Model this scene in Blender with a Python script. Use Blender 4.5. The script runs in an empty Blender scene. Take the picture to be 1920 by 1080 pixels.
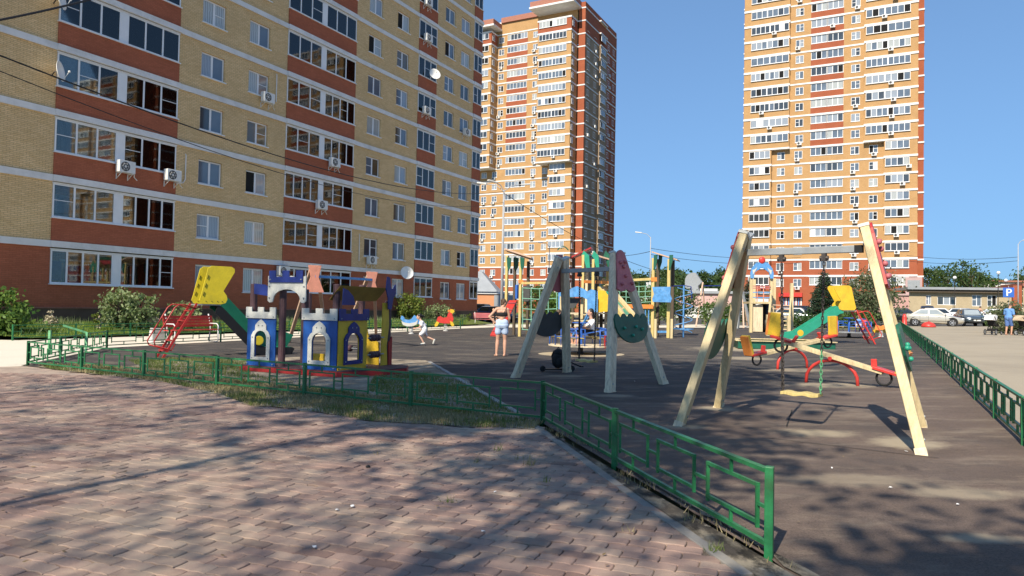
import bpy, bmesh, math, random
import numpy as np
from mathutils import Vector, Matrix, Euler
from mathutils.geometry import tessellate_polygon
S = bpy.context.scene
COL = S.collection
random.seed(7)
rnd = random.random
PI = math.pi

# ------------------------------------------------------------------ camera, light, exposure
FPX, HOR, ROLL, EYE = 1340.0, 575.0, 0.019, 1.47
PITCH = math.atan((HOR - 540) / FPX)
cam = bpy.data.cameras.new('camera')
cam.sensor_width = 36.0
cam.lens = 36.0 * FPX / 1920.0
cam.clip_start = 0.05
cam.clip_end = 6000
camo = bpy.data.objects.new('camera', cam)
COL.objects.link(camo)
camo.matrix_world = Matrix.Translation((0, 0, EYE)) @ Euler((PI / 2 + PITCH, 0, 0)).to_matrix().to_4x4() @ Matrix.Rotation(ROLL, 4, 'Z')
S.camera = camo
SUN_AZ, SUN_EL = math.radians(28.6), math.radians(43)      # sun stands behind the camera, to its left
sdir = Vector((-math.sin(SUN_AZ) * math.cos(SUN_EL), -math.cos(SUN_AZ) * math.cos(SUN_EL), math.sin(SUN_EL)))
W = bpy.data.worlds.new('World')
S.world = W
W.use_nodes = True
wn = W.node_tree
sky = wn.nodes.new('ShaderNodeTexSky')
sky.sky_type = 'NISHITA'
sky.sun_disc = False
sky.sun_elevation = SUN_EL
sky.sun_rotation = math.atan2(sdir.x, sdir.y)
sky.air_density = 1.0
sky.dust_density = 0.5
sky.ozone_density = 4.0
sky.altitude = 150
# the whole sky dome is held back alike, so that its bright horizon keeps its blue as in a phone picture
SKY_C = (1.25, 2.75, 5.4)
vadd = wn.nodes.new('ShaderNodeVectorMath'); vadd.operation = 'ADD'; vadd.inputs[1].default_value = SKY_C
vmul = wn.nodes.new('ShaderNodeVectorMath'); vmul.operation = 'MULTIPLY'; vmul.inputs[1].default_value = SKY_C
vdiv = wn.nodes.new('ShaderNodeVectorMath'); vdiv.operation = 'DIVIDE'
wn.links.new(sky.outputs[0], vadd.inputs[0]); wn.links.new(sky.outputs[0], vmul.inputs[0])
wn.links.new(vmul.outputs[0], vdiv.inputs[0]); wn.links.new(vadd.outputs[0], vdiv.inputs[1])
wn.links.new(vdiv.outputs[0], wn.nodes['Background'].inputs[0])
wn.nodes['Background'].inputs[1].default_value = 0.128
sl = bpy.data.lights.new('sun', 'SUN')
sl.energy = 3.0
sl.angle = math.radians(0.53)
sl.color = (1.0, 0.90, 0.74)
so = bpy.data.objects.new('sun', sl)
COL.objects.link(so)
so.rotation_euler = sdir.to_track_quat('Z', 'Y').to_euler()
S.view_settings.view_transform = 'Standard'
S.view_settings.look = 'None'
S.view_settings.gamma = 1.0
S.view_settings.use_curve_mapping = False
S.view_settings.exposure = 1.2

# ------------------------------------------------------------------ where things stand
def gz(x, y=0.0):                       # the ground rises gently to the right
    return 0.0152 * (0.5 * (x + math.sqrt(x * x + 4)) - 1)
def ray(px, py):
    u, v = px - 960.0, py - 540.0
    u2 = u * math.cos(ROLL) + v * math.sin(ROLL)
    w = u * math.sin(ROLL) - v * math.cos(ROLL)
    return Vector((u2, FPX * math.cos(PITCH) - w * math.sin(PITCH), FPX * math.sin(PITCH) + w * math.cos(PITCH)))
def G(px, py):                          # the ground point seen at a photo pixel
    r = ray(px, py)
    z = 0.0
    for i in range(25):
        t = (z - EYE) / r.z
        z = gz(r.x * t)
    return Vector((r.x * t, r.y * t, z))
def P(px, py, d):                       # the point at a pixel, d metres ahead
    r = ray(px, py)
    t = d / r.y
    return Vector((r.x * t, d, EYE + r.z * t))
def on(x, y):
    return Vector((x, y, gz(x)))
AZ = math.radians(27.5)                 # the direction the blocks and the playground share
E1 = Vector((math.sin(AZ), math.cos(AZ), 0))
E2 = Vector((math.cos(AZ), -math.sin(AZ), 0))

# ------------------------------------------------------------------ materials
MATS = {}
def nodes(name):
    m = bpy.data.materials.new(name)
    m.use_nodes = True
    t = m.node_tree
    return m, t, t.nodes['Principled BSDF']
def N(t, kind, **kw):
    n = t.nodes.new(kind)
    for k, v in kw.items():
        if k in n.inputs:
            n.inputs[k].default_value = v
        else:
            setattr(n, k, v)
    return n
def mix(t, a, b, fac, mode='MIX'):
    n = t.nodes.new('ShaderNodeMix')
    n.data_type = 'RGBA'
    n.blend_type = mode
    for sock, v in ((n.inputs[0], fac), (n.inputs[6], a), (n.inputs[7], b)):
        if hasattr(v, 'is_linked'):
            t.links.new(v, sock)
        elif isinstance(v, (int, float)):
            sock.default_value = v
        else:
            sock.default_value = (*v, 1)
    return n.outputs[2]
def ramp(t, src, pts):
    n = t.nodes.new('ShaderNodeValToRGB')
    e = n.color_ramp.elements
    while len(e) < len(pts):
        e.new(0.5)
    for el, (p, c) in zip(e, pts):
        el.position = p
        el.color = (c, c, c, 1) if isinstance(c, (int, float)) else (*c, 1)
    t.links.new(src, n.inputs[0])
    return n.outputs[0]
def coords(t, out='Object', scale=(1, 1, 1)):
    tc = t.nodes.new('ShaderNodeTexCoord')
    mp = t.nodes.new('ShaderNodeMapping')
    mp.inputs['Scale'].default_value = scale
    t.links.new(tc.outputs[out], mp.inputs[0])
    return mp.outputs[0]
def noise(t, vec, scale, detail=4.0, rough=0.6):
    n = N(t, 'ShaderNodeTexNoise', Scale=scale, Detail=detail, Roughness=rough)
    t.links.new(vec, n.inputs['Vector'])
    return n.outputs['Fac']
def bump(t, b, h, strength, dist=0.01):
    n = N(t, 'ShaderNodeBump', Strength=strength, Distance=dist)
    t.links.new(h, n.inputs['Height'])
    t.links.new(n.outputs[0], b.inputs['Normal'])
def mat(name, col, rough=0.6, var=0.18, scale=6.0, dirt=None, dirt_amt=0.35, bmp=0.0, metal=0.0, stretch=(1, 1, 1), spec=0.4, coat=0.0):
    if name in MATS:
        return MATS[name]
    m, t, b = nodes(name)
    v = coords(t, 'Object', stretch)
    n1 = noise(t, v, scale)
    dark = tuple(c * (1 - var) for c in col)
    lite = tuple(min(0.9, c * (1 + var)) for c in col)
    c = mix(t, dark, lite, ramp(t, n1, [(0.3, 0.0), (0.7, 1.0)]))
    if dirt:
        n2 = noise(t, v, scale * 0.45, 6.0, 0.7)
        c = mix(t, c, dirt, ramp(t, n2, [(0.5, 0.0), (0.72, dirt_amt)]))
    if name.startswith(('paint_', 'wood_', 'post_', 'fence_')):          # wear: grime, fine grain, chips
        fine = noise(t, v, scale * 9, 4.0, 0.8)
        c = mix(t, c, mix(t, (0.70, 0.70, 0.70), (1.22, 1.22, 1.22), fine), 1.0, 'MULTIPLY')
        c = mix(t, c, tuple(x * 0.45 for x in col), ramp(t, noise(t, coords(t, 'Object', (1, 1, .45)), 3.1, 9.0, 0.75), [(0.52, 0.0), (0.74, 0.55)]))
        c = mix(t, c, tuple(0.5 * x + 0.17 for x in col), ramp(t, noise(t, coords(t, 'Object', (1, 1, 1)), 13.0, 8.0, 0.8), [(0.66, 0.0), (0.70, 0.6)]))
    t.links.new(c, b.inputs['Base Color'])
    b.inputs['Roughness'].default_value = rough
    b.inputs['Metallic'].default_value = metal
    b.inputs['Specular IOR Level'].default_value = spec
    b.inputs['Coat Weight'].default_value = coat
    if bmp:
        bump(t, b, noise(t, v, scale * 5, 5.0, 0.7), bmp)
    MATS[name] = m
    return m
def brick_mat(name, c1, c2, mortar, bw=0.26, rh=0.077, bmp=0.5, stain=None):
    m, t, b = nodes(name)
    tc = t.nodes.new('ShaderNodeTexCoord')
    sp = t.nodes.new('ShaderNodeSeparateXYZ')
    t.links.new(tc.outputs['Object'], sp.inputs[0])
    ad = N(t, 'ShaderNodeMath', operation='ADD')
    t.links.new(sp.outputs[0], ad.inputs[0]); t.links.new(sp.outputs[1], ad.inputs[1])
    cb = t.nodes.new('ShaderNodeCombineXYZ')
    t.links.new(ad.outputs[0], cb.inputs[0]); t.links.new(sp.outputs[2], cb.inputs[1])
    br = N(t, 'ShaderNodeTexBrick', Scale=1.0)
    br.inputs['Brick Width'].default_value = bw
    br.inputs['Row Height'].default_value = rh
    br.inputs['Mortar Size'].default_value = 0.007
    br.inputs['Mortar Smooth'].default_value = 0.2
    br.inputs['Bias'].default_value = 0.0
    br.inputs['Color1'].default_value = (*c1, 1)
    br.inputs['Color2'].default_value = (*c2, 1)
    br.inputs['Mortar'].default_value = (*mortar, 1)
    t.links.new(cb.outputs[0], br.inputs['Vector'])
    n = noise(t, cb.outputs[0], 0.45, 5.0, 0.65)
    c = mix(t, br.outputs['Color'], tuple(x * 0.72 for x in c1), ramp(t, n, [(0.4, 0.0), (0.75, 0.55)]))
    n2 = noise(t, cb.outputs[0], 9.0, 3.0, 0.7)
    c = mix(t, c, tuple(min(1, x * 1.25) for x in c2), ramp(t, n2, [(0.5, 0.0), (0.8, 0.4)]))
    t.links.new(c, b.inputs['Base Color'])
    b.inputs['Roughness'].default_value = 0.85
    b.inputs['Specular IOR Level'].default_value = 0.25
    if bmp:
        iv = N(t, 'ShaderNodeMath', operation='SUBTRACT'); iv.inputs[0].default_value = 1.0
        t.links.new(br.outputs['Fac'], iv.inputs[1])
        bump(t, b, iv.outputs[0], bmp, 0.012)
    MATS[name] = m
    return m
def leaf_mat(name, c1, c2, trans=0.35):
    m, t, b = nodes(name)
    g = t.nodes.new('ShaderNodeNewGeometry')
    c = ramp(t, g.outputs['Random Per Island'], [(0.0, c1), (1.0, c2)])
    t.links.new(c, b.inputs['Base Color'])
    b.inputs['Roughness'].default_value = 0.55
    b.inputs['Specular IOR Level'].default_value = 0.3
    tr = t.nodes.new('ShaderNodeBsdfTranslucent')
    t.links.new(mix(t, c, (0.35, 0.45, 0.05), 0.3), tr.inputs[0])
    mx = t.nodes.new('ShaderNodeMixShader')
    mx.inputs[0].default_value = trans
    t.links.new(b.outputs[0], mx.inputs[1]); t.links.new(tr.outputs[0], mx.inputs[2])
    t.links.new(mx.outputs[0], t.nodes['Material Output'].inputs[0])
    MATS[name] = m
    return m
def glass_mat(name, col, rough=0.03, spec=0.8, fold=None):
    m, t, b = nodes(name)
    v = coords(t, 'Object')
    if fold:
        w = N(t, 'ShaderNodeTexWave', Scale=fold[0], Distortion=fold[2])
        w.bands_direction = fold[1]
        t.links.new(v, w.inputs['Vector'])
        c = mix(t, tuple(x * 0.6 for x in col), col, w.outputs['Fac'])
    else:
        c = mix(t, tuple(x * 0.5 for x in col), tuple(x * 1.5 for x in col), noise(t, v, 0.7, 2.0))
    t.links.new(c, b.inputs['Base Color'])
    b.inputs['Roughness'].default_value = 0.5
    b.inputs['Specular IOR Level'].default_value = 0.0
    b.inputs['Coat Weight'].default_value = 1.0
    b.inputs['Coat Roughness'].default_value = rough
    b.inputs['Coat IOR'].default_value = 1.8
    MATS[name] = m
    return m
def clear_glass(name, tint, refl=0.5):
    m, t, b = nodes(name)
    tr = t.nodes.new('ShaderNodeBsdfTransparent'); tr.inputs[0].default_value = (*tint, 1)
    gl = t.nodes.new('ShaderNodeBsdfGlossy'); gl.inputs['Roughness'].default_value = 0.02
    fr = N(t, 'ShaderNodeFresnel', IOR=1.75)
    mx = t.nodes.new('ShaderNodeMixShader')
    t.links.new(fr.outputs[0], mx.inputs[0]); t.links.new(tr.outputs[0], mx.inputs[1]); t.links.new(gl.outputs[0], mx.inputs[2])
    t.links.new(mx.outputs[0], t.nodes['Material Output'].inputs[0])
    MATS[name] = m
    return m
M = MATS
brick_mat('yellow_brick', (0.68, 0.465, 0.23), (0.80, 0.575, 0.31), (0.30, 0.21, 0.10))
brick_mat('red_brick', (0.37, 0.112, 0.058), (0.45, 0.138, 0.072), (0.26, 0.09, 0.05), bmp=0.3)
brick_mat('tower_yellow_brick', (0.45, 0.265, 0.115), (0.51, 0.31, 0.14), (0.40, 0.25, 0.125), bmp=0)
brick_mat('tower_red_brick', (0.33, 0.09, 0.042), (0.37, 0.105, 0.05), (0.30, 0.11, 0.06), bmp=0)
brick_mat('tower_yellow_brick_shaded', (0.33, 0.235, 0.15), (0.38, 0.275, 0.18), (0.30, 0.22, 0.15), bmp=0)  # yellow brick in a darker tone, with the side face's shade painted in
brick_mat('beige_brick', (0.42, 0.34, 0.22), (0.48, 0.39, 0.26), (0.36, 0.30, 0.20), bmp=0)
mat('ledge_white', (0.72, 0.71, 0.70), 0.7, 0.08, 1.5, (0.42, 0.40, 0.37), 0.5, 0.1)
mat('frame_white', (0.78, 0.79, 0.80), 0.35, 0.04, 2)
mat('plinth', (0.115, 0.075, 0.055), 0.8, 0.2, 1.2, (0.16, 0.12, 0.09), 0.4, 0.2)
mat('plinth_ledge', (0.30, 0.13, 0.09), 0.6)
mat('interior', (0.36, 0.28, 0.16), 0.9, 0.2, 1.5)
mat('interior_dark', (0.10, 0.085, 0.07), 0.9, 0.3, 1.5)
clear_glass('balcony_glass', (0.72, 0.76, 0.76))
glass_mat('glass_dark', (0.05, 0.058, 0.066))
glass_mat('glass_blue', (0.12, 0.15, 0.19))
glass_mat('glass_curtain', (0.36, 0.40, 0.45), fold=(3.2, 'X', 2.5))
glass_mat('glass_pale', (0.50, 0.52, 0.50), fold=(2.2, 'X', 3.0))
glass_mat('glass_warm', (0.12, 0.085, 0.045))
glass_mat('glass_blind', (0.42, 0.44, 0.44), fold=(6.5, 'Z', 0.0))
mat('open_dark', (0.008, 0.008, 0.009), 0.9)
mat('curtain', (0.40, 0.42, 0.40), 0.9, 0.25, 3, stretch=(6, 6, 0.3))
mat('curtain_beige', (0.46, 0.44, 0.36), 0.9, 0.25, 3, stretch=(6, 6, 0.3))
mat('cloth_blue', (0.06, 0.08, 0.30), 0.9, 0.3, 8)
mat('cloth_white', (0.70, 0.70, 0.72), 0.9, 0.12, 8)
mat('ac_white', (0.72, 0.72, 0.70), 0.45, 0.06, 4)
mat('ac_dark', (0.06, 0.06, 0.065), 0.6)
mat('dish_white', (0.78, 0.77, 0.74), 0.45, 0.05, 4)
mat('fence_green', (0.022, 0.17, 0.062), 0.42, 0.25, 9, (0.05, 0.11, 0.045), 0.5, 0.15)
mat('fence_pale', (0.16, 0.42, 0.20), 0.5, 0.25, 9)
mat('wood_cream', (0.66, 0.53, 0.30), 0.6, 0.16, 5, (0.34, 0.25, 0.13), 0.55, 0.25, stretch=(5, 5, 0.6))
mat('wood_grey', (0.74, 0.62, 0.43), 0.7, 0.18, 5, (0.24, 0.21, 0.17), 0.55, 0.3, stretch=(5, 5, 0.6))
mat('wood_yellow', (0.62, 0.49, 0.19), 0.6, 0.14, 5, (0.38, 0.27, 0.11), 0.4, 0.2, stretch=(5, 5, 0.6))
mat('wood_pink', (0.62, 0.42, 0.30), 0.6, 0.14, 5, (0.4, 0.28, 0.2), 0.4, 0.2, stretch=(5, 5, 0.6))
mat('post_purple', (0.10, 0.052, 0.058), 0.65, 0.25, 5, (0.17, 0.11, 0.10), 0.5, 0.3, stretch=(5, 5, 0.6))
mat('post_dark', (0.10, 0.075, 0.05), 0.7, 0.25, 5, stretch=(5, 5, 0.6))
mat('paint_blue', (0.014, 0.085, 0.33), 0.45, 0.22, 4, (0.05, 0.12, 0.32), 0.5, 0.1)
mat('paint_navy', (0.016, 0.032, 0.19), 0.42, 0.15, 4)
mat('paint_white', (0.60, 0.60, 0.55), 0.45, 0.08, 4, (0.40, 0.39, 0.34), 0.4)
mat('paint_yellow', (0.72, 0.47, 0.035), 0.42, 0.10, 4, (0.45, 0.30, 0.06), 0.4)
mat('paint_hood_yellow', (0.74, 0.58, 0.03), 0.4, 0.08, 5, (0.42, 0.34, 0.05), 0.35)
mat('paint_ochre', (0.34, 0.22, 0.04), 0.5, 0.15, 4)
mat('paint_red', (0.42, 0.032, 0.03), 0.42, 0.18, 6, (0.22, 0.07, 0.06), 0.5)
mat('paint_red_bright', (0.62, 0.05, 0.04), 0.4, 0.15, 6, (0.40, 0.12, 0.08), 0.35)
mat('paint_orange', (0.80, 0.27, 0.06), 0.42, 0.12, 6)
mat('paint_salmon', (0.80, 0.33, 0.22), 0.5, 0.10, 6)
mat('paint_pink', (0.47, 0.14, 0.16), 0.5, 0.12, 6)
mat('paint_light_blue', (0.10, 0.30, 0.62), 0.45, 0.25, 6, (0.35, 0.48, 0.62), 0.5)
mat('paint_rail_blue', (0.04, 0.14, 0.52), 0.4, 0.15, 6)
mat('plastic_green', (0.012, 0.15, 0.085), 0.35, 0.12, 4)
mat('plastic_teal', (0.03, 0.30, 0.19), 0.35, 0.12, 4)
mat('panel_green', (0.012, 0.105, 0.066), 0.5, 0.2, 5)
mat('panel_slate', (0.065, 0.07, 0.07), 0.6, 0.15, 5)
mat('plastic_black', (0.012, 0.012, 0.013), 0.5)
mat('steel_grey', (0.33, 0.35, 0.36), 0.45, 0.12, 6, metal=0.3)
mat('steel_white', (0.66, 0.66, 0.64), 0.45, 0.1, 6)
mat('steel_dark', (0.07, 0.06, 0.055), 0.5, 0.3, 20, metal=0.4)
mat('chain_green', (0.10, 0.32, 0.16), 0.5, 0.3, 20)
mat('rubber_black', (0.016, 0.016, 0.017), 0.8)
mat('rope_green', (0.22, 0.46, 0.34), 0.8)
mat('kerb_grey', (0.25, 0.235, 0.215), 0.85, 0.2, 5, (0.36, 0.31, 0.24), 0.7, 0.4)
mat('concrete', (0.36, 0.35, 0.33), 0.85, 0.15, 3, (0.22, 0.21, 0.19), 0.5, 0.3)
mat('pole_grey', (0.36, 0.37, 0.39), 0.5, 0.1, 2)
mat('cable', (0.012, 0.012, 0.013), 0.6)
mat('bark', (0.085, 0.06, 0.042), 0.9, 0.35, 8, bmp=0.6, stretch=(1, 1, 0.25))
leaf_mat('leaf_bush', (0.045, 0.115, 0.020), (0.19, 0.30, 0.07))
leaf_mat('leaf_hydrangea', (0.07, 0.13, 0.035), (0.36, 0.42, 0.22))
leaf_mat('leaf_maple', (0.06, 0.13, 0.02), (0.24, 0.26, 0.05))
leaf_mat('leaf_dark', (0.018, 0.05, 0.014), (0.07, 0.13, 0.035))
leaf_mat('leaf_mid', (0.03, 0.075, 0.018), (0.12, 0.19, 0.05))
leaf_mat('leaf_far', (0.030, 0.065, 0.022), (0.085, 0.135, 0.045))
leaf_mat('leaf_spruce', (0.014, 0.034, 0.020), (0.055, 0.09, 0.05), 0.1)
leaf_mat('leaf_rowan', (0.04, 0.085, 0.03), (0.22, 0.22, 0.14))
leaf_mat('grass_dry', (0.20, 0.17, 0.08), (0.46, 0.38, 0.22), 0.2)
leaf_mat('grass_green', (0.07, 0.12, 0.025), (0.22, 0.25, 0.08), 0.25)
leaf_mat('grass_lawn', (0.09, 0.19, 0.02), (0.27, 0.36, 0.07), 0.35)
leaf_mat('flower_pale', (0.55, 0.45, 0.33), (0.75, 0.70, 0.55), 0.3)

# ------------------------------------------------------------------ mesh building
class MB:
    def __init__(s):
        s.v, s.f, s.mi = [], [], []
    def add(s, vs, fs, mi=0):
        o = len(s.v)
        s.v.extend([tuple(p) for p in vs])
        for f in fs:
            s.f.append(tuple(i + o for i in f)); s.mi.append(mi)
        return s
    def box(s, x0, x1, y0, y1, z0, z1, mi=0):
        vs = [(x, y, z) for z in (z0, z1) for y in (y0, y1) for x in (x0, x1)]
        return s.add(vs, [(0, 2, 3, 1), (4, 5, 7, 6), (0, 1, 5, 4), (2, 6, 7, 3), (0, 4, 6, 2), (1, 3, 7, 5)], mi)
    def quad(s, a, b, c, d, mi=0):
        return s.add([a, b, c, d], [(0, 1, 2, 3)], mi)
    def bar(s, p0, p1, w, h=None, mi=0, up=(0, 0, 1)):
        h = h or w
        p0, p1 = Vector(p0), Vector(p1)
        d = (p1 - p0).normalized()
        up = Vector(up)
        if abs(d.dot(up)) > 0.98:
            up = Vector((0, 1, 0))
        a = d.cross(up).normalized() * (w / 2)
        b = a.cross(d).normalized() * (h / 2)
        vs = [p + sa * a + sb * b for p in (p0, p1) for sa, sb in ((-1, -1), (1, -1), (1, 1), (-1, 1))]
        return s.add(vs, [(0, 3, 2, 1), (4, 5, 6, 7), (0, 1, 5, 4), (1, 2, 6, 5), (2, 3, 7, 6), (3, 0, 4, 7)], mi)
    def tube(s, path, r, n=8, mi=0, cap=True, closed=False):
        path = [Vector(p) for p in path]
        k = len(path)
        rs = r if isinstance(r, (list, tuple)) else [r] * k
        vs, fs = [], []
        prev = None
        for i, p in enumerate(path):
            a = path[i - 1] if (i > 0 or closed) else p
            b = path[(i + 1) % k] if (i < k - 1 or closed) else p
            d = (b - a).normalized()
            if prev is None:
                ref = Vector((0, 0, 1)) if abs(d.z) < 0.9 else Vector((1, 0, 0))
                u = d.cross(ref).normalized()
            else:
                u = (prev - d * prev.dot(d)).normalized()
            w = d.cross(u)
            prev = u
            for j in range(n):
                t = 2 * PI * j / n
                vs.append(p + (u * math.cos(t) + w * math.sin(t)) * rs[i])
        for i in range(k if closed else k - 1):
            for j in range(n):
                a = i * n + j; b = i * n + (j + 1) % n
                c = ((i + 1) % k) * n
                fs.append((a, b, c + (j + 1) % n, c + j))
        if cap and not closed:
            fs.append(tuple(reversed(range(n)))); fs.append(tuple(range((k - 1) * n, k * n)))
        return s.add(vs, fs, mi)
    def cap(s, p0, p1, r0, r1, n=12, mi=0):      # capsule that tapers
        p0, p1 = Vector(p0), Vector(p1)
        d = (p1 - p0).normalized() if (p1 - p0).length > 1e-6 else Vector((0, 0, 1))
        path, rs = [], []
        for t in (-0.98, -0.75, -0.4):
            path.append(p0 + d * t * r0); rs.append(r0 * math.sqrt(1 - t * t))
        path += [p0, p1]; rs += [r0, r1]
        for t in (0.4, 0.75, 0.98):
            path.append(p1 + d * t * r1); rs.append(r1 * math.sqrt(1 - t * t))
        return s.tube(path, rs, n, mi)
    def ball(s, c, rx, ry=None, rz=None, mi=0, n=12, rot=None):
        ry = ry or rx; rz = rz or rx
        vs, fs = [], []
        for i in range(1, 8):
            ph = PI * i / 8
            for j in range(n):
                th = 2 * PI * j / n
                vs.append(Vector((math.sin(ph) * math.cos(th) * rx, math.sin(ph) * math.sin(th) * ry, math.cos(ph) * rz)))
        vs += [Vector((0, 0, rz)), Vector((0, 0, -rz))]
        if rot is not None:
            vs = [rot @ v for v in vs]
        vs = [v + Vector(c) for v in vs]
        for i in range(6):
            for j in range(n):
                fs.append((i * n + j, (i + 1) * n + j, (i + 1) * n + (j + 1) % n, i * n + (j + 1) % n))
        for j in range(n):
            fs.append((7 * n, j, (j + 1) % n)); fs.append((7 * n + 1, 6 * n + (j + 1) % n, 6 * n + j))
        return s.add(vs, fs, mi)
    def prism(s, poly, depth, Mx=None, holes=(), mi=0):   # outline in local XZ, thickness along Y
        Mx = Mx or Matrix.Identity(4)
        loops = [list(poly)] + [list(h) for h in holes]
        flat = [p for l in loops for p in l]
        tris = tessellate_polygon([[Vector((x, z, 0)) for x, z in l] for l in loops])
        n = len(flat)
        vs = [Mx @ Vector((x, 0, z)) for x, z in flat] + [Mx @ Vector((x, depth, z)) for x, z in flat]
        fs = [tuple(t) for t in tris] + [tuple(i + n for i in reversed(t)) for t in tris]
        o = 0
        for l in loops:
            k = len(l)
            for i in range(k):
                a, b = o + i, o + (i + 1) % k
                fs.append((a, a + n, b + n, b))
            o += k
        return s.add(vs, fs, mi)
    def lathe(s, prof, Mx=None, n=20, mi=0):      # profile (r, z) turned about local Z
        Mx = Mx or Matrix.Identity(4)
        vs, fs = [], []
        for r, z in prof:
            for j in range(n):
                t = 2 * PI * j / n
                vs.append(Mx @ Vector((r * math.cos(t), r * math.sin(t), z)))
        for i in range(len(prof) - 1):
            for j in range(n):
                fs.append((i * n + j, i * n + (j + 1) % n, (i + 1) * n + (j + 1) % n, (i + 1) * n + j))
        fs.append(tuple(reversed(range(n)))); fs.append(tuple(range((len(prof) - 1) * n, len(prof) * n)))
        return s.add(vs, fs, mi)
    def mesh(s, name, mats, smooth=False):
        me = bpy.data.meshes.new(name)
        me.from_pydata(s.v, [], s.f)
        for m in (mats if isinstance(mats, (list, tuple)) else [mats]):
            me.materials.append(MATS[m] if isinstance(m, str) else m)
        if len(set(s.mi)) > 1:
            me.polygons.foreach_set('material_index', s.mi)
        bm = bmesh.new(); bm.from_mesh(me)
        bmesh.ops.recalc_face_normals(bm, faces=bm.faces)
        bm.to_mesh(me); bm.free()
        if smooth:
            me.polygons.foreach_set('use_smooth', [True] * len(me.polygons))
        me.update()
        return me
    def build(s, name, mats, parent=None, smooth=False, bevel=0.0, loc=None):
        o = bpy.data.objects.new(name, s.mesh(name, mats, smooth))
        COL.objects.link(o)
        if parent is not None:
            o.parent = parent
        if loc is not None:
            o.location = loc
        if bevel:
            b = o.modifiers.new('Bevel', 'BEVEL'); b.width = bevel; b.segments = 2; b.limit_method = 'ANGLE'
        return o
def tag(o, label=None, cat=None, group=None, kind=None):
    if label: o['label'] = label
    if cat: o['category'] = cat
    if group: o['group'] = group
    if kind: o['kind'] = kind
    return o
def thing(name, label, cat, loc=(0, 0, 0), rz=0.0, group=None):
    o = bpy.data.objects.new(name, None)
    COL.objects.link(o)
    o.location = loc
    o.rotation_euler = (0, 0, rz)
    return tag(o, label, cat, group)
def inst(o, parent=None, loc=None, rot=None):       # one more object on the same mesh
    c = o.copy()
    COL.objects.link(c)
    if parent is not None: c.parent = parent
    if loc is not None: c.location = loc
    if rot is not None: c.rotation_euler = rot
    return c
KIDS = None
def dup(root, loc, rz, label=None, group=None, scale=None):
    r = inst(root)
    r.location = loc
    r.rotation_euler = (0, 0, rz)
    if scale: r.scale = (scale,) * 3
    if label: r['label'] = label
    if group: r['group'] = group
    for ch in list(root.children):
        c = inst(ch, r)
        for g in list(ch.children):
            inst(g, c)
    return r
def quads_mesh(name, V4, mats, mi=None):             # V4: (n,4,3) array of loose quads
    n = len(V4)
    me = bpy.data.meshes.new(name)
    me.vertices.add(4 * n); me.loops.add(4 * n); me.polygons.add(n)
    me.vertices.foreach_set('co', np.ascontiguousarray(V4, dtype=np.float32).ravel())
    me.loops.foreach_set('vertex_index', np.arange(4 * n, dtype=np.int32))
    me.polygons.foreach_set('loop_start', np.arange(0, 4 * n, 4, dtype=np.int32))
    for m in (mats if isinstance(mats, (list, tuple)) else [mats]):
        me.materials.append(MATS[m])
    if mi is not None:
        me.polygons.foreach_set('material_index', np.asarray(mi, dtype=np.int32))
    me.update(calc_edges=True)
    me.validate()
    return me
def link_mesh(name, me, parent=None):
    o = bpy.data.objects.new(name, me)
    COL.objects.link(o)
    if parent is not None: o.parent = parent
    return o
def sheet(name, poly, off, material, kind='structure', cuts=None):   # flat ground piece that follows gz()
    bm = bmesh.new()
    f = bm.faces.new([bm.verts.new((x, y, 0)) for x, y in poly])
    f.normal_update()
    bmesh.ops.triangulate(bm, faces=[f])
    for x in (cuts if cuts is not None else [i * 0.8 for i in range(-10, 14)] + [14, 18, 25, 40, 70, 120]):
        bmesh.ops.bisect_plane(bm, geom=bm.verts[:] + bm.edges[:] + bm.faces[:], plane_co=(x, 0, 0), plane_no=(1, 0, 0))
    for v in bm.verts:
        v.co.z = gz(v.co.x) + off
    bmesh.ops.recalc_face_normals(bm, faces=bm.faces)
    me = bpy.data.meshes.new(name)
    bm.to_mesh(me); bm.free()
    if me.polygons and me.polygons[0].normal.z < 0:
        me.flip_normals()
    me.materials.append(MATS[material] if isinstance(material, str) else material)
    o = link_mesh(name, me)
    return tag(o, kind=kind)

# ------------------------------------------------------------------ ground
def ground_mat(name, base, patches, grain=60.0, bmp=0.35, rough=0.9):
    """patches: (colour, noise scale, lo, hi, amount, stretch)"""
    m, t, b = nodes(name)
    v = coords(t, 'Object')
    c = mix(t, tuple(x * 0.8 for x in base), tuple(x * 1.2 for x in base), noise(t, v, grain, 3.0, 0.8))
    for i, (col, sc, lo, hi, amt, st) in enumerate(patches):
        vv = coords(t, 'Object', st)
        c = mix(t, c, col, ramp(t, noise(t, vv, sc, 7.0, 0.68), [(lo, 0.0), (hi, amt)]))
    t.links.new(c, b.inputs['Base Color'])
    b.inputs['Roughness'].default_value = rough
    b.inputs['Specular IOR Level'].default_value = 0.2
    bump(t, b, noise(t, v, grain * 1.4, 4.0, 0.8), bmp, 0.01)
    MATS[name] = m
    return m
def rot_st(deg, a, b):
    return (a, b, 1)
ground_mat('earth', (0.20, 0.17, 0.12), [((0.10, 0.15, 0.035), 0.12, 0.45, 0.6, 0.8, (1, 1, 1)), ((0.30, 0.26, 0.2), 0.3, 0.55, 0.7, 0.5, (1, 1, 1))], 3, 0.2)
ground_mat('asphalt_tan', (0.36, 0.31, 0.235), [((0.22, 0.19, 0.15), 0.25, 0.45, 0.7, 0.5, (1, 1, 1)), ((0.40, 0.35, 0.27), 0.8, 0.5, 0.75, 0.5, (1, 1, 1))], 25, 0.3)
ground_mat('asphalt', (0.075, 0.073, 0.07), [((0.13, 0.12, 0.11), 0.4, 0.45, 0.7, 0.6, (1, 1, 1))], 25, 0.3)
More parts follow.
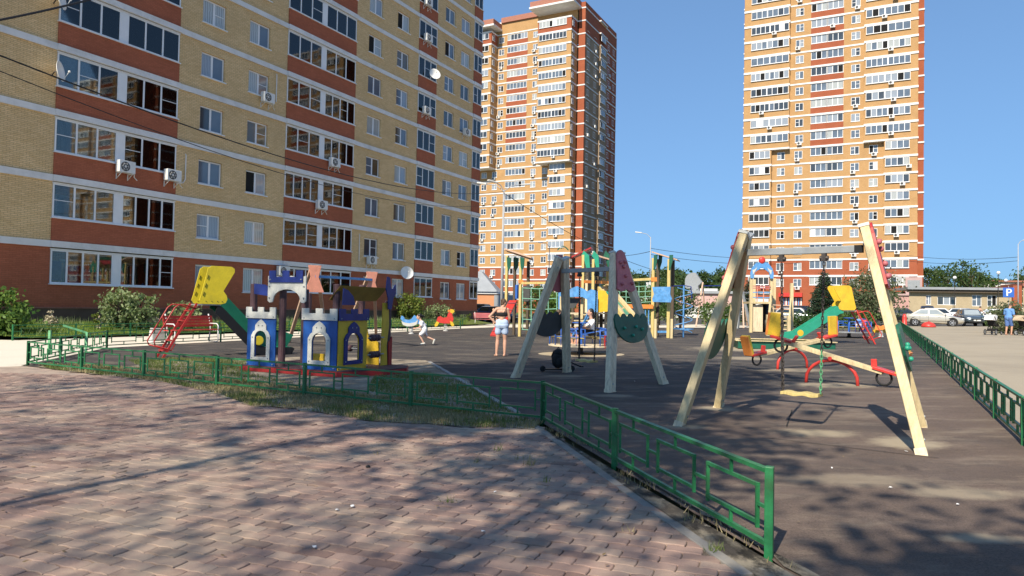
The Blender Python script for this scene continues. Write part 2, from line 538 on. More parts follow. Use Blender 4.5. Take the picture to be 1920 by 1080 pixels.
ground_mat('path_pale', (0.66, 0.60, 0.50), [((0.50, 0.45, 0.37), 0.5, 0.5, 0.75, 0.5, (1, 1, 1))], 25, 0.3)
ground_mat('lawn_soil', (0.10, 0.13, 0.03), [((0.17, 0.21, 0.05), 0.9, 0.4, 0.65, 0.8, (1, 1, 1))], 15, 0.5)
ground_mat('dirt', (0.25, 0.205, 0.15), [((0.42, 0.36, 0.27), 1.6, 0.45, 0.62, 0.85, (1, 1, 1)), ((0.10, 0.085, 0.065), 3.5, 0.52, 0.68, 0.8, (1, 1, 1))], 40, 0.7)
ground_mat('dark_dirt', (0.10, 0.085, 0.07), [((0.40, 0.34, 0.25), 1.7, 0.46, 0.60, 0.9, (1.6, .8, 1)), ((0.02, 0.018, 0.016), 3.2, 0.50, 0.62, 0.9, (1.4, .7, 1)), ((0.45, 0.40, 0.32), 9.0, 0.60, 0.70, 0.8, (1, 1, 1))], 60, 1.0)
ground_mat('sand', (0.42, 0.35, 0.24), [((0.30, 0.25, 0.18), 1.5, 0.5, 0.7, 0.6, (1, 1, 1))], 40, 0.5)
def N_div(t, s, k):
    n = N(t, 'ShaderNodeMath', operation='DIVIDE'); n.inputs[1].default_value = k; t.links.new(s, n.inputs[0]); return n.outputs[0]
def rubber_mat():
    m, t, b = nodes('rubber')
    v = coords(t, 'Object')
    sp = t.nodes.new('ShaderNodeSeparateXYZ'); t.links.new(v, sp.inputs[0])
    def lin(ax, ay, k):                       # distance across a colour joint in the laid rubber, wavering
        a = N(t, 'ShaderNodeMath', operation='MULTIPLY'); a.inputs[1].default_value = ax; t.links.new(sp.outputs[0], a.inputs[0])
        c = N(t, 'ShaderNodeMath', operation='MULTIPLY_ADD'); c.inputs[1].default_value = ay
        t.links.new(sp.outputs[1], c.inputs[0]); t.links.new(a.outputs[0], c.inputs[2])
        d = N(t, 'ShaderNodeMath', operation='MULTIPLY_ADD'); d.inputs[1].default_value = 5.0
        t.links.new(noise(t, v, 0.22, 5.0, 0.6), d.inputs[0]); t.links.new(c.outputs[0], d.inputs[2])
        e = N(t, 'ShaderNodeMath', operation='SUBTRACT'); e.inputs[1].default_value = k; t.links.new(d.outputs[0], e.inputs[0])
        return e.outputs[0]
    zone = ramp(t, N_div(t, lin(-0.75, 1.0, 10.5), 2.5), [(0.0, 0.0), (1.0, 0.85)])
    g = ramp(t, noise(t, v, 75, 4.0, 0.9), [(0.28, 0.0), (0.72, 1.0)])
    brown = mix(t, (0.050, 0.037, 0.030), (0.205, 0.152, 0.124), g)
    grey = mix(t, (0.018, 0.018, 0.019), (0.075, 0.072, 0.071), g)
    c = mix(t, brown, grey, zone)
    c = mix(t, c, (0.055, 0.05, 0.05), ramp(t, noise(t, v, 0.35, 6.0, 0.7), [(0.50, 0.0), (0.68, 0.6)]))
    st = coords(t, 'Object', (0.55, 1.6, 1))
    c = mix(t, c, mix(t, (0.5, 0.5, 0.5), (1.5, 1.5, 1.5), noise(t, st, 1.1, 9.0, 0.75)), 1.0, 'MULTIPLY')
    c = mix(t, c, (0.33, 0.27, 0.20), ramp(t, noise(t, st, 0.9, 10.0, 0.8), [(0.50, 0.0), (0.74, 0.7)]))
    c = mix(t, c, (0.36, 0.31, 0.22), ramp(t, noise(t, st, 0.33, 9.0, 0.78), [(0.60, 0.0), (0.74, 0.8)]))
    # sand trodden out round the swings, seesaws and the sandpit
    for (px, py), sx, sy, amt in (((1425, 654), 2.6, 1.9, .9), ((1700, 830), .42, .42, .75), ((1560, 722), .95, .45, .8), ((1535, 812), .5, .3, .7), ((1345, 766), .35, .3, .7), ((1290, 800), .3, .2, .6), ((1490, 694), 1.0, .5, .6), ((1400, 672), .8, .8, .7), ((960, 700), .5, .35, .5), ((1060, 705), .5, .3, .5), ((1810, 925), .5, .22, .55), ((1600, 900), .6, .25, .35), ((1840, 1010), .3, .12, .7), ((1150, 742), .4, .25, .5), ((660, 640), 2.2, 1.0, .35)):
        q = G(px, py)
        mp = t.nodes.new('ShaderNodeMapping'); mp.vector_type = 'POINT'
        mp.inputs['Location'].default_value = (-q.x / sx, -q.y / sy, 0); mp.inputs['Scale'].default_value = (1 / sx, 1 / sy, 0)
        t.links.new(v, mp.inputs[0])
        ln = N(t, 'ShaderNodeVectorMath', operation='LENGTH'); t.links.new(mp.outputs[0], ln.inputs[0])
        ad = N(t, 'ShaderNodeMath', operation='MULTIPLY_ADD'); ad.inputs[1].default_value = 1.5
        t.links.new(noise(t, v, 3.0, 8.0, 0.75), ad.inputs[0]); t.links.new(ln.outputs['Value'], ad.inputs[2])
        c = mix(t, c, (0.40, 0.335, 0.235), ramp(t, ad.outputs[0], [(0.55, 0.0), (1.0, 0.0)]) if False else ramp(t, N_div(t, ad.outputs[0], 2.2), [(0.56, amt), (0.84, 0.0)]))
    t.links.new(c, b.inputs['Base Color'])
    b.inputs['Roughness'].default_value = 0.85
    b.inputs['Specular IOR Level'].default_value = 0.3
    bump(t, b, noise(t, v, 120, 3.0, 0.8), 0.5, 0.008)
    MATS['rubber'] = m
rubber_mat()
def paver_mat():
    m, t, b = nodes('paver')
    oi = t.nodes.new('ShaderNodeObjectInfo')
    g = t.nodes.new('ShaderNodeNewGeometry')
    a = N(t, 'ShaderNodeMath', operation='ADD'); t.links.new(oi.outputs['Random'], a.inputs[0]); t.links.new(g.outputs['Random Per Island'], a.inputs[1])
    f = N(t, 'ShaderNodeMath', operation='FRACT'); t.links.new(a.outputs[0], f.inputs[0])
    c = ramp(t, f.outputs[0], [(0.0, (0.20, 0.13, 0.108)), (0.25, (0.29, 0.195, 0.16)), (0.75, (0.325, 0.22, 0.182)), (1.0, (0.39, 0.285, 0.225))])
    pos = g.outputs['Position']
    c = mix(t, tuple((0.72,) * 3), tuple((1.25,) * 3), noise(t, pos, 140, 3.0, 0.8)) if False else c
    sp = mix(t, (0.45, 0.45, 0.45), (1.5, 1.5, 1.5), noise(t, pos, 150, 4.0, 0.9))
    c = mix(t, c, sp, 1.0, 'MULTIPLY')
    c = mix(t, c, (0.46, 0.38, 0.28), ramp(t, noise(t, pos, 0.55, 8.0, 0.72), [(0.46, 0.0), (0.70, 0.8)]))
    t.links.new(c, b.inputs['Base Color'])
    b.inputs['Roughness'].default_value = 0.85
    b.inputs['Specular IOR Level'].default_value = 0.3
    bump(t, b, noise(t, pos, 200, 3.0, 0.8), 0.5, 0.004)
    MATS['paver'] = m
paver_mat()
PA = G(600, 936.7); PB = G(793, 961.7)
PANG = math.atan2(PB.y - PA.y, PB.x - PA.x)          # the way the rows of pavers run
def paving_sheet_mat():
    m, t, b = nodes('paving_dusty')
    tc = t.nodes.new('ShaderNodeTexCoord')
    mp = t.nodes.new('ShaderNodeMapping'); mp.inputs['Rotation'].default_value = (0, 0, -PANG)
    t.links.new(tc.outputs['Object'], mp.inputs[0])
    br = N(t, 'ShaderNodeTexBrick', Scale=1.0)
    br.inputs['Brick Width'].default_value = 0.225; br.inputs['Row Height'].default_value = 0.1125
    br.inputs['Mortar Size'].default_value = 0.006; br.inputs['Mortar Smooth'].default_value = 0.4
    br.inputs['Color1'].default_value = (0.30, 0.21, 0.175, 1); br.inputs['Color2'].default_value = (0.40, 0.29, 0.24, 1); br.inputs['Mortar'].default_value = (0.15, 0.12, 0.10, 1)
    t.links.new(mp.outputs[0], br.inputs['Vector'])
    v = coords(t, 'Object')
    c = mix(t, br.outputs[0], (0.46, 0.37, 0.28), ramp(t, noise(t, v, 0.5, 8.0, 0.72), [(0.36, 0.15), (0.66, 0.9)]))
    c = mix(t, c, (0.30, 0.21, 0.18), ramp(t, noise(t, v, 1.4, 7.0, 0.7), [(0.55, 0.0), (0.75, 0.5)]))
    t.links.new(c, b.inputs['Base Color'])
    b.inputs['Roughness'].default_value = 0.9
    bump(t, b, noise(t, v, 90, 3.0, 0.8), 0.4, 0.006)
    MATS['paving_dusty'] = m
paving_sheet_mat()
mat('joint_sand', (0.21, 0.165, 0.125), 0.95, 0.6, 4)

def xy(p): return (p.x, p.y)
far_cuts = [-300, -150, -60, -30, -20, -14, -10, -8, -6, -5, -4, -3.2, -2.4, -1.6, -.8, 0, .8, 1.6, 2.4, 3.2, 4, 5, 6, 8, 10, 14, 20, 30, 60, 100]
sheet('ground', [(-2500, -400), (100, -400), (100, 4200), (-2500, 4200)], -0.075, 'earth', cuts=far_cuts)
gr = sheet('terrain', [(100, -400), (2500, -400), (2500, 4200), (100, 4200)], 0, 'earth', cuts=[])
for v in gr.data.vertices: v.co.z = gz(100) - 0.075
FENCE_L, FENCE_C, FENCE_E = Vector((-10.56, 15.68, 0)), Vector((0.42, 9.11, 0)), Vector((1.55, 4.27, 0))
K0, K1 = Vector((0.27, 8.85, 0)), Vector((1.29, 3.97, 0))
K2 = K1 + (K1 - K0) * 0.8
RFA = Vector((5.58, 7.79, 0)); RFD = (Vector((19.16, 34.25, 0)) - RFA).normalized()
BFA = Vector((-12.3, 21.8, 0)); BFB = Vector((-3.3, 46.5, 0))
# rubber play surface, parking ground, paths
sheet('play_surface', [(1.75, 2.4), xy(RFA + RFD * -6 + Vector((0.25, 0, 0))), xy(RFA + RFD * 45 + Vector((0.3, 0, 0))), (18, 52), xy(BFB + Vector((2, 4, 0))), xy(BFB), xy(BFA), xy(FENCE_L + Vector((-.15, 0, 0))), xy(FENCE_C), xy(FENCE_E)], 0.0, 'rubber')
sheet('parking_ground', [xy(RFA + RFD * -6 + Vector((0.2, 0, 0))), (9, -4), (60, -10), (95, 30), (95, 64), xy(RFA + RFD * 58)], -0.02, 'asphalt_tan')
sheet('road', [xy(RFA + RFD * 55), (95, 64), (95, 95), (-60, 110), (-60, 80), (-6, 72), (18, 62)], -0.045, 'asphalt')
sheet('footpath', [(-40, 6), (-20, 6), (-12.0, 14.2), xy(FENCE_L + Vector((-.2, .02, 0))), xy(BFA + Vector((-.05, 0, 0))), xy(BFB + Vector((-.05, 0, 0))), xy(BFB + Vector((2.2, 5, 0))), (18, 54), (24, 60), (14, 64), (-2, 60), (-3.4, 54), (-17.4, 25.3), (-40, 25.3)], -0.03, 'path_pale')
sheet('paving', [(-26, -6), xy(K2 + Vector((0, -3, 0))), xy(K2), xy(K0), xy(FENCE_C + Vector((-.15, -.05, 0))), xy(FENCE_L), (-12.0, 14.3), (-26, 16)], -0.012, 'paving_dusty')
# low lawn in front of the long block, rising to its plinth
lawn = sheet('lawn', [(-17.2, 25.6), (-3.3, 53.5), (-1.5, 57.5), (-4.5, 62.6), (-26, 21.5), (-40, 12), (-40, 25.6)], 0.03, 'lawn_soil', cuts=[-40, -30, -25, -22, -20, -18, -16, -14, -12, -10, -8, -6, -4, -3])
def lawn_z(x, y):
    d = (Vector((x, y, 0)) - Vector((-17.2, 25.6, 0))).dot(-E2)
    return 0.03 + 0.30 * max(0.0, min(1.0, d / 4.0))
bm = bmesh.new(); bm.from_mesh(lawn.data)
for k in range(1, 6):
    bmesh.ops.bisect_plane(bm, geom=bm.verts[:] + bm.edges[:] + bm.faces[:], plane_co=Vector((-17.2, 25.6, 0)) - E2 * k, plane_no=E2)
for v in bm.verts: v.co.z = lawn_z(v.co.x, v.co.y)
bm.to_mesh(lawn.data); bm.free()
# soil under the playhouse and along the fence
def soft_poly(pts, jit, seed, step=0.35):
    r = random.Random(seed); out = []
    for i, p in enumerate(pts):
        q = pts[(i + 1) % len(pts)]
        n = max(1, int((Vector(q) - Vector(p)).length / step))
        for k in range(n):
            t = k / n
            out.append((p[0] + (q[0] - p[0]) * t + r.uniform(-jit, jit), p[1] + (q[1] - p[1]) * t + r.uniform(-jit, jit)))
    return out
YARD = [xy(G(800, 676)), xy(G(872, 712)), xy(G(985, 790)), xy(G(760, 752)), xy(G(560, 728)), xy(G(380, 702)), xy(G(235, 690)), xy(G(300, 676)), xy(G(430, 674)), xy(G(600, 668))]
sheet('bare_soil', soft_poly(YARD, 0.06, 3), 0.006, 'dirt')
STRIP = [xy(G(*p)) for p in ((95, 693), (300, 716), (410, 740), (470, 762), (560, 768), (700, 792), (840, 800), (1000, 806), (1020, 794), (765, 750), (563, 727), (395, 706), (262, 692), (150, 684), (70, 685))]
sheet('verge_soil', soft_poly(STRIP, 0.10, 5, 0.25), 0.012, 'dirt')
sheet('fence_bed', [xy(K0 + Vector((.07, 0.02, 0))), xy(K2 + Vector((.07, 0, 0)))] + soft_poly([xy(K2 + Vector((.45, 0, 0))), xy(FENCE_E + Vector((.10, -.3, 0))), xy(FENCE_C + Vector((.14, .02, 0)))], .045, 9, .16)[:-1], 0.011, 'dark_dirt')
# seams where the rubber was laid in sheets
seam_mb = MB()
mat('seam', (0.02, 0.018, 0.018), 0.9)
for a, b in (((1440, 822), (1760, 860)), ((1560, 697), (1850, 706)), ((1485, 770), (1475, 800)), ((1100, 746), (1420, 762)), ((1555, 680), (1700, 672))):
    A, B = G(*a), G(*b)
    for k in range(8):
        p, q = A.lerp(B, k / 8), A.lerp(B, (k + 1) / 8)
        n = (q - p).cross(Vector((0, 0, 1))).normalized() * 0.008
        for w in (p, q): w.z = gz(w.x) + 0.008
        seam_mb.quad(p + n, p - n, q - n, q + n)
tag(seam_mb.build('seam_line', 'seam'), kind='structure')

# ------------------------------------------------------------------ concrete pavers, one by one near the camera
def in_poly(x, y, poly):
    c = False
    for i in range(len(poly)):
        x1, y1 = poly[i]; x2, y2 = poly[i - 1]
        if (y1 > y) != (y2 > y) and x < (x2 - x1) * (y - y1) / (y2 - y1) + x1:
            c = not c
    return c
def paver_outline(L=0.225, Wd=0.1125, gap=0.003, a=0.0055):
    pts = []
    for k in range(4):                                       # long edges step to and fro twice, as the stone does
        pts.append((L * k / 4, (a if k % 2 else -a)))
    right = [(L - a * 0.0, -a), (L + a * 0.8, Wd * 0.5 + 0)]
    top = [(L * k / 4, Wd + (a if k % 2 else -a)) for k in range(4, 0, -1)]
    left = [(0.0, Wd - a), (a * 0.8, Wd * 0.5)]
    ring = pts + right + top + left
    cx, cy = L / 2, Wd / 2
    return [(cx + (x - cx) * (1 - 2 * gap / L), cy + (y - cy) * (1 - 2 * gap / Wd)) for x, y in ring], (cx, cy)
PO, PC = paver_outline()
def paver_geo():
    n = len(PO)
    cx, cy = PC
    inner = [((x - cx) * 0.955, (y - cy) * 0.93, 0.0) for x, y in PO]
    outer = [((x - cx), (y - cy), -0.005) for x, y in PO]
    low = [((x - cx), (y - cy), -0.03) for x, y in PO]
    fs = [tuple(range(n))]
    for i in range(n):
        j = (i + 1) % n
        fs.append((i, n + i, n + j, j)); fs.append((n + i, 2 * n + i, 2 * n + j, n + j))
    return inner + outer + low, fs
PV, PF = paver_geo()
pm = MB(); pm.add(PV, PF)
pave_me = pm.mesh('paver', 'paver')
PAVE = [xy(K2 + Vector((.06, 0, 0))), xy(K0 + Vector((.05, 0, 0))), xy(G(990, 800)), xy(G(840, 793)), xy(G(700, 785)), xy(G(560, 762)), xy(G(470, 755)), xy(G(400, 733)), xy(G(280, 708)), (-11, 14.2), (-11, 1.5), (1.2, 1.5)]
cs, sn = math.cos(PANG), math.sin(PANG)
spots = []
for r in range(-160, 160):
    for k in range(-80, 80):
        lx = k * 0.225 + (0.1125 if r % 2 else 0.0)
        ly = r * 0.1125
        X, Y = 0 + cs * lx - sn * ly, 6 + sn * lx + cs * ly
        if Y < 3.3 or Y > 14.5 or abs(X) > 0.76 * Y + 0.3: continue
        if in_poly(X, Y, PAVE): spots.append((Y, X))
spots.sort()
road_par = bpy.data.objects.new('paver_field', None); COL.objects.link(road_par)
road_par['kind'] = 'structure'
rp = random.Random(11)
pstuff = MB()
for i, (Y, X) in enumerate(spots):
    z = gz(X) + rp.uniform(0.0, 0.008) + .004 * math.sin(X * 2.1 + 1) * math.sin(Y * 1.7)
    tx, ty = rp.gauss(0, 0.011), rp.gauss(0, 0.016)
    rzz = PANG + rp.gauss(0, 0.008)
    if i < 300:
        o = bpy.data.objects.new('paver', pave_me); COL.objects.link(o)
        o.parent = road_par
        o.location = (X, Y, z); o.rotation_euler = (tx, ty, rzz)
    else:
        c, s_ = math.cos(rzz), math.sin(rzz)
        pstuff.add([(X + c * x - s_ * y, Y + s_ * x + c * y, z + q + x * ty * -1 + y * tx) for x, y, q in PV], PF)
tag(pstuff.build('paver_rows', 'paver', road_par), kind='stuff')
# joints show the sand bed
sheet('joint_bed', [p for p in PAVE if True], -0.008, 'joint_sand')
# kerb stones along the paving
kerb = thing('kerb', 'low concrete kerb of grey stones between brick paving and green fence', 'kerb', K0)
kd = (K2 - K0).normalized(); kn = Vector((-kd.y, kd.x, 0))
L = (K2 - K0).length
k = 0.0
while k < L:
    p = kd * k; q = kd * min(L, k + 0.985)
    mbk = MB(); jit = rp.uniform(-.006, .006)
    ang = [(0.0, 0.0), (0.085, 0.0)]
    a0, b0 = p - kn * 0.0, q
    mbk.bar(p + Vector((0, 0, -0.046 + jit)) + kn * 0.04, q + Vector((0, 0, -0.046 + jit + rp.uniform(-.004, .004))) + kn * 0.04, 0.085, 0.13, 0)
    mbk.build('kerb_stone', 'kerb_grey', kerb, bevel=0.006)
    k += 1.0
# edging stones round the soft ground
edge = thing('edging', 'narrow concrete edging between castle yard grass and dark rubber', 'edging', G(805, 680))
pa, pb = G(805, 680), G(972, 778)
for k in range(6):
    a, b = pa.lerp(pb, k / 6.0), pa.lerp(pb, (k + 0.97) / 6.0)
    MB().bar(a - pa + Vector((0, 0, 0.0)), b - pa + Vector((0, 0, 0.0)), 0.08, 0.07).build('kerb_stone', 'concrete', edge, bevel=0.006)

# ------------------------------------------------------------------ long brick block
def wall(mb, x0, x1, z0, z1, opens, y=0.0, depth=0.16, mi=0):
    """front wall (facing -y) with rectangular openings (xa, xb, za, zb) and their reveals"""
    zs = sorted({z0, z1} | {o[2] for o in opens} | {o[3] for o in opens})
    for za, zb in zip(zs, zs[1:]):
        row = sorted([(o[0], o[1]) for o in opens if o[2] <= za + 1e-6 and o[3] >= zb - 1e-6])
        x = x0
        for a, b in row + [(x1, x1)]:
            if a - x > 1e-4:
                mb.quad((x, y, za), (a, y, za), (a, y, zb), (x, y, zb), mi)
            x = max(x, b)
    for a, b, c, d in opens:
        mb.quad((a, y, c), (a, y + depth, c), (a, y + depth, d), (a, y, d), mi)
        mb.quad((b, y, c), (b, y, d), (b, y + depth, d), (b, y + depth, c), mi)
        mb.quad((a, y, d), (a, y + depth, d), (b, y + depth, d), (b, y, d), mi)
        mb.quad((a, y, c), (b, y, c), (b, y + depth, c), (a, y + depth, c), mi)
BZ0, FL = 3.95, 2.86
NF = 12
ORG = Vector((-19.88, 31.0, 0))
block = thing('apartment_block', 'long yellow and red brick apartment block with white bands and glazed balconies', 'apartment building', ORG, math.radians(62.5))
STACKS = [(-0.2, 5.8, 2), (13.2, 19.4, 2), (26.72, 29.2, 1), (35.0, 36.4, 1)]
COLS = [(7.15, 8.65), (10.3, 11.8), (20.75, 22.25), (24.0, 25.5), (30.42, 31.9), (32.9, 34.36)]
XL, XR = -9.0, 36.4
def fbase(k): return BZ0 + FL * (k - 1) if k > 0 else 1.05
wy, wr = MB(), MB()
gaps = [(XL, -0.2), (5.8, 13.2), (19.4, 26.72), (29.2, 35.0)]
ztop = fbase(NF) + 2.86
for a, b in gaps:
    ops = [(c0, c1, fbase(k) + 0.82, fbase(k) + 2.12) for k in range(1, NF) for c0, c1 in COLS if a < c0 < b]
    wall(wy, a, b, BZ0, fbase(NF), ops)
    ops = [(c0, c1, 2.0, 3.38) for c0, c1 in COLS if a < c0 < b]
    wall(wr, a, b, 1.05, BZ0, ops)
for a, b, n in STACKS:
    wr.quad((a, 0, 1.05), (b, 0, 1.05), (b, 0, 2.1), (a, 0, 2.1))
wy.quad((XR, 0, BZ0), (XR, 14, BZ0), (XR, 14, ztop), (XR, 0, ztop))
wr.quad((XR, 0, 1.05), (XR, 14, 1.05), (XR, 14, BZ0), (XR, 0, BZ0))
wy.quad((XL, 0, 1.05), (XL, 14, 1.05), (XL, 14, ztop), (XL, 0, ztop))
wy.quad((XL, 14, 0), (XR, 14, 0), (XR, 14, ztop), (XL, 14, ztop))
wy.build('yellow_wall', 'yellow_brick', block)
wr.build('red_wall', 'red_brick', block)
MB().box(XL, XR, -0.02, 14.0, ztop - 2.86, ztop).build('parapet', 'red_brick', block)
MB().box(XL, XR, 0.5, 13.5, ztop - .02, ztop + .05).build('roof', 'plinth', block)
pl = MB().box(XL, XR - 0.02, -0.06, 0.0, -0.5, 1.02); pl.build('plinth', 'plinth', block)
MB().box(XL, XR, -0.10, 0.02, 1.02, 1.075).build('plinth_ledge', 'plinth_ledge', block)
for k in range(1, NF + 1):
    z = fbase(k)
    m_ = MB()
    m_.box(XL, XR + 0.09, -0.08, 0.05, z - 0.28, z)
    for a, b, n in STACKS:
        m_.box(a - 0.03, b + 0.03, -0.15, -0.08, z - 0.275, z - 0.004)
    m_.build('floor_band', 'ledge_white', block)
def bar_frame(mb, x0, x1, z0, z1, y, w=0.07, d=0.07, mull=(), mi=0):
    mb.box(x0, x1, y, y + d, z0, z0 + w, mi); mb.box(x0, x1, y, y + d, z1 - w, z1, mi)
    mb.box(x0, x0 + w, y, y + d, z0 + w, z1 - w, mi); mb.box(x1 - w, x1, y, y + d, z0 + w, z1 - w, mi)
    for m_, mw in mull:
        mb.box(m_ - mw / 2, m_ + mw / 2, y + 0.002, y + d - 0.002, z0 + w, z1 - w, mi)
PANE_CH = ['glass_dark', 'glass_blue', 'glass_blue', 'glass_curtain', 'glass_curtain', 'glass_pale', 'glass_pale', 'glass_warm']
rw = random.Random(5)
pane_cache = {}
def pane(parent, x0, x1, z0, z1, y, mname, name='pane'):
    key = (round(x1 - x0, 2), round(z1 - z0, 2), mname)
    if key not in pane_cache:
        w, h = key[0], key[1]
        pane_cache[key] = MB().box(0, w, 0, 0.012, 0, h).mesh('pane', mname)
    o = bpy.data.objects.new(name, pane_cache[key]); COL.objects.link(o)
    o.parent = parent
    o.location = (x0, y, z0)
    return o
sill_me = MB().box(-0.06, 1.56, -0.09, 0.05, -0.05, 0.0).mesh('sill', 'frame_white')
def window(parent, x0, x1, z0, z1, r):
    xm = (x0 + x1) / 2 + r.uniform(-.03, .03)
    mb = MB()
    bar_frame(mb, x0 + .012, x1 - .012, z0 + .012, z1 - .012, 0.10, 0.075, 0.055, [(xm, 0.12)])
    tr = r.random()
    if tr < 0.35:
        side = (x0 + .09, xm - .06) if r.random() < .5 else (xm + .06, x1 - .09)
        mb.box(side[0], side[1], 0.105, 0.145, z0 + (z1 - z0) * .5, z0 + (z1 - z0) * .5 + .035)
    f = mb.build('window', 'frame_white', parent)
    s = bpy.data.objects.new('sill', sill_me); COL.objects.link(s); s.parent = f; s.location = (x0, 0, z0)
    base = r.choice(PANE_CH)
    opened = r.random() < 0.10
    for a, b in ((x0 + .085, xm - .058), (xm + .058, x1 - .085)):
        m_ = base if r.random() < 0.7 else r.choice(PANE_CH)
        if opened: m_, opened = 'open_dark', False
        pane(f, a, b, z0 + .085, z1 - .085, 0.118, m_)
    return f
vis_floor = {0: 6, 1: 6, 2: 9, 3: 10, 4: 12, 5: 12}
for ci, (c0, c1) in enumerate(COLS):
    for k in range(0, min(NF, vis_floor[ci] + 1)):
        z0 = fbase(k) + 0.82 if k else 2.0
        z1 = fbase(k) + 2.12 if k else 3.38
        window(block, c0, c1, z0, z1, rw)
top_fl = [6, 8, 11, 12]
for si, (a, b, halves) in enumerate(STACKS):
    for k in range(0, min(NF, top_fl[si] + 1)):
        zb = fbase(k)
        zp = zb + 1.03 if k else 2.1                         # top of the brick apron
        zt = zb + 2.50 if k else 3.57
        if k:
            MB().box(a, b, -0.055, 0.02, zb, zp - 0.03).build('balcony_apron', 'red_brick', block)
        zc = zb + 2.58 if k else 3.67
        zf = zb if k else 1.05
        it = MB()
        it.quad((a, 1.3, zf), (b, 1.3, zf), (b, 1.3, zc), (a, 1.3, zc), 0)
        it.quad((a, 0.02, zf), (a, 1.3, zf), (a, 1.3, zc), (a, 0.02, zc), 0)
        it.quad((b, 0.02, zf), (b, 1.3, zf), (b, 1.3, zc), (b, 0.02, zc), 0)
        it.quad((a, 0.02, zc), (b, 0.02, zc), (b, 1.3, zc), (a, 1.3, zc), 1)
        it.quad((a, 0.02, zp - .6), (b, 0.02, zp - .6), (b, 1.3, zp - .6), (a, 1.3, zp - .6), 1)
        w0 = a + (b - a) * rw.uniform(.12, .2) if b - a > 3 else a + .4
        for dx in ((0, (b - a) * .5) if halves == 2 else (0,)):
            bar_frame(it, w0 + dx, min(b - .1, w0 + dx + 1.5), zf + .3, zf + 2.2, 1.22, 0.08, 0.06, [(w0 + dx + .72, .1)], 2)
            it.quad((w0 + dx + .05, 1.25, zf + .35), (min(b - .12, w0 + dx + 1.45), 1.25, zf + .35), (min(b - .12, w0 + dx + 1.45), 1.25, zf + 2.15), (w0 + dx + .05, 1.25, zf + 2.15), 3)
        it.build('balcony_room', ['yellow_brick', 'interior', 'frame_white', 'glass_dark'], block)
        fr = MB()
        mid = (a + b) / 2
        secs = [(a + 0.01, mid - 0.17), (mid + 0.17, b - 0.01)] if halves == 2 else [(a + 0.01, b - 0.01)]
        panes = []
        if halves == 2:
            fr.box(mid - 0.17, mid + 0.17, -0.035, 0.04, zp, zt)
        for (sa, sb) in secs:
            n = 3 if halves == 2 else (3 if b - a > 2 else 2)
            if halves == 2 and rw.random() < .3: n = 4
            bar_frame(fr, sa, sb, zp, zt, -0.03, 0.065, 0.06, [(sa + (sb - sa) * i / n, 0.085) for i in range(1, n)])
            for i in range(n):
                panes.append((sa + (sb - sa) * i / n + (.066 if i == 0 else .043), sa + (sb - sa) * (i + 1) / n - (.066 if i == n - 1 else .043)))
            if rw.random() < .5:
                i = rw.randrange(n); w = (sb - sa) / n
                fr.box(sa + w * i + .07, sa + w * (i + 1) - .07, -0.02, 0.02, zp + (zt - zp) * .5, zp + (zt - zp) * .5 + .03)
        fr.box(a - 0.04, b + 0.04, -0.12, 0.02, zp - 0.05, zp - 0.002)
        fr.box(a - 0.02, b + 0.02, -0.055, 0.02, zt + 0.004, zt + 0.05)
        w_ = fr.build('balcony_window', 'frame_white', block)
        veil = rw.random()
        cm = rw.choice(['curtain', 'curtain', 'curtain_beige'])
        for i, (pa_, pb_) in enumerate(panes):
            pane(w_, pa_, pb_, zp + .066, zt - .066, -0.012, 'balcony_glass')
            inside = (veil < .30) or (veil < .75 and (i < len(panes) / 2) == (veil < .55)) or rw.random() < .12
            if k == 0 and si == 0: inside = False
            if inside:
                MB().box(pa_ - .04, pb_ + .04, 0.10, 0.115, zp - .3, zt).build('curtain', cm if rw.random() < .8 else 'glass_blind', w_)
        # washing and clutter seen through some panes
        if (si == 0 and k in (0, 3)) or (si == 1 and k in (2, 5)):
            cl = MB()
            for q in range(3):
                xx = panes[q][0] + .1 + .1 * q
                cl.box(xx, xx + .55, .4, .46, zp + .15 - .1 * q, zp + 1.0 - .15 * q, 0 if k == 0 else 1)
            cl.tube([(panes[0][0], .43, zp + 1.02), (panes[2][1], .43, zp + 1.02)], .008, 5, 1)
            cl.build('washing', ['cloth_blue', 'cloth_white'], w_)

# air conditioners and dishes hung on the long block
def ac_proto():
    r = thing('air_conditioner', 'x', 'air conditioner')
    MB().box(-0.40, 0.40, -0.42, -0.12, 0.0, 0.56).build('casing', 'ac_white', r, bevel=0.015)
    Mx = Matrix.Translation((-0.11, -0.421, 0.28)) @ Matrix.Rotation(PI / 2, 4, 'X')
    g = MB(); g.lathe([(0.225, 0.0), (0.225, 0.012), (0.20, 0.014)], Mx, 18)
    gr_ = g.build('fan_grille', 'ac_dark', r)
    h = MB()
    h.lathe([(0.05, 0.014), (0.045, 0.026)], Mx, 10)
    for q in range(3):
        a = q * PI / 3
        h.bar((-0.11 + .2 * math.cos(a), -0.438, .28 + .2 * math.sin(a)), (-0.11 - .2 * math.cos(a), -0.438, .28 - .2 * math.sin(a)), .012, .01)
    h.tube([(-0.11 + .14 * math.cos(a * PI / 8), -0.438, .28 + .14 * math.sin(a * PI / 8)) for a in range(16)], .006, 4, closed=True)
    h.build('fan_guard', 'ac_white', gr_)
    b = MB()
    for x in (-0.28, 0.28):
        b.box(x - .02, x + .02, -0.42, 0.0, -0.045, -0.005); b.box(x - .02, x + .02, -0.03, 0.0, -0.30, -0.045)
        b.bar((x, -0.36, -0.045), (x, -0.02, -0.28), .025, .02)
    b.build('bracket', 'ac_white', r)
    t = MB(); t.tube([(0.40, -0.25, 0.2), (0.50, -0.2, 0.12), (0.55, -0.1, -0.1), (0.75, -0.04, -0.22)], 0.022, 6)
    t.build('hose', 'ac_white', r)
    return r
AC0 = ac_proto()
RZ_B = math.radians(62.5)
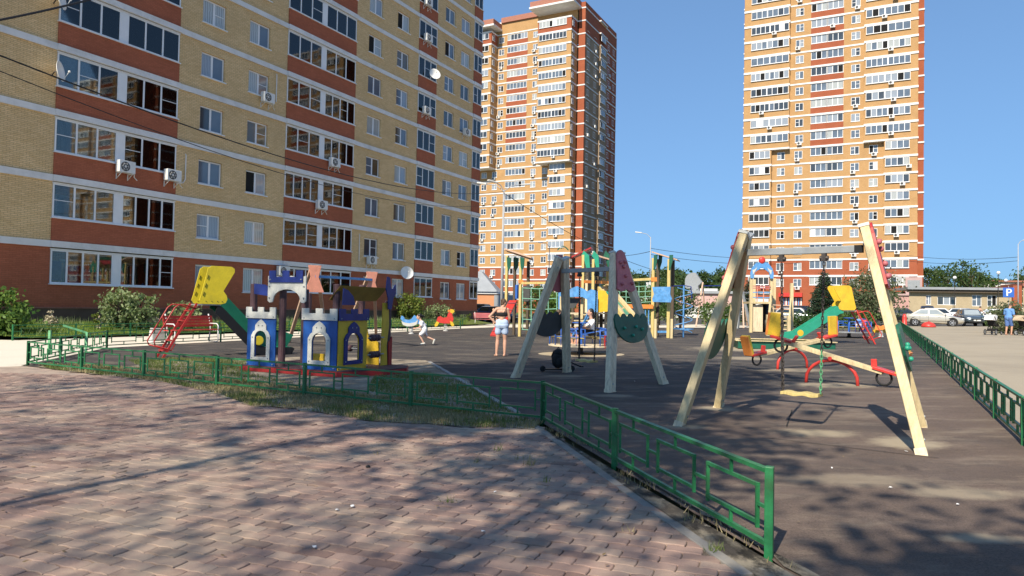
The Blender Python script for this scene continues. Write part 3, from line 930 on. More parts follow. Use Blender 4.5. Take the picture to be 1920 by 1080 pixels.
def on_block(s, z, out=0.0):
    return ORG + E1 * s + E2 * out + Vector((0, 0, z))
AC_LIST = [(2.9, 7.4, 0.06, 'white air conditioner mid-way along the lowest red apron of the wide corner balconies'),
           (5.4, 7.43, 0.06, 'white air conditioner at the corner of a red apron beside a bent cream pipe'),
           (16.1, 7.4, 0.06, 'white air conditioner hung on the red apron of the wide middle balcony, second floor'),
           (17.2, 10.3, 0.06, 'white air conditioner hung on the red apron of the wide middle balcony, third floor'),
           (11.5, 13.0, 0, 'white air conditioner under a small window with a straight pipe above it'),
           (27.5, 22.0, 0.06, 'white air conditioner on the narrow balcony stack, second from the top of the picture'),
           (27.5, 16.3, 0.06, 'white air conditioner on the narrow balcony stack below the round white dish'),
           (33.6, 16.0, 0, 'white air conditioner under the small window near the far corner'),
           (21.3, 4.25, 0, 'white air conditioner low on the yellow wall above the red ground floor'),
           (13.0, 3.05, 0.05, 'white air conditioner at the top of the ground floor balcony behind the castle'),
           (27.4, 24.8, 0.06, 'white air conditioner on the narrow balcony stack, highest one in the picture')]
for i, (s, z, o, lab) in enumerate(AC_LIST):
    if i == 0:
        AC0.location = on_block(s, z, o); AC0.rotation_euler = (0, 0, RZ_B); AC0['label'] = lab; AC0['group'] = 'air conditioners on the long brick block'
    else:
        dup(AC0, on_block(s, z, o), RZ_B, lab, 'air conditioners on the long brick block')
def dish(loc, yaw, pitch, rad, label):
    r = thing('satellite_dish', label, 'satellite dish', loc, 0, 'satellite dishes on the long brick block')
    Mx = Matrix.Rotation(yaw, 4, 'Z') @ Matrix.Rotation(pitch, 4, 'X')
    prof = [(0.001, 0.0)] + [(rad * q / 8, 0.28 * rad * (q / 8) ** 2) for q in range(1, 9)]
    prof += [(rad * q / 8, 0.28 * rad * (q / 8) ** 2 - 0.012) for q in range(8, 0, -1)]
    d = MB().lathe(prof, Mx, 24); d.build('reflector', 'dish_white', r, smooth=True)
    a = MB()
    tip = Mx @ Vector((0, -0.1 * rad, 1.0 * rad)); lo = Mx @ Vector((0, -rad, 0.25 * rad))
    a.tube([lo, tip], 0.014, 6); a.ball(tip, 0.05)
    a.build('feed_arm', 'ac_white', r)
    b = MB(); b.tube([Mx @ Vector((0, 0, -0.01)), Vector(-E2 * 0.0) + (Mx @ Vector((0, 0, -0.12))), -E2 * 0.42 + Vector((0, 0, -.1))], 0.025, 6)
    b.build('bracket', 'steel_dark', r)
    return r
dish(on_block(-0.45, 14.3, 0.45), math.radians(62.5 + 40), PI / 2 - .15, 0.44, 'white dish seen edge-on at the top left corner of the picture')
dish(on_block(-0.40, 11.2, 0.45), math.radians(62.5 + 40), PI / 2 - .15, 0.44, 'white dish seen edge-on beside the veiled balcony, with a cable behind')
dish(on_block(28.2, 19.6, 0.5), math.radians(62.5 - 36), PI / 2 - .3, 0.46, 'round white dish facing the camera high on the narrow balcony stack')
dish(on_block(25.1, 3.8, 0.5), math.radians(62.5 - 36), PI / 2 - .3, 0.50, 'round white dish low on the wall above the maple shrub')
for s, z0, z1, lab in ((12.35, 13.3, 14.9, 'thin cream pipe rising beside the small window'), (6.35, 7.7, 8.95, 'bent cream pipe beside the second floor balcony'), (20.2, 4.4, 6.2, 'thin pale pipe beside a window of the first upper floor')):
    tp = MB(); tp.tube([(0, 0, 0), (0, 0, z1 - z0), (-.05, 0, z1 - z0 + .05)], 0.03, 6)
    if z0 < 8 and z0 > 7: tp.tube([(0, 0, 0), (-.12, 0, -.2), (-.5, .05, -.3)], 0.03, 6)
    o = tp.build('drain_pipe', 'dish_white', loc=on_block(s, z0, 0.04)); o.rotation_euler = (0, 0, RZ_B)
    tag(o, lab, 'pipe', 'pale pipes on the long brick block')

# ------------------------------------------------------------------ the two towers
RZ_T = -AZ
TOW_G = ['glass_dark', 'glass_blue', 'glass_blue', 'glass_blue', 'glass_curtain', 'glass_curtain', 'glass_pale', 'glass_dark']
tw_cache = {}
def tower_window(parent, x0, x1, z0, z1, y, n, r, M4=None, name='window', p_white=0.01):
    """frame mesh with a child that holds its panes; meshes are shared by size"""
    var = r.randrange(4)
    w, h = round(x1 - x0, 2), round(z1 - z0, 2)
    key = (w, h, n, var)
    if key not in tw_cache:
        rr = random.Random(hash(key) % 9999)
        fr, gl = MB(), MB()
        mull = [w * i / n for i in range(1, n)]
        if n >= 6: mull[n // 2 - 1] += 0.0
        bar_frame(fr, 0, w, 0, h, -0.05, 0.075, 0.10, [(m_, 0.20 if (n >= 6 and i == n // 2 - 1) else 0.10) for i, m_ in enumerate(mull)])
        fr.box(-0.06, w + 0.06, -0.13, 0.0, -0.06, -0.001)
        if n == 2: fr.box(0.1 if var % 2 else w / 2 + .08, w / 2 - .08 if var % 2 else w - .1, -0.04, 0.03, h * .55, h * .55 + .07)
        edges = [0.09] + mull + [w - .09]
        for i in range(n):
            gl.box(edges[i] + .03, edges[i + 1] - .03, -0.005, 0.01, .08, h - .08, i)
        tw_cache[key] = (fr.mesh('window', 'frame_white'), gl)
    fm, gl = tw_cache[key]
    f = bpy.data.objects.new(name, fm); COL.objects.link(f); f.parent = parent
    f.matrix_local = (M4 or Matrix.Identity(4)) @ Matrix.Translation((x0, y, z0))
    base = r.choice(TOW_G)
    ms = []
    for i in range(n):
        q = r.random()
        if q < .07: ms.append('open_dark')
        elif q < .07 + p_white: ms.append('frame_white')
        elif q < .3: ms.append(r.choice(TOW_G))
        else: ms.append(base)
    gkey = (key, tuple(ms))
    if gkey not in tw_cache:
        tw_cache[gkey] = gl.mesh('panes', ms)
    g = bpy.data.objects.new('panes', tw_cache[gkey]); COL.objects.link(g); g.parent = f
    return f
def slab(mb, x0, x1, y0, y1, z, h=0.30, out=0.10, mi=0):
    mb.box(x0 - out, x1 + out, y0 - out, y1, z - h, z, mi)
ac_small_body = MB().box(-0.40, 0.40, -0.48, -0.14, 0.0, 0.58)
ac_small_me = ac_small_body.mesh('casing', 'ac_white')
fan_me = MB().lathe([(0.22, 0.0), (0.2, 0.02)], Matrix.Translation((-0.1, -0.481, 0.29)) @ Matrix.Rotation(PI / 2, 4, 'X'), 12).mesh('fan_grille', 'ac_dark')
brk = MB()
for x in (-.3, .3): brk.box(x - .025, x + .025, -.46, 0, -.05, 0)
brk_me = brk.mesh('bracket', 'ac_white')
def far_ac(tower, x, y, z, label, group, M4=None):
    r = bpy.data.objects.new('air_conditioner', None); COL.objects.link(r)
    r.matrix_world = tower.matrix_world_calc @ (M4 or Matrix.Identity(4)) @ Matrix.Translation((x, y, z)) if False else Matrix.Translation(tower.location) @ Matrix.Rotation(RZ_T, 4, 'Z') @ (M4 or Matrix.Identity(4)) @ Matrix.Translation((x, y, z))
    tag(r, label, 'air conditioner', group)
    for nm, me in (('casing', ac_small_me), ('fan_grille', fan_me), ('bracket', brk_me)):
        link_mesh(nm, me, r)
class Bands:                                    # one white band per storey
    def __init__(s): s.d = {}
    def box(s, x0, x1, y0, y1, z0, z1): s.d.setdefault(round(z1 / .29), MB()).box(x0, x1, y0, y1, z0, z1)
    def build(s, parent):
        for k in sorted(s.d): s.d[k].build('floor_band', 'ledge_white', parent)
ORD = ['first', 'second', 'third', 'fourth', 'fifth', 'sixth', 'seventh', 'eighth', 'ninth', 'tenth', 'eleventh', 'twelfth', 'thirteenth', 'fourteenth', 'fifteenth', 'sixteenth', 'seventeenth', 'eighteenth', 'nineteenth', 'twentieth', 'twenty-first', 'twenty-second', 'twenty-third', 'twenty-fourth']

# --- tower nearer the right
rt = thing('apartment_tower', 'tall orange brick tower with white bands behind the front swing, sky on both sides', 'apartment tower', (68.07, 120.0, 0), RZ_T)
rr = random.Random(21)
def zj(j): return 8.14 + 2.9 * j               # top of band j
NJ = 19
RED_TOP = zj(1)
ty, trd, tband = MB(), MB(), Bands()
ZG = 0.3
JT = 8                                          # the boxes are wide above this band and narrow below
# red lower storeys and main wall
# main wall plane y=0 between the boxes
mid_ops, mid_ops_r = [], []
small_up = [(-19.4, -18.05), (-10.25, -8.85)]
small_lo = [(-22.45, -21.12), (-19.5, -18.15), (-10.3, -8.92), (-7.36, -6.02)]
for j in range(-1, NJ):
    z = zj(j)
    up = j >= JT
    cols = small_up if up else small_lo
    for a, b in cols:
        tower_window(rt, a, b, z + .82, z + 2.2, 0.06, 2, rr)
        (mid_ops if j >= 1 else mid_ops_r).append((a, b, z + .82, z + 2.2))
    # centre strip
    for a, b, n in ((-16.8, -14.2, 3), (-14.1, -11.5, 3)):
        tower_window(rt, a, b, z + 1.12, z + 2.5, 0.06, n, rr, p_white=.025)
    (mid_ops if j >= 1 else mid_ops_r).append((-16.8, -11.5, z + 1.12, z + 2.5))
    if up:
        MB().box(-16.85, -11.45, -0.04, 0.0, z, z + 1.1).build('apron', 'tower_red_brick', rt)
    bx = [(-28.3, -20.35, -27.05, -20.5, 7), (-8.15, 0.0, -7.9, -1.15, 7)] if up else [(-28.3, -23.36, -27.2, -23.6, 4), (-5.05, -0.05, -4.88, -1.25, 4)]
    for q, (a, b, wa, wb, n) in enumerate(bx):
        k = rr.choice([6, 7, 8]) if n == 7 else 4
        if j == JT - 1: k, wa = 4, (wa if q == 0 else wa)
        tower_window(rt, wa, wb, z + 1.12, z + 2.5, -0.86, k, rr, p_white=.025)
        m_ = ty if j >= 1 else trd
        wall(m_, a, b, z, z + 2.9, [(wa, wb, z + 1.12, z + 2.5)], y=-0.8, depth=.12)
        for xx in (a, b):
            m_.quad((xx, -.8, z), (xx, 0, z), (xx, 0, z + 2.9), (xx, -.8, z + 2.9))
wall(ty, -28.3, 0, zj(1), zj(NJ), mid_ops, depth=.14)
wall(trd, -28.3, 0, ZG, zj(1), mid_ops_r, depth=.14)
for a, b in ((-28.3, -20.35), (-8.15, 0.0)):     # underside and loggia of the wide boxes
    ty.quad((a, -.8, zj(JT)), (b, -.8, zj(JT)), (b, 0, zj(JT)), (a, 0, zj(JT)))
for q, (a, b) in enumerate(((-28.3, -20.35), (-8.15, 0.0))):
    tband.box(a - .08, b + .08, -.9, 0.02, zj(JT) - .3, zj(JT))
for j in range(0, NJ + 1):
    z = zj(j)
    tband.box(-28.3, 0, -.06, 0.02, z - .28, z)
    if j > JT:
        for a, b in ((-28.3, -20.35), (-8.15, 0.0)): tband.box(a - .06, b + .06, -.92, -.06, z - .38, z)
    elif j < JT:
        for a, b in ((-28.3, -23.36), (-5.05, -.05)): tband.box(a - .06, b + .06, -.92, -.06, z - .34, z)
    tband.box(-16.95, -11.35, -.12, -.06, z - .36, z - .002)
    tband.box(0.02, 1.1, 3.3, 20, z - .28, z)
    tband.box(-29.4, -28.32, 4.8, 20, z - .28, z)
trd.box(0.0, 1.02, 3.4, 20, ZG, zj(NJ))
trd.box(-29.3, -28.3, 4.9, 20, ZG, zj(NJ))
ty.box(-28.3, 0, 0.2, 20, zj(NJ) - .3, zj(NJ))
ty.quad((-28.3, 20, ZG), (0, 20, ZG), (0, 20, zj(NJ)), (-28.3, 20, zj(NJ)))
trd.box(0.0, 0.02, 0.0, 3.4, ZG, zj(NJ)); trd.box(-28.32, -28.3, 0, 4.9, ZG, zj(NJ))
ty.build('wall', 'tower_yellow_brick', rt)
trd.build('red_wall', 'tower_red_brick', rt)
tband.build(rt)
# ground storey: dark shop windows, an awning and a door
g_ = MB(); g_.box(-13.5, -8.6, -.03, .1, 1.0, 4.5); g_.build('shop_window', 'glass_dark', rt)
g_ = MB()
for q in range(9): g_.box(-21.6 + q * .42, -21.4 + q * .42, -.1, 0, 1.6, 4.0, q % 2)
g_.box(-21.9, -17.9, -.9, 0, 4.2, 4.9, 2); g_.build('shop_awning', ['frame_white', 'paint_light_blue', 'paint_red_bright'], rt)
tower_window(rt, -16.6, -15.2, 2.2, 3.7, .0, 2, rr)
tower_window(rt, -5.0, -1.2, 2.4, 4.0, -.9, 4, rr)
GR_R = 'air conditioners on the tower behind the swings'
acs = []
for j in range(-1, NJ - 1):
    for nm, xs, y, p in (('in the small windows left of the centre strip', -19.0, 0.0, .32), ('in the small windows right of the centre strip', -9.6, 0.0, .30),
                         ('under the wide left hand balcony windows', -24.0 if j >= JT else -24.5, -.85, .33), ('under the wide right hand balcony windows', -4.5 if j >= JT else -2.5, -.85, .34), ('under the centre window strip', -13.6, -.05, .14)):
        if rr.random() < p: acs.append((xs + rr.uniform(-1.2, 1.2) * (1 if y else .3), y, zj(j) + (.28 if y == 0 else .55), 'white air conditioner %s, %s floor up' % (nm, ORD[j + 2])))
    if j < JT:
        for nm, xs in (('in the outermost small windows by the left edge', -21.6), ('in the outermost small windows by the right edge', -6.6)):
            if rr.random() < .34: acs.append((xs + rr.uniform(-.3, .3), 0.0, zj(j) + .28, 'white air conditioner %s, %s floor up' % (nm, ORD[j + 2])))
for x, y, z, lab in acs: far_ac(rt, x, y, z, lab, GR_R)
t3 = dup(rt, Vector((130.0, 80.0, 0)), RZ_T, 'third orange tower of the row, standing right of the picture and mirrored in window panes')
t4 = dup(rt, Vector((183.0, 43.0, 0)), RZ_T, 'fourth orange tower, added unseen farther right to fill the reflections in balcony panes')  # guessed tower out of view, added to keep sky out of the balcony reflections
# pink annex at its foot
an = thing('annex', 'low pink rendered annex at the right foot of the tower behind the swing', 'annex', Vector((68.07, 120, 0)) + E2 * -7.0 - E1 * 3.0, RZ_T)
mat('pink_render', (0.50, 0.30, 0.27), 0.85, 0.08, 1)
mat('pink_trim', (0.46, 0.32, 0.31), 0.8, 0.08, 1)
MB().box(0, 8.6, 0, 2.1, 0.2, 4.55).build('wall', 'pink_render', an)
MB().box(-.2, 8.8, -.25, 2.1, 4.552, 4.85).build('roof', 'pink_trim', an)
MB().box(5.2, 7.6, 0.3, 2.1, 4.86, 7.6).build('entrance_box', 'pink_trim', an)
MB().box(5.5, 7.3, 0.25, 0.31, 5.2, 7.1).build('grille', 'steel_grey', an)

# --- tower in the middle
mt = thing('apartment_tower', 'tall orange brick tower with shaded red side and overhanging roof beside the long block', 'apartment tower', (15.27, 158.0, 0), RZ_T)
rm = random.Random(31)
def zk(j): return 5.0 + 2.9 * j
NK = 22
ty, trd, tband = MB(), MB(), Bands()
KT = 10
ops_y, ops_r = [], []
side_y, side_r = [], []
SM = Matrix.Rotation(PI / 2, 4, 'Z')             # side wall: local x runs along +y of the tower
for j in range(-1, NK):
    z = zk(j)
    up = j >= KT
    red = j < 2
    top = j >= NK - 1
    cols = [(-21.9, -20.5), (-12.9, -11.6)] if up else [(-26.0, -24.6), (-23.1, -21.8), (-13.0, -11.7), (-10.0, -8.7)]
    for a, b in cols:
        if not top:
            tower_window(mt, a, b, z + .82, z + 2.2, .06, 2, rm); (ops_r if red else ops_y).append((a, b, z + .82, z + 2.2))
    for a, b in ((-19.6, -17.05), (-16.95, -14.4)):
        if not top: tower_window(mt, a, b, z + 1.12, z + 2.5, .06, 3, rm, p_white=.025)
    if not top: (ops_r if red else ops_y).append((-19.6, -14.4, z + 1.12, z + 2.5))
    if j >= KT + 2 and not top: MB().box(-19.7, -14.3, -.05, 0, z, z + 1.1).build('apron', 'tower_red_brick', mt)
    if up and not top:
        boxes = [(-31.5, -22.3, -31.2, -23.0, 8, 3.0), (-10.05, -1.85, -9.7, -3.0, 8, 3.5)]
    elif not top:
        boxes = [(-7.6, -1.85, -7.2, -3.4, 4, 2.2)]
    else:
        boxes = []
    for a, b, wa, wb, n, d in boxes:
        tower_window(mt, wa, wb, z + 1.12, z + 2.5, -d - .04, n, rm, p_white=.03)
        m_ = trd if (red or j == NK - 2) else ty
        wall(m_, a, b, z, z + 2.9, [(wa, wb, z + 1.12, z + 2.5)], y=-d, depth=.12)
        m_.quad((a, -d, z), (a, 0, z), (a, 0, z + 2.9), (a, -d, z + 2.9))
        m_.quad((b, -d, z), (b, 0, z), (b, 0, z + 2.9), (b, -d, z + 2.9))
        tower_window(mt, .5, 1.5, z + .85, z + 2.2, -.03, 2, rm, Matrix.Translation((b, -d, 0)) @ SM)
        tband.box(a - .08, b + .08, -d - .12, -.02, z + 2.9 - .36, z + 2.9)
        if j == KT: tband.box(a - .08, b + .08, -d - .12, 0, z - .3, z)
    # side wall
    if not top:
        for a, b in ((1.4, 2.7), (5.6, 7.0), (9.0, 12.0), (14.6, 16.0), (18.2, 19.6)):
            w3 = b - a > 2.5
            tower_window(mt, a, b, z + (1.1 if w3 else .82), z + (2.5 if w3 else 2.2), (-.5 if w3 else .04), 3 if w3 else 2, rm, SM)
    tband.box(0.0, .12, -.04, 8.5, z + 2.62, z + 2.9); tband.box(.0, .62, 8.5, 12.9, z + 2.62, z + 2.9); tband.box(0, .12, 12.9, 20.85, z + 2.62, z + 2.9)
    tband.box(-30, .1, -.08, .02, z + 2.62, z + 2.9)
zt = zk(NK)
wall(ty, -31.5, -1.8, zk(2), zt, ops_y, depth=.14)
wall(trd, -31.5, -1.8, 0, zk(2), ops_r, depth=.14)
trd.box(-1.55, 0, 0, .5, 0, zt + 1.2); trd.box(-1.8, -1.55, .9, 1.0, 0, zt)
sy = MB(); sy.box(-.3, 0, .5, 8.5, zk(0), zk(NK - 2)); sy.box(-.3, .5, 8.5, 12.9, zk(0), zk(NK - 2)); sy.build('side_wall', 'tower_yellow_brick_shaded', mt)
trd.box(-.3, 0, 12.9, 20.8, 0, zt); trd.box(-.3, 0, .5, 12.9, 0, zk(0)); trd.box(-.3, 0.02, .5, 12.9, zk(NK - 2), zt); trd.box(-.3, 0, .5, 20.8, zt, zt + 1.2)
trd.box(-31.5, 0, 20.8, 21, 0, zt)
ty.build('wall', 'tower_yellow_brick', mt)
trd.build('red_wall', 'tower_red_brick', mt)
tband.build(mt)
mat('roof_red', (0.36, 0.15, 0.10), 0.7)
for a, b, d, z in ((-33, -21.2, 4.2, zt - 2.3), (-11.6, -1.0, 4.6, zt - .4)):
    rf = MB().box(a, b, -d, .5, z + .5, z + 1.7).build('roof', 'roof_red', mt)
    MB().box(a - .15, b + .15, -d - .15, .55, z + .1, z + .5).build('fascia', 'ledge_white', rf)
rf = MB().box(-21.2, -11.6, -.4, .5, zt - .3, zt + .9).build('roof', 'roof_red', mt)
MB().box(-31, -.2, 1, 20.5, zt, zt + .4).build('roof_deck', 'plinth', mt)
GR_M = 'air conditioners on the tower beside the long block'
for j in range(-1, NK - 2):
    up = j >= KT
    for nm, x, y, p in (('in the small windows nearest the long block', -21.3 if up else -22.5, 0, .5), ('in the small windows beside the corner balcony', -12.3, 0, .42), ('under the corner balcony windows', -5.5, -3.5 if up else -2.2, .14), ('behind the tall lamp beside the long block', -25.2, -3.0 if up else 0, .35)):
        if rm.random() < p: far_ac(mt, x + rm.uniform(-.3, .3), y, zk(j) + (.25 if y == 0 else .5), 'white air conditioner %s, %s floor up' % (nm, ORD[j + 2]), GR_M)
    for nm, x in (('on the shaded side near the lit corner', 2.0), ('on the shaded side in its second column', 6.3), ('on the shaded side near the far edge', 15.4)):
        if rm.random() < .22: far_ac(mt, x, 0, zk(j) + .25, 'white air conditioner %s, %s floor up' % (nm, ORD[j + 2]), GR_M, SM)

# --- low buildings
mat('orange_render', (0.60, 0.27, 0.13), 0.8, 0.08, 1)
mat('roof_grey', (0.30, 0.32, 0.34), 0.5, 0.1, 1)
ob = thing('shop_building', 'low orange building with a grey hipped roof beyond the far end of the long block', 'building', P(905, 585, 95).xy.to_3d(), -math.radians(5))
MB().box(-6, 2.6, 0, 8, 0, 3.1).build('wall', 'orange_render', ob)
MB().box(-6.2, 2.8, -.2, 8.2, 3.1, 3.4).build('fascia', 'ledge_white', ob)
MB().add([(-6.3, -.4, 3.4), (2.0, -.4, 3.4), (2.0, 8, 3.4), (-6.3, 8, 3.4), (-5, 2.5, 6.2), (-.6, 2.5, 6.2), (-.6, 5, 6.2), (-5, 5, 6.2)], [(0, 1, 5, 4), (1, 2, 6, 5), (2, 3, 7, 6), (3, 0, 4, 7), (4, 5, 6, 7)]).build('roof', 'roof_grey', ob)
MB().box(1.5, 4.5, -.06, 0.0, .2, 3.0).build('door_panel', 'roof_grey', ob)
pk = thing('utility_building', 'low pink and white utility building with grey flat roof before the wood', 'building', P(1322, 590, 108).xy.to_3d(), -math.radians(20))
mat('pink_block', (0.56, 0.36, 0.33), 0.8, 0.08, 1)
MB().box(-5.5, 4.0, 0, 6, 0, 2.0).build('lower_wall', 'ledge_white', pk)
MB().box(-4.5, 4.0, -.02, 6, 2.0, 4.0).build('upper_wall', 'pink_block', pk)
MB().box(4.02, 9, 0.3, 6, 0, 3.6).build('side_wall', 'ledge_white', pk)
MB().box(-5.8, 9.3, -.4, 6.2, 4.01, 4.4).build('roof', 'roof_grey', pk)
vt = thing('roof_cowl', 'big grey bent ventilation cowl above the utility building roof', 'roof vent', P(1312, 553, 110), -math.radians(20))
q = MB()
arc = [(-1.0 + 1.25 * math.cos(PI - a * PI / 12), 2.2 + 1.25 * math.sin(PI - a * PI / 12)) for a in range(0, 8)]
q.prism([(-2.25, 0), (-2.25, 2.2)] + arc[1:] + [(0.3, 2.0), (-.3, 1.4), (0, 0)], 2.0); q.build('hood', 'steel_grey', vt)
MB().box(-.0, 2.6, .2, 1.8, 0, 1.0).build('duct', 'steel_white', vt)
lb = thing('low_building', 'long low beige brick building with dark roof edge and white windows behind the parked cars', 'building', P(1733, 590, 104).xy.to_3d() + Vector((0, 0, gz(60))), -math.radians(16))
lops = [(.2, .9, 2.0, 3.4), (1.7, 4.1, 2.0, 3.2), (6.1, 7.3, 1.9, 3.5), (8.0, 9.2, 1.9, 3.5)]
lw = MB(); wall(lw, -2, 11.0, -.4, 4.2, lops, depth=.2); lw.quad((11.0, 0, -.4), (11.0, 8, -.4), (11.0, 8, 4.2), (11.0, 0, 4.2)); lw.build('wall', 'beige_brick', lb)
for a, b, c, d in lops: tower_window(lb, a, b, c, d, .16, 3 if b - a > 2 else 2, rr)
MB().box(-2.4, 10.95, -.9, 8, 4.2, 4.55).build('roof', 'roof_grey', lb)
MB().box(-2.3, 10.9, -.62, -.02, 3.8, 4.19).build('eaves_board', 'post_dark', lb)
MB().box(11.02, 12.1, -.5, 8, -.4, 4.9).build('pier', 'tower_red_brick', lb)
lb2 = thing('low_building', 'beige building with a brown parapet beyond the brick pier, behind the parking sign', 'building', lb.location + Vector((11.8, -3.4, 0.1)), -math.radians(16))
lops = [(.8, 2.8, 1.8, 3.7), (4.4, 6.2, 1.8, 3.6), (8.5, 10.5, 1.8, 3.6)]
lw = MB(); wall(lw, 0.1, 22, -.6, 4.7, lops, depth=.2); lw.build('wall', 'beige_brick', lb2)
for a, b, c, d in lops: tower_window(lb2, a, b, c, d, .16, 2, rr)
MB().box(0, 22, -.25, 8, 4.7, 5.15).build('parapet', 'plinth_ledge', lb2)
lb3 = thing('white_building', 'white rendered building showing above the low beige roofs', 'building', P(1843, 590, 140).xy.to_3d() + Vector((0, 0, gz(60))), -math.radians(12))
lw = MB(); wall(lw, 0, 26, -1, 7.2, [(3, 4.6, 4.2, 5.8), (9, 10.6, 4.2, 5.8)], depth=.2); lw.build('wall', 'ledge_white', lb3)
for a in (3, 9): tower_window(lb3, a, a + 1.6, 4.2, 5.8, .16, 2, rr)
MB().box(-.3, 26.3, -.4, 9, 7.2, 7.5).build('roof', 'roof_red', lb3)

# ------------------------------------------------------------------ trees and shrubs
def leaf_quads(C, size, rng, flat=0.0, aspect=0.55, along=None):
    n = len(C)
    a = rng.normal(size=(n, 3)) if along is None else along + 0.35 * rng.normal(size=(n, 3))
    if flat: a[:, 2] *= (1 - flat)
    a /= np.linalg.norm(a, axis=1)[:, None] + 1e-9
    b = rng.normal(size=(n, 3)); b -= a * (a * b).sum(1)[:, None]; b /= np.linalg.norm(b, axis=1)[:, None] + 1e-9
    s = size * rng.uniform(0.6, 1.35, size=(n, 1))
    a = a * s; b = b * s * aspect
    V = np.empty((n, 4, 3))
    V[:, 0] = C - a * .5; V[:, 1] = C + b * .5; V[:, 2] = C + a * .5; V[:, 3] = C - b * .5
    return V
def crown_points(rng, n, nc, rx, ry, rz, spread, hollow=0.55, limbs=26):
    d = rng.normal(size=(nc, 3)); d /= np.linalg.norm(d, axis=1)[:, None]
    rad = hollow + (1 - hollow) * rng.random((nc, 1)) ** 0.6
    cen = d * rad * np.array([rx, ry, rz])
    pick = rng.integers(0, nc, n)
    sz = rng.uniform(0.6, 1.3, nc)[pick][:, None]
    return cen[pick] + rng.normal(size=(n, 3)) * spread * sz * np.array([1, 1, .75]), cen
def tree(name, label, cat, loc, h, r, z0, n, leaf, lm, seed, nc=45, group=None, trunk_r=None, spread=None, stems=1, hollow=0.55, limbs=26):
    rng = np.random.default_rng(seed)
    t = thing(name, label, cat, loc, 0, group)
    rzv = (h - z0) / 2
    C, cen = crown_points(rng, n, nc, r, r, rzv, spread or r * .22, hollow)
    mid = np.array([0, 0, z0 + rzv])
    C = C + mid; cen = cen + mid
    C[:, 2] = np.maximum(C[:, 2], 0.02)
    tr = trunk_r or h * .018 + .03
    mb = MB()
    for s in range(stems):
        ox = 0 if stems == 1 else rng.uniform(-.2, .2) * r
        oy = 0 if stems == 1 else rng.uniform(-.2, .2) * r
        top = np.array([ox * 2 + rng.normal() * .1, oy * 2 + rng.normal() * .1, z0 + rzv * 1.5])
        pts = [Vector((ox, oy, -.1)), Vector((ox * 1.3 + rng.normal() * .03 * h * .2, oy * 1.3, h * .25)), Vector((top[0] * .6, top[1] * .6, z0 + rzv * .6)), Vector(top)]
        mb.tube(pts, [tr * 1.25, tr, tr * .65, tr * .15], 8)
    for c in cen[:min(nc, limbs)]:
        k = rng.uniform(.35, .85)
        base = Vector((0, 0, max(z0 * .8, c[2] * k)))
        base.z = min(base.z, z0 + rzv * 1.3)
        m_ = base.lerp(Vector(c), .5) + Vector((0, 0, .06 * h * rng.uniform(-.5, 1)))
        mb.tube([base, m_, Vector(c)], [tr * .4, tr * .25, tr * .08], 5)
    mb.build('trunk' if h > 1.6 else 'stem', 'bark', t, smooth=True)
    crown = link_mesh('crown', quads_mesh('crown', leaf_quads(C, leaf, rng), lm), t)
    return t
def conifer(label, loc, h, r, seed, group=None, n=9000, lm='leaf_spruce', leaf=.16):
    rng = np.random.default_rng(seed)
    t = thing('spruce_tree', label, 'spruce tree', loc, 0, group)
    tips, starts = [], []
    z = 0.12 * h
    while z < h * .985:
        f = 1 - (z - .08 * h) / (h * .94)
        k = max(4, int(9 * f + 4))
        a0 = rng.uniform(0, 6.28)
        for i in range(k):
            a = a0 + 6.283 * i / k + rng.normal() * .15
            L = r * f ** .85 * rng.uniform(.75, 1.1) + .05
            starts.append((0, 0, z)); tips.append((math.cos(a) * L, math.sin(a) * L, z - L * rng.uniform(.05, .3) + .12 * L))
        z += h * .05 * (0.5 + .7 * f)
    starts, tips = np.array(starts), np.array(tips)
    wts = np.linalg.norm(tips - starts, axis=1); pk = rng.choice(len(tips), n, p=wts / wts.sum())
    u = rng.random((n, 1)) ** .75
    d = tips[pk] - starts[pk]
    side = np.cross(d, [0, 0, 1]); side /= np.linalg.norm(side, axis=1)[:, None] + 1e-9
    C = starts[pk] + d * u + side * rng.normal(size=(n, 1)) * .16 * r * (1.15 - u) + rng.normal(size=(n, 3)) * [.03, .03, .05] + np.array([0, 0, -.10]) * u * r * .6
    mb = MB()
    mb.tube([(0, 0, -.1), (0, 0, h * .5), (0, 0, h)], [h * .022, h * .014, .01], 8)
    for s_, e_ in list(zip(starts, tips))[::2]: mb.tube([s_, e_], [.018, .006], 4)
    mb.build('trunk', 'bark', t)
    al = d / (np.linalg.norm(d, axis=1)[:, None] + 1e-9) + side * rng.normal(size=(n, 1)) * .5
    link_mesh('crown', quads_mesh('crown', leaf_quads(C, leaf, rng, aspect=.32, along=al), lm), t)
    return t
def gpt(px, py): return G(px, py)
def atd(px, d, off=0.0):
    p = P(px, 575, d); return Vector((p.x, p.y, gz(p.x) + off))
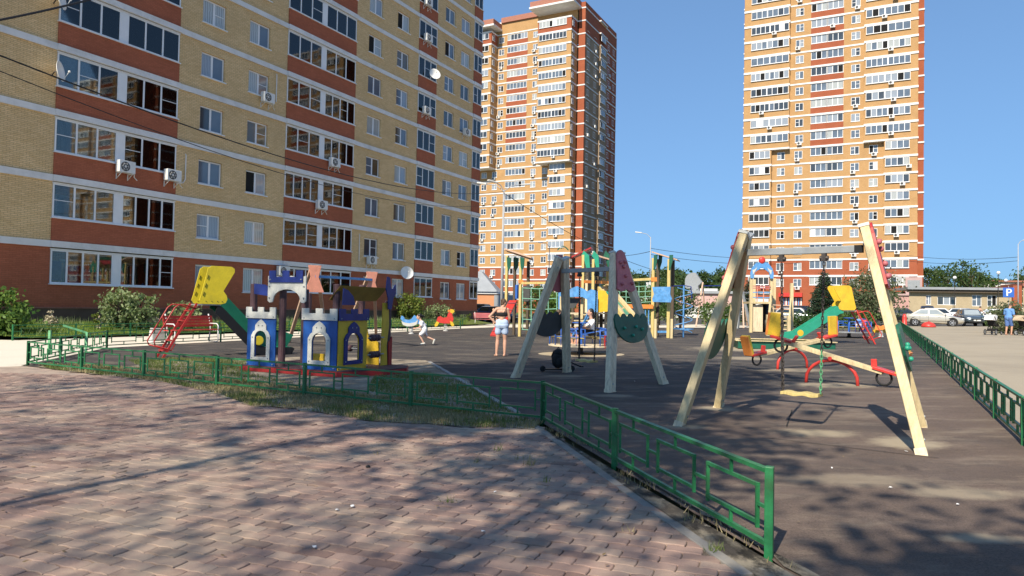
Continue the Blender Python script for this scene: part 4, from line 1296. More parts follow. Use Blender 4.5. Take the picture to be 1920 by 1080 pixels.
# shrubs in the bed along the block
def lawn_at(px, d):
    p = P(px, 600, d); return Vector((p.x, p.y, lawn_z(p.x, p.y)))
tree('shrub', 'dense green shrub at the left edge of the picture on the lawn', 'shrub', lawn_at(-6, 26.2), 1.6, .95, 0.0, 2300, .18, 'leaf_bush', 1, 60, stems=4)
tree('shrub', 'pale flowering shrub under the balcony windows, the one with a tall spike', 'shrub', lawn_at(226, 30.6), 1.65, .72, 0.05, 1400, .16, 'leaf_hydrangea', 2, 36, 'flowering shrubs along the long block', stems=4)
tree('shrub', 'pale flowering shrub joined to the spiked one, nearer the ladder', 'shrub', lawn_at(263, 31.2), 1.55, .62, 0.05, 1200, .16, 'leaf_hydrangea', 3, 32, 'flowering shrubs along the long block', stems=4)
tree('shrub', 'pale flowering shrub half hidden behind the red bench', 'shrub', lawn_at(340, 33.0), 1.15, .85, 0.05, 900, .16, 'leaf_hydrangea', 4, 30, 'flowering shrubs along the long block', stems=4)
tree('maple_shrub', 'yellow-green maple shrub against the block, above the blue dolphin rider', 'shrub', lawn_at(768, 52.5), 1.95, .95, 0.1, 2600, .16, 'leaf_maple', 5, 50, stems=3)
tree('shrub', 'bluish green shrub between the maple shrub and the red rooster', 'shrub', lawn_at(822, 54.5), 1.25, 1.0, 0.0, 1600, .14, 'leaf_hydrangea', 6, 40, stems=4)
for i, (px, d, h, hue) in enumerate(((92, 29, .75, 'flower_pale'), (100, 29.3, .55, 'flower_pale'), (178, 29.6, .8, 'leaf_maple'), (186, 29.9, .6, 'flower_pale'), (288, 31.5, .6, 'flower_pale'), (520, 38, .9, 'leaf_hydrangea'), (868, 57, .7, 'leaf_hydrangea'), (880, 58, .6, 'leaf_maple'), (415, 34.5, 1.3, 'leaf_hydrangea'))):
    lab = ['thin pale stalk against the dark plinth, taller of the pair by the shrub', 'short pale stalk against the dark plinth beside the taller stalk', 'yellow flowering stalks against the plinth between the shrubs', 'small pale stalk beside the yellow flowering stalks', 'small pale plant beside the ladder top of the slide', 'pale leafy plant in the bed behind the castle arch', 'low pale plant near the far corner of the block', 'low yellowish plant at the far corner of the block', 'tall pale stalk below the green chute of the slide'][i]
    tree('flower_stalk', lab, 'plant', lawn_at(px, d), h, .14 + .1 * (i > 3), .05, 260, .08, hue, 40 + i, 10, 'plants in the bed along the block', stems=2, trunk_r=.012)
# trees and bushes beyond the playground
conifer('dark dense spruce standing between the play tower and the right slide', atd(1545, 56), 4.35, 1.75, 3, n=11000, leaf=.2)
tree('rowan_tree', 'pale leafed bushy tree behind the leg of the front swing', 'tree', atd(1632, 60), 4.3, 2.3, .4, 6500, .22, 'leaf_rowan', 8, 70, stems=3)
tree('bush', 'low green bush under the right slide hood', 'bush', atd(1600, 55), 1.2, 1.5, 0, 1800, .18, 'leaf_mid', 9, 40, 'bushes beyond the playground', stems=4)
tree('bush', 'low dark bush beside the foot of the spruce and the stairs', 'bush', atd(1505, 55), .9, 1.3, 0, 1500, .18, 'leaf_dark', 10, 40, 'bushes beyond the playground', stems=4)
tree('bush', 'round dark bush behind the front swing leg, by a big tyre', 'bush', atd(1345, 58), 1.9, 1.4, 0, 2400, .2, 'leaf_mid', 11, 50, 'bushes beyond the playground', stems=4)
tree('young_pine', 'small dark pine with open branches behind the spiral climber', 'tree', atd(1276, 50), 2.9, 1.2, .7, 2000, .16, 'leaf_dark', 12, 40)
tree('tree', 'small green tree behind the rope net near the woman', 'tree', atd(1012, 52), 3.0, 1.4, .6, 2600, .2, 'leaf_mid', 13, 50, 'small trees behind the climbing frame')
tree('tree', 'yellow-green tree between the net and the blue playhouse', 'tree', atd(1046, 50), 2.6, 1.1, .3, 2400, .18, 'leaf_bush', 14, 50, 'small trees behind the climbing frame')
tree('tree', 'small green tree behind the blue hanging panel', 'tree', atd(1236, 60), 3.6, 1.6, .5, 3000, .22, 'leaf_mid', 15, 50, 'small trees behind the climbing frame')
tree('bush', 'bush behind the pushchairs at the right edge', 'bush', atd(1897, 43), 1.8, 1.1, 0, 2600, .16, 'leaf_rowan', 16, 60, 'bushes beyond the parking ground', stems=5)
tree('bush', 'bush beside the parking sign, beyond the grey car', 'bush', atd(1876, 47), 1.35, .75, 0, 1700, .16, 'leaf_mid', 17, 50, 'bushes beyond the parking ground', stems=5)
conifer('slim dark conifer behind the play tower beside the front swing leg', atd(1402, 60), 3.8, 1.0, 9, n=3000, leaf=.2)
# pine wood between the towers
spec = [(1160, 150, 9.5), (1180, 165, 12.5), (1203, 155, 9.5), (1222, 160, 10), (1243, 150, 10.5), (1262, 158, 11.2), (1283, 150, 10), (1303, 170, 10.5), (1322, 160, 10.2), (1341, 175, 11.2), (1362, 165, 11), (1382, 175, 11.5), (1400, 180, 10), (1232, 130, 7), (1268, 128, 8), (1352, 135, 6.5)]
posw = ['beside the tower side wall', 'tallest', 'behind the lamp post', 'behind the play tower roof', 'over the blue panel', 'over the young pine', 'beside the roof vent', 'above the roof vent', 'above the utility building', 'taller one above the utility building', 'by the swing leg', 'behind the swing leg', 'beside the right tower', 'lower, in front of the wood', 'low dark one in front', 'lower, beside the utility building']
for i, (px, d, h) in enumerate(spec):
    tree('forest_tree', 'dark tree of the wood between the towers, %s' % posw[i], 'tree', atd(px, d, -1), h, 3.0 + .22 * (i % 4), 1.2, 2600, .62, 'leaf_far' if i % 3 else 'leaf_dark', 60 + i, 42, 'trees of the wood between the towers')
spec = [(1738, 130, 8.8), (1757, 138, 9.4), (1778, 130, 8.6), (1800, 134, 10.6), (1822, 128, 9.6), (1842, 136, 7.8), (1767, 120, 5.6), (1884, 150, 7.6), (1913, 140, 7.8), (1930, 145, 9.5)]
posw = ['against the tower corner', 'second from the tower', 'over the low roof, rounded', 'tallest, over the low roof', 'second tallest, over the low roof', 'lowest one of the row at its end', 'small yellowish one just above the roof', 'alone above the white building', 'behind the thin lamp post', 'cut by the picture edge']
for i, (px, d, h) in enumerate(spec):
    tree('tree', 'green tree rising behind the low beige buildings, %s' % posw[i], 'tree', atd(px, d), h, 2.7 if i != 6 else 2.4, 1.5, 1300, .5, 'leaf_mid' if i % 2 else 'leaf_far', 90 + i, 40, 'trees behind the low beige buildings')
tag(sheet('wood', [(-60, 215), (140, 190), (160, 260), (-60, 280)], 0.0, 'lawn_soil'), kind='structure')
# a far wooded ridge closes the view between the blocks
rng = np.random.default_rng(77)
n = 14000
Cx = rng.uniform(-120, 330, n); Cy = rng.uniform(270, 300, n); hz_ = 6.5 + 2.2 * np.sin(Cx * .11) + 1.6 * np.sin(Cx * .37 + 1)
Cz = rng.random(n) ** .7 * hz_ + gz(60)
far = link_mesh('far_wood', quads_mesh('far_wood', leaf_quads(np.stack([Cx, Cy, Cz], 1), 1.9, rng, aspect=.8), 'leaf_far'))
tag(far, kind='stuff')
# trees behind the camera that shade the paving and the near half of the playground
def shade_tree(label, loc, h, r, z0, n, leaf, seed, nc, spread):
    return tree('birch_tree', label, 'tree', loc, h, r, z0, n, leaf, 'leaf_mid', seed, nc, 'tall trees around the paved corner', spread=spread, trunk_r=.075, hollow=.15, limbs=7)
SHADE = [
    (-7.8, -2.3, 21.2, 3.8, 13.8, 13000, .46, 90, 1.0),
    (-13.6, 0.2, 18.6, 2.9, 11.0, 4200, .17, 150, 1.0),
    (-12.8, -6.2, 20.0, 3.4, 9.0, 4600, .15, 420, 1.0),
    (-1.9, -6.0, 10.2, 2.2, 5.4, 9500, .24, 60, .6),
    (-18.2, 0.2, 15.0, 3.2, 6.0, 1900, .16, 300, .8),
    (-6.6, -5.6, 13.5, 3.0, 6.0, 5000, .14, 420, 1.0),
    (-4.1, -2.5, 12.6, 1.35, 8.2, 2600, .22, 160, .45),
]
sl_ = ['tall tree behind the camera shading the front playground', 'tall tree left of the camera shading the castle', 'tall open tree behind the camera shading the paving', 'small tree behind the camera shading the near rubber', 'wide tree far left of the camera shading the path', 'thin tree behind the camera dappling the paving', 'slender dense tree behind the camera shading the fence end']
for i, (x, y, h, r, z0, n, lf, nc, spd) in enumerate(SHADE):
    shade_tree(sl_[i], (x, y, 0), h, r, z0, n, lf, 200 + i, nc, spd)

# ------------------------------------------------------------------ low green fences
def fence(label, pts, h=0.52, rects=3, group='low green fences', matn='fence_green', lean=None, skip=()):
    o = pts[0]
    f = thing('fence', label, 'fence', (o[0], o[1], gz(o[0])), 0, group)
    Q = [Vector((p[0], p[1], gz(p[0]))) - Vector((o[0], o[1], gz(o[0]))) for p in pts]
    for i, p in enumerate(Q):
        MB().bar(p + Vector((0, 0, -.05)), p + Vector((0, 0, h + .015)), .05, .05, up=(E1.x, E1.y, 0)).build('post', matn, f, bevel=.004)
    for i, (a, b) in enumerate(zip(Q, Q[1:])):
        if i in skip: continue
        d = (b - a); L = d.length; u = d / L
        jz = rnd() * .01
        a2, b2 = a + u * .025, b - u * .025
        z = lambda q, t: a2.lerp(b2, t) + Vector((0, 0, q))
        MB().bar(z(h - .012, 0), z(h - .012, 1), .045, .025).build('top_rail', matn, f)
        MB().bar(z(.075, 0), z(.075, 1), .028, .028).build('bottom_rail', matn, f)
        for k in range(rects):
            t0, t1 = (k + .11) / rects, (k + .89) / rects
            tm = (t0 + t1) / 2
            jj = .008 * math.sin(k * 5.1 + i * 2.3)
            zt_, zb_ = h - .12 + jj, .175 + jj
            m_ = MB()
            m_.bar(z(zt_, t0), z(zt_, t1), .022); m_.bar(z(zb_, t0), z(zb_, t1), .022)
            w = .011 / L
            for t in (t0 + w, t1 - w): m_.bar(z(zb_ - .035, t), z(zt_ + .012, t), .022)
            m_.bar(z(zt_ + .011, tm), z(h - .025, tm), .02); m_.bar(z(.089, tm), z(zb_ - .011, tm), .02)
            e0 = 0 if k == 0 else (k - .11) / rects
            m_.bar(z((zt_ + zb_) / 2, e0), z((zt_ + zb_) / 2, t0), .02)
            if k == rects - 1: m_.bar(z((zt_ + zb_) / 2, t1), z((zt_ + zb_) / 2, 1), .02)
            m_.build('rectangle_bar', matn, f)
    return f
def line_pts(a, b, n): return [a.lerp(b, k / n) for k in range(n + 1)]
fence('green fence of rectangles along the dry grass verge, before the castle and left slide', line_pts(FENCE_L, FENCE_C, 6))
fence('green fence close to the camera along the brick paving, ending in a free post', line_pts(FENCE_C, FENCE_E, 2))
fence('short end run of green fence across the bare path at the far left', line_pts(FENCE_L, BFA, 3), matn='fence_green')
fence('green fence behind the red bench and riders, along the pale footpath', line_pts(BFA, BFB, 11), rects=2)
fence('green fence at the edge of the lawn under the long block', line_pts(Vector((-17.4, 25.0, 0)), Vector((-3.6, 53.0, 0)), 14), rects=1)
fence('green fence between the rubber ground and the parking ground, running far back', [RFA + RFD * (2.15 * k) for k in range(-1, 24)], rects=3)
# a broken pale panel of the fence leans by its end
bp = thing('broken_fence_panel', 'bent pale green fence piece lying askew beside the short fence end', 'fence panel', G(160, 664))
m_ = MB(); m_.bar((0, 0, .02), (-.28, .5, .55), .05); m_.bar((-.28, .5, .55), (-.75, .2, .75), .05); m_.build('rail', 'fence_pale', bp)
m_ = MB(); m_.bar((-.9, -.1, -.02), (-.9, -.1, .62), .06); m_.build('post', 'fence_pale', bp)

# ------------------------------------------------------------------ swings
def scallop(w, h, n, boat):
    """outline of the climbing boards: a boat with a wavy rim, or a tall tongue with a wavy foot"""
    pts = []
    if boat:
        for k in range(n * 6 + 1):
            t = k / (n * 6)
            pts.append((-w / 2 + w * t, h * .82 + abs(math.sin(PI * n * t)) * h * .18))
        for k in range(1, 14):
            a = PI * k / 14
            pts.append((w / 2 * math.cos(a), h * .78 * (1 - math.sin(a) ** .8)))
    else:
        for k in range(0, 13):
            a = PI * k / 12
            pts.append((w * .24 * math.cos(a), h - w * .24 + w * .24 * math.sin(a)))
        for t in (.75, .5, .3, .15): pts.append((-w * .24 - w * .26 * (1 - t) ** 1.1, h * t * .92))
        for k in range(0, 13):
            t = k / 12
            pts.append((-w / 2 + w * t, .06 * h - abs(math.sin(PI * 2 * t)) * h * .06))
        for t in (.15, .3, .5, .75): pts.append((w * .24 + w * .26 * (1 - t) ** 1.1, h * t * .92))
    return pts
HOLD_A = bpy.data.objects.new('climbing_hold', MB().ball((0, 0, 0), .034, n=8).mesh('climbing_hold', 'paint_pink', True))
HOLD_B = bpy.data.objects.new('climbing_hold', MB().ball((0, 0, 0), .03, n=8).mesh('climbing_hold', 'plastic_teal', True))
def swing_set(label, feet, t_in, apex_z, beam_z, wood, panel_top, panel_low, chain_mats, seat_mat, lw=.20):
    Lf, Lb, Rf, Rb = feet
    c = (Lf + Lb + Rf + Rb) / 4
    c.z = gz(c.x)
    s = thing('swing_set', label, 'swing', c)
    Lf, Lb, Rf, Rb = [p - c for p in (Lf, Lb, Rf, Rb)]
    ML, MR = (Lf + Lb) / 2, (Rf + Rb) / 2
    bd = (MR - ML); bd.z = 0; bl = bd.length; bd /= bl
    AL, AR = ML + bd * t_in, MR - bd * t_in
    AL.z = AR.z = apex_z
    for fi, (A, f0, f1, sg) in enumerate(((AL, Lf, Lb, -1), (AR, Rf, Rb, 1))):
        across = (f1 - f0).normalized()
        nrm = (A - f0).cross(across).normalized()
        if nrm.dot(bd * sg) < 0: nrm = -nrm          # outward face of the frame
        for f, e in ((f0, -1), (f1, 1)):
            top = A + across * (.10 * e)
            d = (top - f).normalized()
            side = nrm.cross(d).normalized()
            base = f - d * .06
            lg = MB()
            for q in (-1, 1):
                lg.bar(base + side * (lw / 4 + .004) * q + nrm * .004 * q, top + side * (lw / 4 + .004) * q + nrm * .004 * q, lw / 2 - .006, .10, 0, up=nrm)
            L = lg.build('leg', wood, s, bevel=.008)
            ft = MB(); ft.bar(f - d * .06, f + d * .035, lw + .012, .112, 0, up=nrm); ft.build('foot_plate', 'wood_grey', L)
            bo = MB()
            for t in (.05, .93): bo.lathe([(.016, 0), (.016, .010), (.008, .014)], Matrix.Translation(f.lerp(top, t) - across * 0 + nrm * .05) @ nrm.to_track_quat('Z', 'Y').to_matrix().to_4x4(), 8)
            for t in (.05, .93): bo.lathe([(.016, 0), (.016, .010), (.008, .014)], Matrix.Translation(f.lerp(top, t) - nrm * .05) @ (-nrm).to_track_quat('Z', 'Y').to_matrix().to_4x4(), 8)
            bo.build('bolts', 'steel_grey', L)
            cp = MB(); cp.bar(top - d * .005, top + d * .035, lw + .02, .12, 0, up=nrm); cp.build('end_cap', 'paint_white', L)
        up = (A - (f0 + f1) / 2).normalized()
        Mx = Matrix((across, nrm, up)).transposed().to_4x4()
        # boards on the outside of the frame
        b0 = A - up * .74 + nrm * .055
        m_ = MB(); m_.prism(scallop(.62, .82, 1, False), .03, Matrix.Translation(b0) @ Mx)
        pt = m_.build('climbing_board', panel_top, s)
        for x, z in ((-.09, .56), (.07, .58), (0, .48), (.02, .30), (-.15, .14), (.2, .16)):
            inst(HOLD_A, pt, b0 + across * x + up * z + nrm * .05)
        b1 = A - up * 1.72 + nrm * .055
        m_ = MB(); m_.prism(scallop(1.12, .56, 5, True), .03, Matrix.Translation(b1) @ Mx)
        pl_ = m_.build('lower_board', panel_low if not isinstance(panel_low, tuple) else panel_low[fi], s)
        for x, z in ((-.3, .28), (.1, .3), (.3, .25), (-.05, .14)):
            inst(HOLD_B, pl_, b1 + across * x + up * z + nrm * .05)
    B0, B1 = AL + bd * .03, AR - bd * .03
    B0.z = B1.z = beam_z
    bm_ = MB(); bm_.bar(B0, B1, .075, .085); beam = bm_.build('beam', 'steel_grey', s, bevel=.006)
    m_ = MB(); m_.bar(B1 - bd * .09, B1 + bd * .0, .08, .09); m_.build('beam_end', 'plastic_black', beam)
    if chain_mats:
        cl = (B1 - B0).length
        sw = .46
        for q, x in enumerate((cl * .5 - sw / 2 - .03, cl * .5 + sw / 2 + .03)):
            p = B0 + bd * x
            h_ = MB(); h_.bar(p + Vector((0, 0, -.04)), p + Vector((0, 0, -.13)), .07, .05, up=bd); h_.tube([p + bd * .05 + Vector((0, 0, -.1)), p - bd * .05 + Vector((0, 0, -.1))], .03, 8)
            h_.build('hanger', 'steel_dark', beam)
            zb, zt_ = .42, beam_z - .15
            n = 34; sp = (zt_ - zb) / n
            lo, hi = MB(), MB()
            drift = bd * (.03 if q == 0 else -.03)
            for k in range(n):
                pc = p + drift * (1 - k / n) + Vector((0, 0, zb - p.z + sp * (k + .5)))
                pc = Vector((pc.x, pc.y, zb + sp * (k + .5)))
                ax = bd if k % 2 else bd.cross(Vector((0, 0, 1)))
                ring = [pc + ax * (.014 * math.cos(a * PI / 4)) + Vector((0, 0, sp * .68 * math.sin(a * PI / 4))) for a in range(8)]
                (lo if k < n * .32 else hi).tube(ring, .007 if not (q == 0 and k < n * .7) else .012, 5, closed=True)
            hi.build('chain', chain_mats[0], s); lo.build('chain', chain_mats[1 + q], s)
        sc = B0 + bd * cl * .5
        sc.z = .40
        across = bd.cross(Vector((0, 0, 1)))
        m_ = MB()
        prof = [(-sw / 2 + sw * k / 12, .008 * math.sin(k * 1.1)) for k in range(13)]
        poly = [(x, z + .02) for x, z in prof] + [(x, z - .02) for x, z in reversed(prof)]
        m_.prism(poly, .2, Matrix.Translation(sc - across * .1) @ Matrix((bd, across, Vector((0, 0, 1)))).transposed().to_4x4())
        m_.build('seat', seat_mat, s, bevel=.006)
    return s
def flat(p): return Vector((p.x, p.y, gz(p.x)))
f1 = [G(1275, 797), G(1347, 763), G(1728, 850)]
f1.append(f1[1] + f1[2] - f1[0])
swing_set('cream wooden swing nearest the camera with red climbing boards and one hanging seat', f1, .60, 2.42, 2.20, 'wood_cream', 'paint_red', 'panel_green', ('steel_dark', 'steel_dark', 'chain_green'), 'wood_yellow')
f2 = [G(967, 708), G(1063, 698), G(1144, 735), G(1244, 720)]
swing_set('greyed wooden swing frame with pink climbing boards before the merry-go-round', f2, .60, 2.48, 2.22, 'wood_grey', 'paint_pink', ('panel_slate', 'panel_green'), ('steel_dark', 'steel_dark', 'steel_dark'), 'wood_yellow', lw=.2)

def plain_swing(label, feet, top_l, top_r, wood, tops, beam_m):
    s = thing('swing_set', label, 'swing', feet[0])
    o = feet[0]
    for A, (a, b) in ((top_l, feet[0:2]), (top_r, feet[2:4])):
        for f in (a, b):
            MB().bar(f - o, A - o + (f - (a + b) / 2).normalized() * .08, .11, .11).build('leg', wood, s, bevel=.008)
        u = (b - a).normalized()
        Mx = Matrix((u, Vector((0, 0, 1)).cross(u) * -1, Vector((0, 0, 1)))).transposed().to_4x4()
        m_ = MB(); m_.prism([(-.30, -.75), (.30, -.75), (.12, -.3), (.2, .06), (-.2, .06), (-.12, -.3)], .03, Matrix.Translation(A - o - Vector((0, 0, .02))) @ Mx)
        m_.build('gusset', tops, s)
    z = min(top_l.z, top_r.z) - .22
    a, b = (top_l - o), (top_r - o); a.z = b.z = z - o.z
    MB().bar(a, b, .075, .075).build('beam', beam_m, s)
    return s
tl, tr_ = P(590, 500, 21.5), P(697, 512, 23.6)
fl = [G(541, 642), G(612, 641)]
dv = Vector((tr_.x - tl.x, tr_.y - tl.y, 0)) * 1.12
plain_swing('pale pink swing frame with orange tops and blue beam behind the castle arch', [fl[0], fl[1], fl[0] + dv, fl[1] + dv], tl, tr_, 'wood_pink', 'paint_salmon', 'paint_light_blue')
tl, tr_ = P(1318, 530, 61), P(1392, 530, 58)
fl = [G(1305, 612), G(1322, 608)]
dv = Vector((tr_.x - tl.x, tr_.y - tl.y, 0)) * 1.1
plain_swing('small faded swing frame far back with a dark beam before the utility building', [fl[0], fl[1], fl[0] + dv, fl[1] + dv], tl, tr_, 'wood_pink', 'steel_grey', 'paint_navy')

# ------------------------------------------------------------------ castle playhouse
ca = thing('castle_playhouse', 'blue white and yellow castle playhouse with battlements on a red base', 'playhouse', Vector((-3.5, 14.36, 0)), -math.radians(25))
def battlement(x0, x1, z0, z1, n=3, d=.10):
    pts = [(x0, z0), (x1, z0)]
    w = (x1 - x0) / (2 * n - 1)
    for k in range(2 * n - 1):
        xr = x1 - w * k; xl = xr - w
        z = z1 if k % 2 == 0 else z1 - d
        pts += [(xr, z), (xl, z)]
    return pts
def ogee(xc, w, z0, z1):              # window trim with a pointed onion top
    pts = [(xc - w / 2, z0), (xc + w / 2, z0), (xc + w / 2, z0 + (z1 - z0) * .60), (xc + w * .40, z0 + (z1 - z0) * .70), (xc + w * .30, z0 + (z1 - z0) * .74), (xc + w * .29, z0 + (z1 - z0) * .86), (xc + w * .14, z0 + (z1 - z0) * .95), (xc, z1)]
    return pts + [(2 * xc - x, z) for x, z in reversed(pts[2:-1])]
def arch_hole(xc, w, z0, z1):
    pts = [(xc - w / 2, z0), (xc + w / 2, z0)]
    for k in range(0, 9):
        a = PI * k / 8
        pts.append((xc + w / 2 * math.cos(a), z1 - w * .5 + w * .5 * math.sin(a)))
    return pts
def castle_tower(x0, x1, main, trim, side=False, Mx=None):
    Mx = Mx or Matrix.Identity(4)
    xc, w = (x0 + x1) / 2, x1 - x0
    m_ = MB(); m_.prism([(x0, .10), (x1, .10), (x1, 1.12), (x0, 1.12)], .03, Mx, [arch_hole(xc, w * .42, .30, .86)]); pn = m_.build('tower_panel', main, ca, bevel=.004)
    m_ = MB(); m_.prism(battlement(x0 - .02, x1 + .02, 1.12, 1.36), .03, Mx @ Matrix.Translation((0, -.034, 0))); m_.build('battlement', trim, pn, bevel=.004)
    m_ = MB(); m_.prism(ogee(xc, w * .66, .22, 1.10), .022, Mx @ Matrix.Translation((0, -.026, 0)), [arch_hole(xc, w * .42, .302, .862)]); m_.build('window_trim', trim, pn, bevel=.003)
    m_ = MB()
    for x, z in ((xc - w * .07, .97), (xc + w * .07, .97), (xc - w * .28, .72), (xc + w * .28, .72), (xc - w * .28, .28), (xc + w * .28, .28), (x0 + .04, 1.16), (x1 - .04, 1.16), (x0 + .04, .16), (x1 - .04, .16)):
        m_.ball(Mx @ Vector((x, -.028 if .2 < z < 1.1 else -.032, z)), .016, n=6)
    m_.build('bolts', 'steel_grey', pn)
castle_tower(-2.39, -1.60, 'paint_blue', 'paint_white')
castle_tower(-.86, -.0, 'paint_blue', 'paint_white')
RS = Matrix.Translation((.02, .0, 0)) @ Matrix.Rotation(PI / 2, 4, 'Z')
castle_tower(.04, .98, 'paint_yellow', 'paint_navy', Mx=RS)
m_ = MB()                                           # arch over the entrance
arcp = [(-1.75, 1.50), (-1.70, 1.46), (-1.62, 1.47)] + [(-1.24 + .36 * math.cos(PI - PI * k / 10), 1.52 + .22 * math.sin(PI * k / 10)) for k in range(11)] + [(-.86, 1.47), (-.78, 1.46), (-.73, 1.50)]
m_.prism(arcp + [(-.73, 2.02)] + [(-.73 - .204 * k, 2.02 if k % 2 == 0 else 1.98) for k in range(1, 5)] + [(-1.75, 2.02)], .03, Matrix.Translation((0, -.10, 0))); ar = m_.build('arch_panel', 'paint_white', ca, bevel=.004)
m_ = MB(); m_.prism(battlement(-1.70, -.80, 1.88, 2.13, 3, .13), .025, Matrix.Translation((0, -.128, 0))); m_.build('battlement', 'paint_navy', ar, bevel=.004)
m_ = MB()
for x, z in ((-1.7, 1.56), (-.78, 1.56), (-1.66, 1.94), (-.84, 1.94), (-1.7, 1.8), (-.78, 1.8)): m_.ball((x, -.108 - (.02 if z > 1.9 else 0), z), .018, n=6)
m_.build('bolts', 'steel_grey', ar)
for x, y, h, mm in ((-2.33, .10, 1.86, 'post_purple'), (-1.51, .10, 1.72, 'post_purple'), (-.93, .12, 1.75, 'post_purple'), (-.12, .12, 1.86, 'post_purple'), (-2.3, 1.8, 1.7, 'post_purple'), (-1.4, 1.8, 1.72, 'post_purple'), (-.75, 1.8, 1.9, 'post_purple'), (-.07, 1.86, 1.55, 'post_purple')):
    m_ = MB(); m_.lathe([(.075, 0.05), (.075, h - .015), (.065, h)], Matrix.Translation((x, y, 0)), 12); m_.build('post', mm, ca, smooth=False)
m_ = MB(); m_.prism([(-2.25, 1.64), (-1.86, 1.60), (-1.84, 1.78), (-1.95, 1.84), (-2.25, 1.86)], .025, Matrix.Translation((0, .02, 0))); m_.build('banner', 'paint_navy', ca)
# roof board, crest and play rollers on the open right side
m_ = MB(); m_.add([(.05, .02, 1.83), (.05, 1.62, 1.83), (-.22, 1.62, 1.54), (-.22, .02, 1.54), (.03, .02, 1.80), (.03, 1.62, 1.80), (-.24, 1.62, 1.53), (-.24, .02, 1.53)], [(0, 1, 2, 3), (7, 6, 5, 4), (0, 4, 5, 1), (1, 5, 6, 2), (2, 6, 7, 3), (3, 7, 4, 0)])
m_.build('roof_board', 'paint_ochre', ca)
m_ = MB(); m_.prism([(.08, 1.44), (.5, 1.44), (.42, 1.62), (.25, 1.74), (.10, 1.78)], .02, RS @ Matrix.Translation((0, -.05, 0))); m_.build('roof_corner', 'paint_navy', ca)
m_ = MB(); m_.prism([(1.68, 1.36), (1.80, 1.36), (1.86, 1.60), (1.96, 1.72), (1.94, 1.92), (1.84, 1.80), (1.76, 1.84), (1.72, 2.06), (1.62, 2.08), (1.58, 1.80), (1.66, 1.60)], .025, RS @ Matrix.Translation((0, -.05, 0))); m_.build('crest', 'paint_navy', ca)
m_ = MB(); m_.prism([(1.55, .12), (1.78, .12), (1.74, .55), (1.82, 1.0), (1.78, 1.5), (1.58, 1.5)], .03, RS @ Matrix.Translation((0, .02, 0))); m_.build('side_panel', 'paint_yellow', ca)
m_ = MB(); m_.prism([(1.80, .10), (1.92, .10), (1.92, .75), (1.80, .62)], .03, RS @ Matrix.Translation((0, .0, 0))); m_.build('side_panel', 'paint_red', ca)
for y0, y1, z in ((1.02, 1.6, .74), (1.02, 1.6, .38)):
    m_ = MB(); m_.tube([(.02, y0, z), (.02, y1, z)], .015, 6); rd = m_.build('roller_bar', 'steel_grey', ca)
    m_ = MB()
    for q in range(3): m_.lathe([(.05, 0), (.075, .02), (.075, .07), (.05, .09)], Matrix.Translation((.02, y0 + .10 + q * .1, z)) @ Matrix.Rotation(-PI / 2, 4, 'X'), 12)
    m_.build('roller', 'post_purple', rd)
m_ = MB(); m_.tube([(-1.4, 1.75, .45), (-.8, 1.75, .45)], .015, 6); rd = m_.build('roller_bar', 'steel_grey', ca)
m_ = MB()
for q in range(3): m_.lathe([(.05, 0), (.075, .02), (.075, .07), (.05, .09)], Matrix.Translation((-1.25 + q * .1, 1.75, .45)) @ Matrix.Rotation(PI / 2, 4, 'Y'), 12)
m_.build('roller', 'post_purple', rd)
m_ = MB(); m_.prism([(-2.3, .12), (-1.62, .12), (-1.62, .30), (-2.3, .30)], .02, Matrix.Translation((0, 1.6, 0))); m_.build('back_panel', 'paint_yellow', ca)
m_ = MB(); m_.prism([(-.7, .12), (-.15, .12), (-.15, .62), (-.42, .70), (-.5, .95), (-.7, .95)], .02, Matrix.Translation((0, 1.66, 0))); m_.build('back_panel', 'paint_yellow', ca)
m_ = MB()
deck = [(-2.5, -.08), (.10, -.08), (.62, .9), (.70, 1.5), (.4, 2.02), (-2.5, 2.02)]
n = len(deck)
m_.add([(x, y, .0) for x, y in deck] + [(x, y, .10) for x, y in deck], [tuple(range(n, 2 * n))] + [(i, (i + 1) % n, (i + 1) % n + n, i + n) for i in range(n)])
m_.build('base', 'paint_red', ca)
m_ = MB(); m_.add([(x * .995, y * .99 + .005, .104) for x, y in deck] + [(x * .995, y * .99 + .005, .118) for x, y in deck], [tuple(range(n, 2 * n))] + [(i, (i + 1) % n, (i + 1) % n + n, i + n) for i in range(n)])
m_.build('floor_board', 'post_purple', ca)

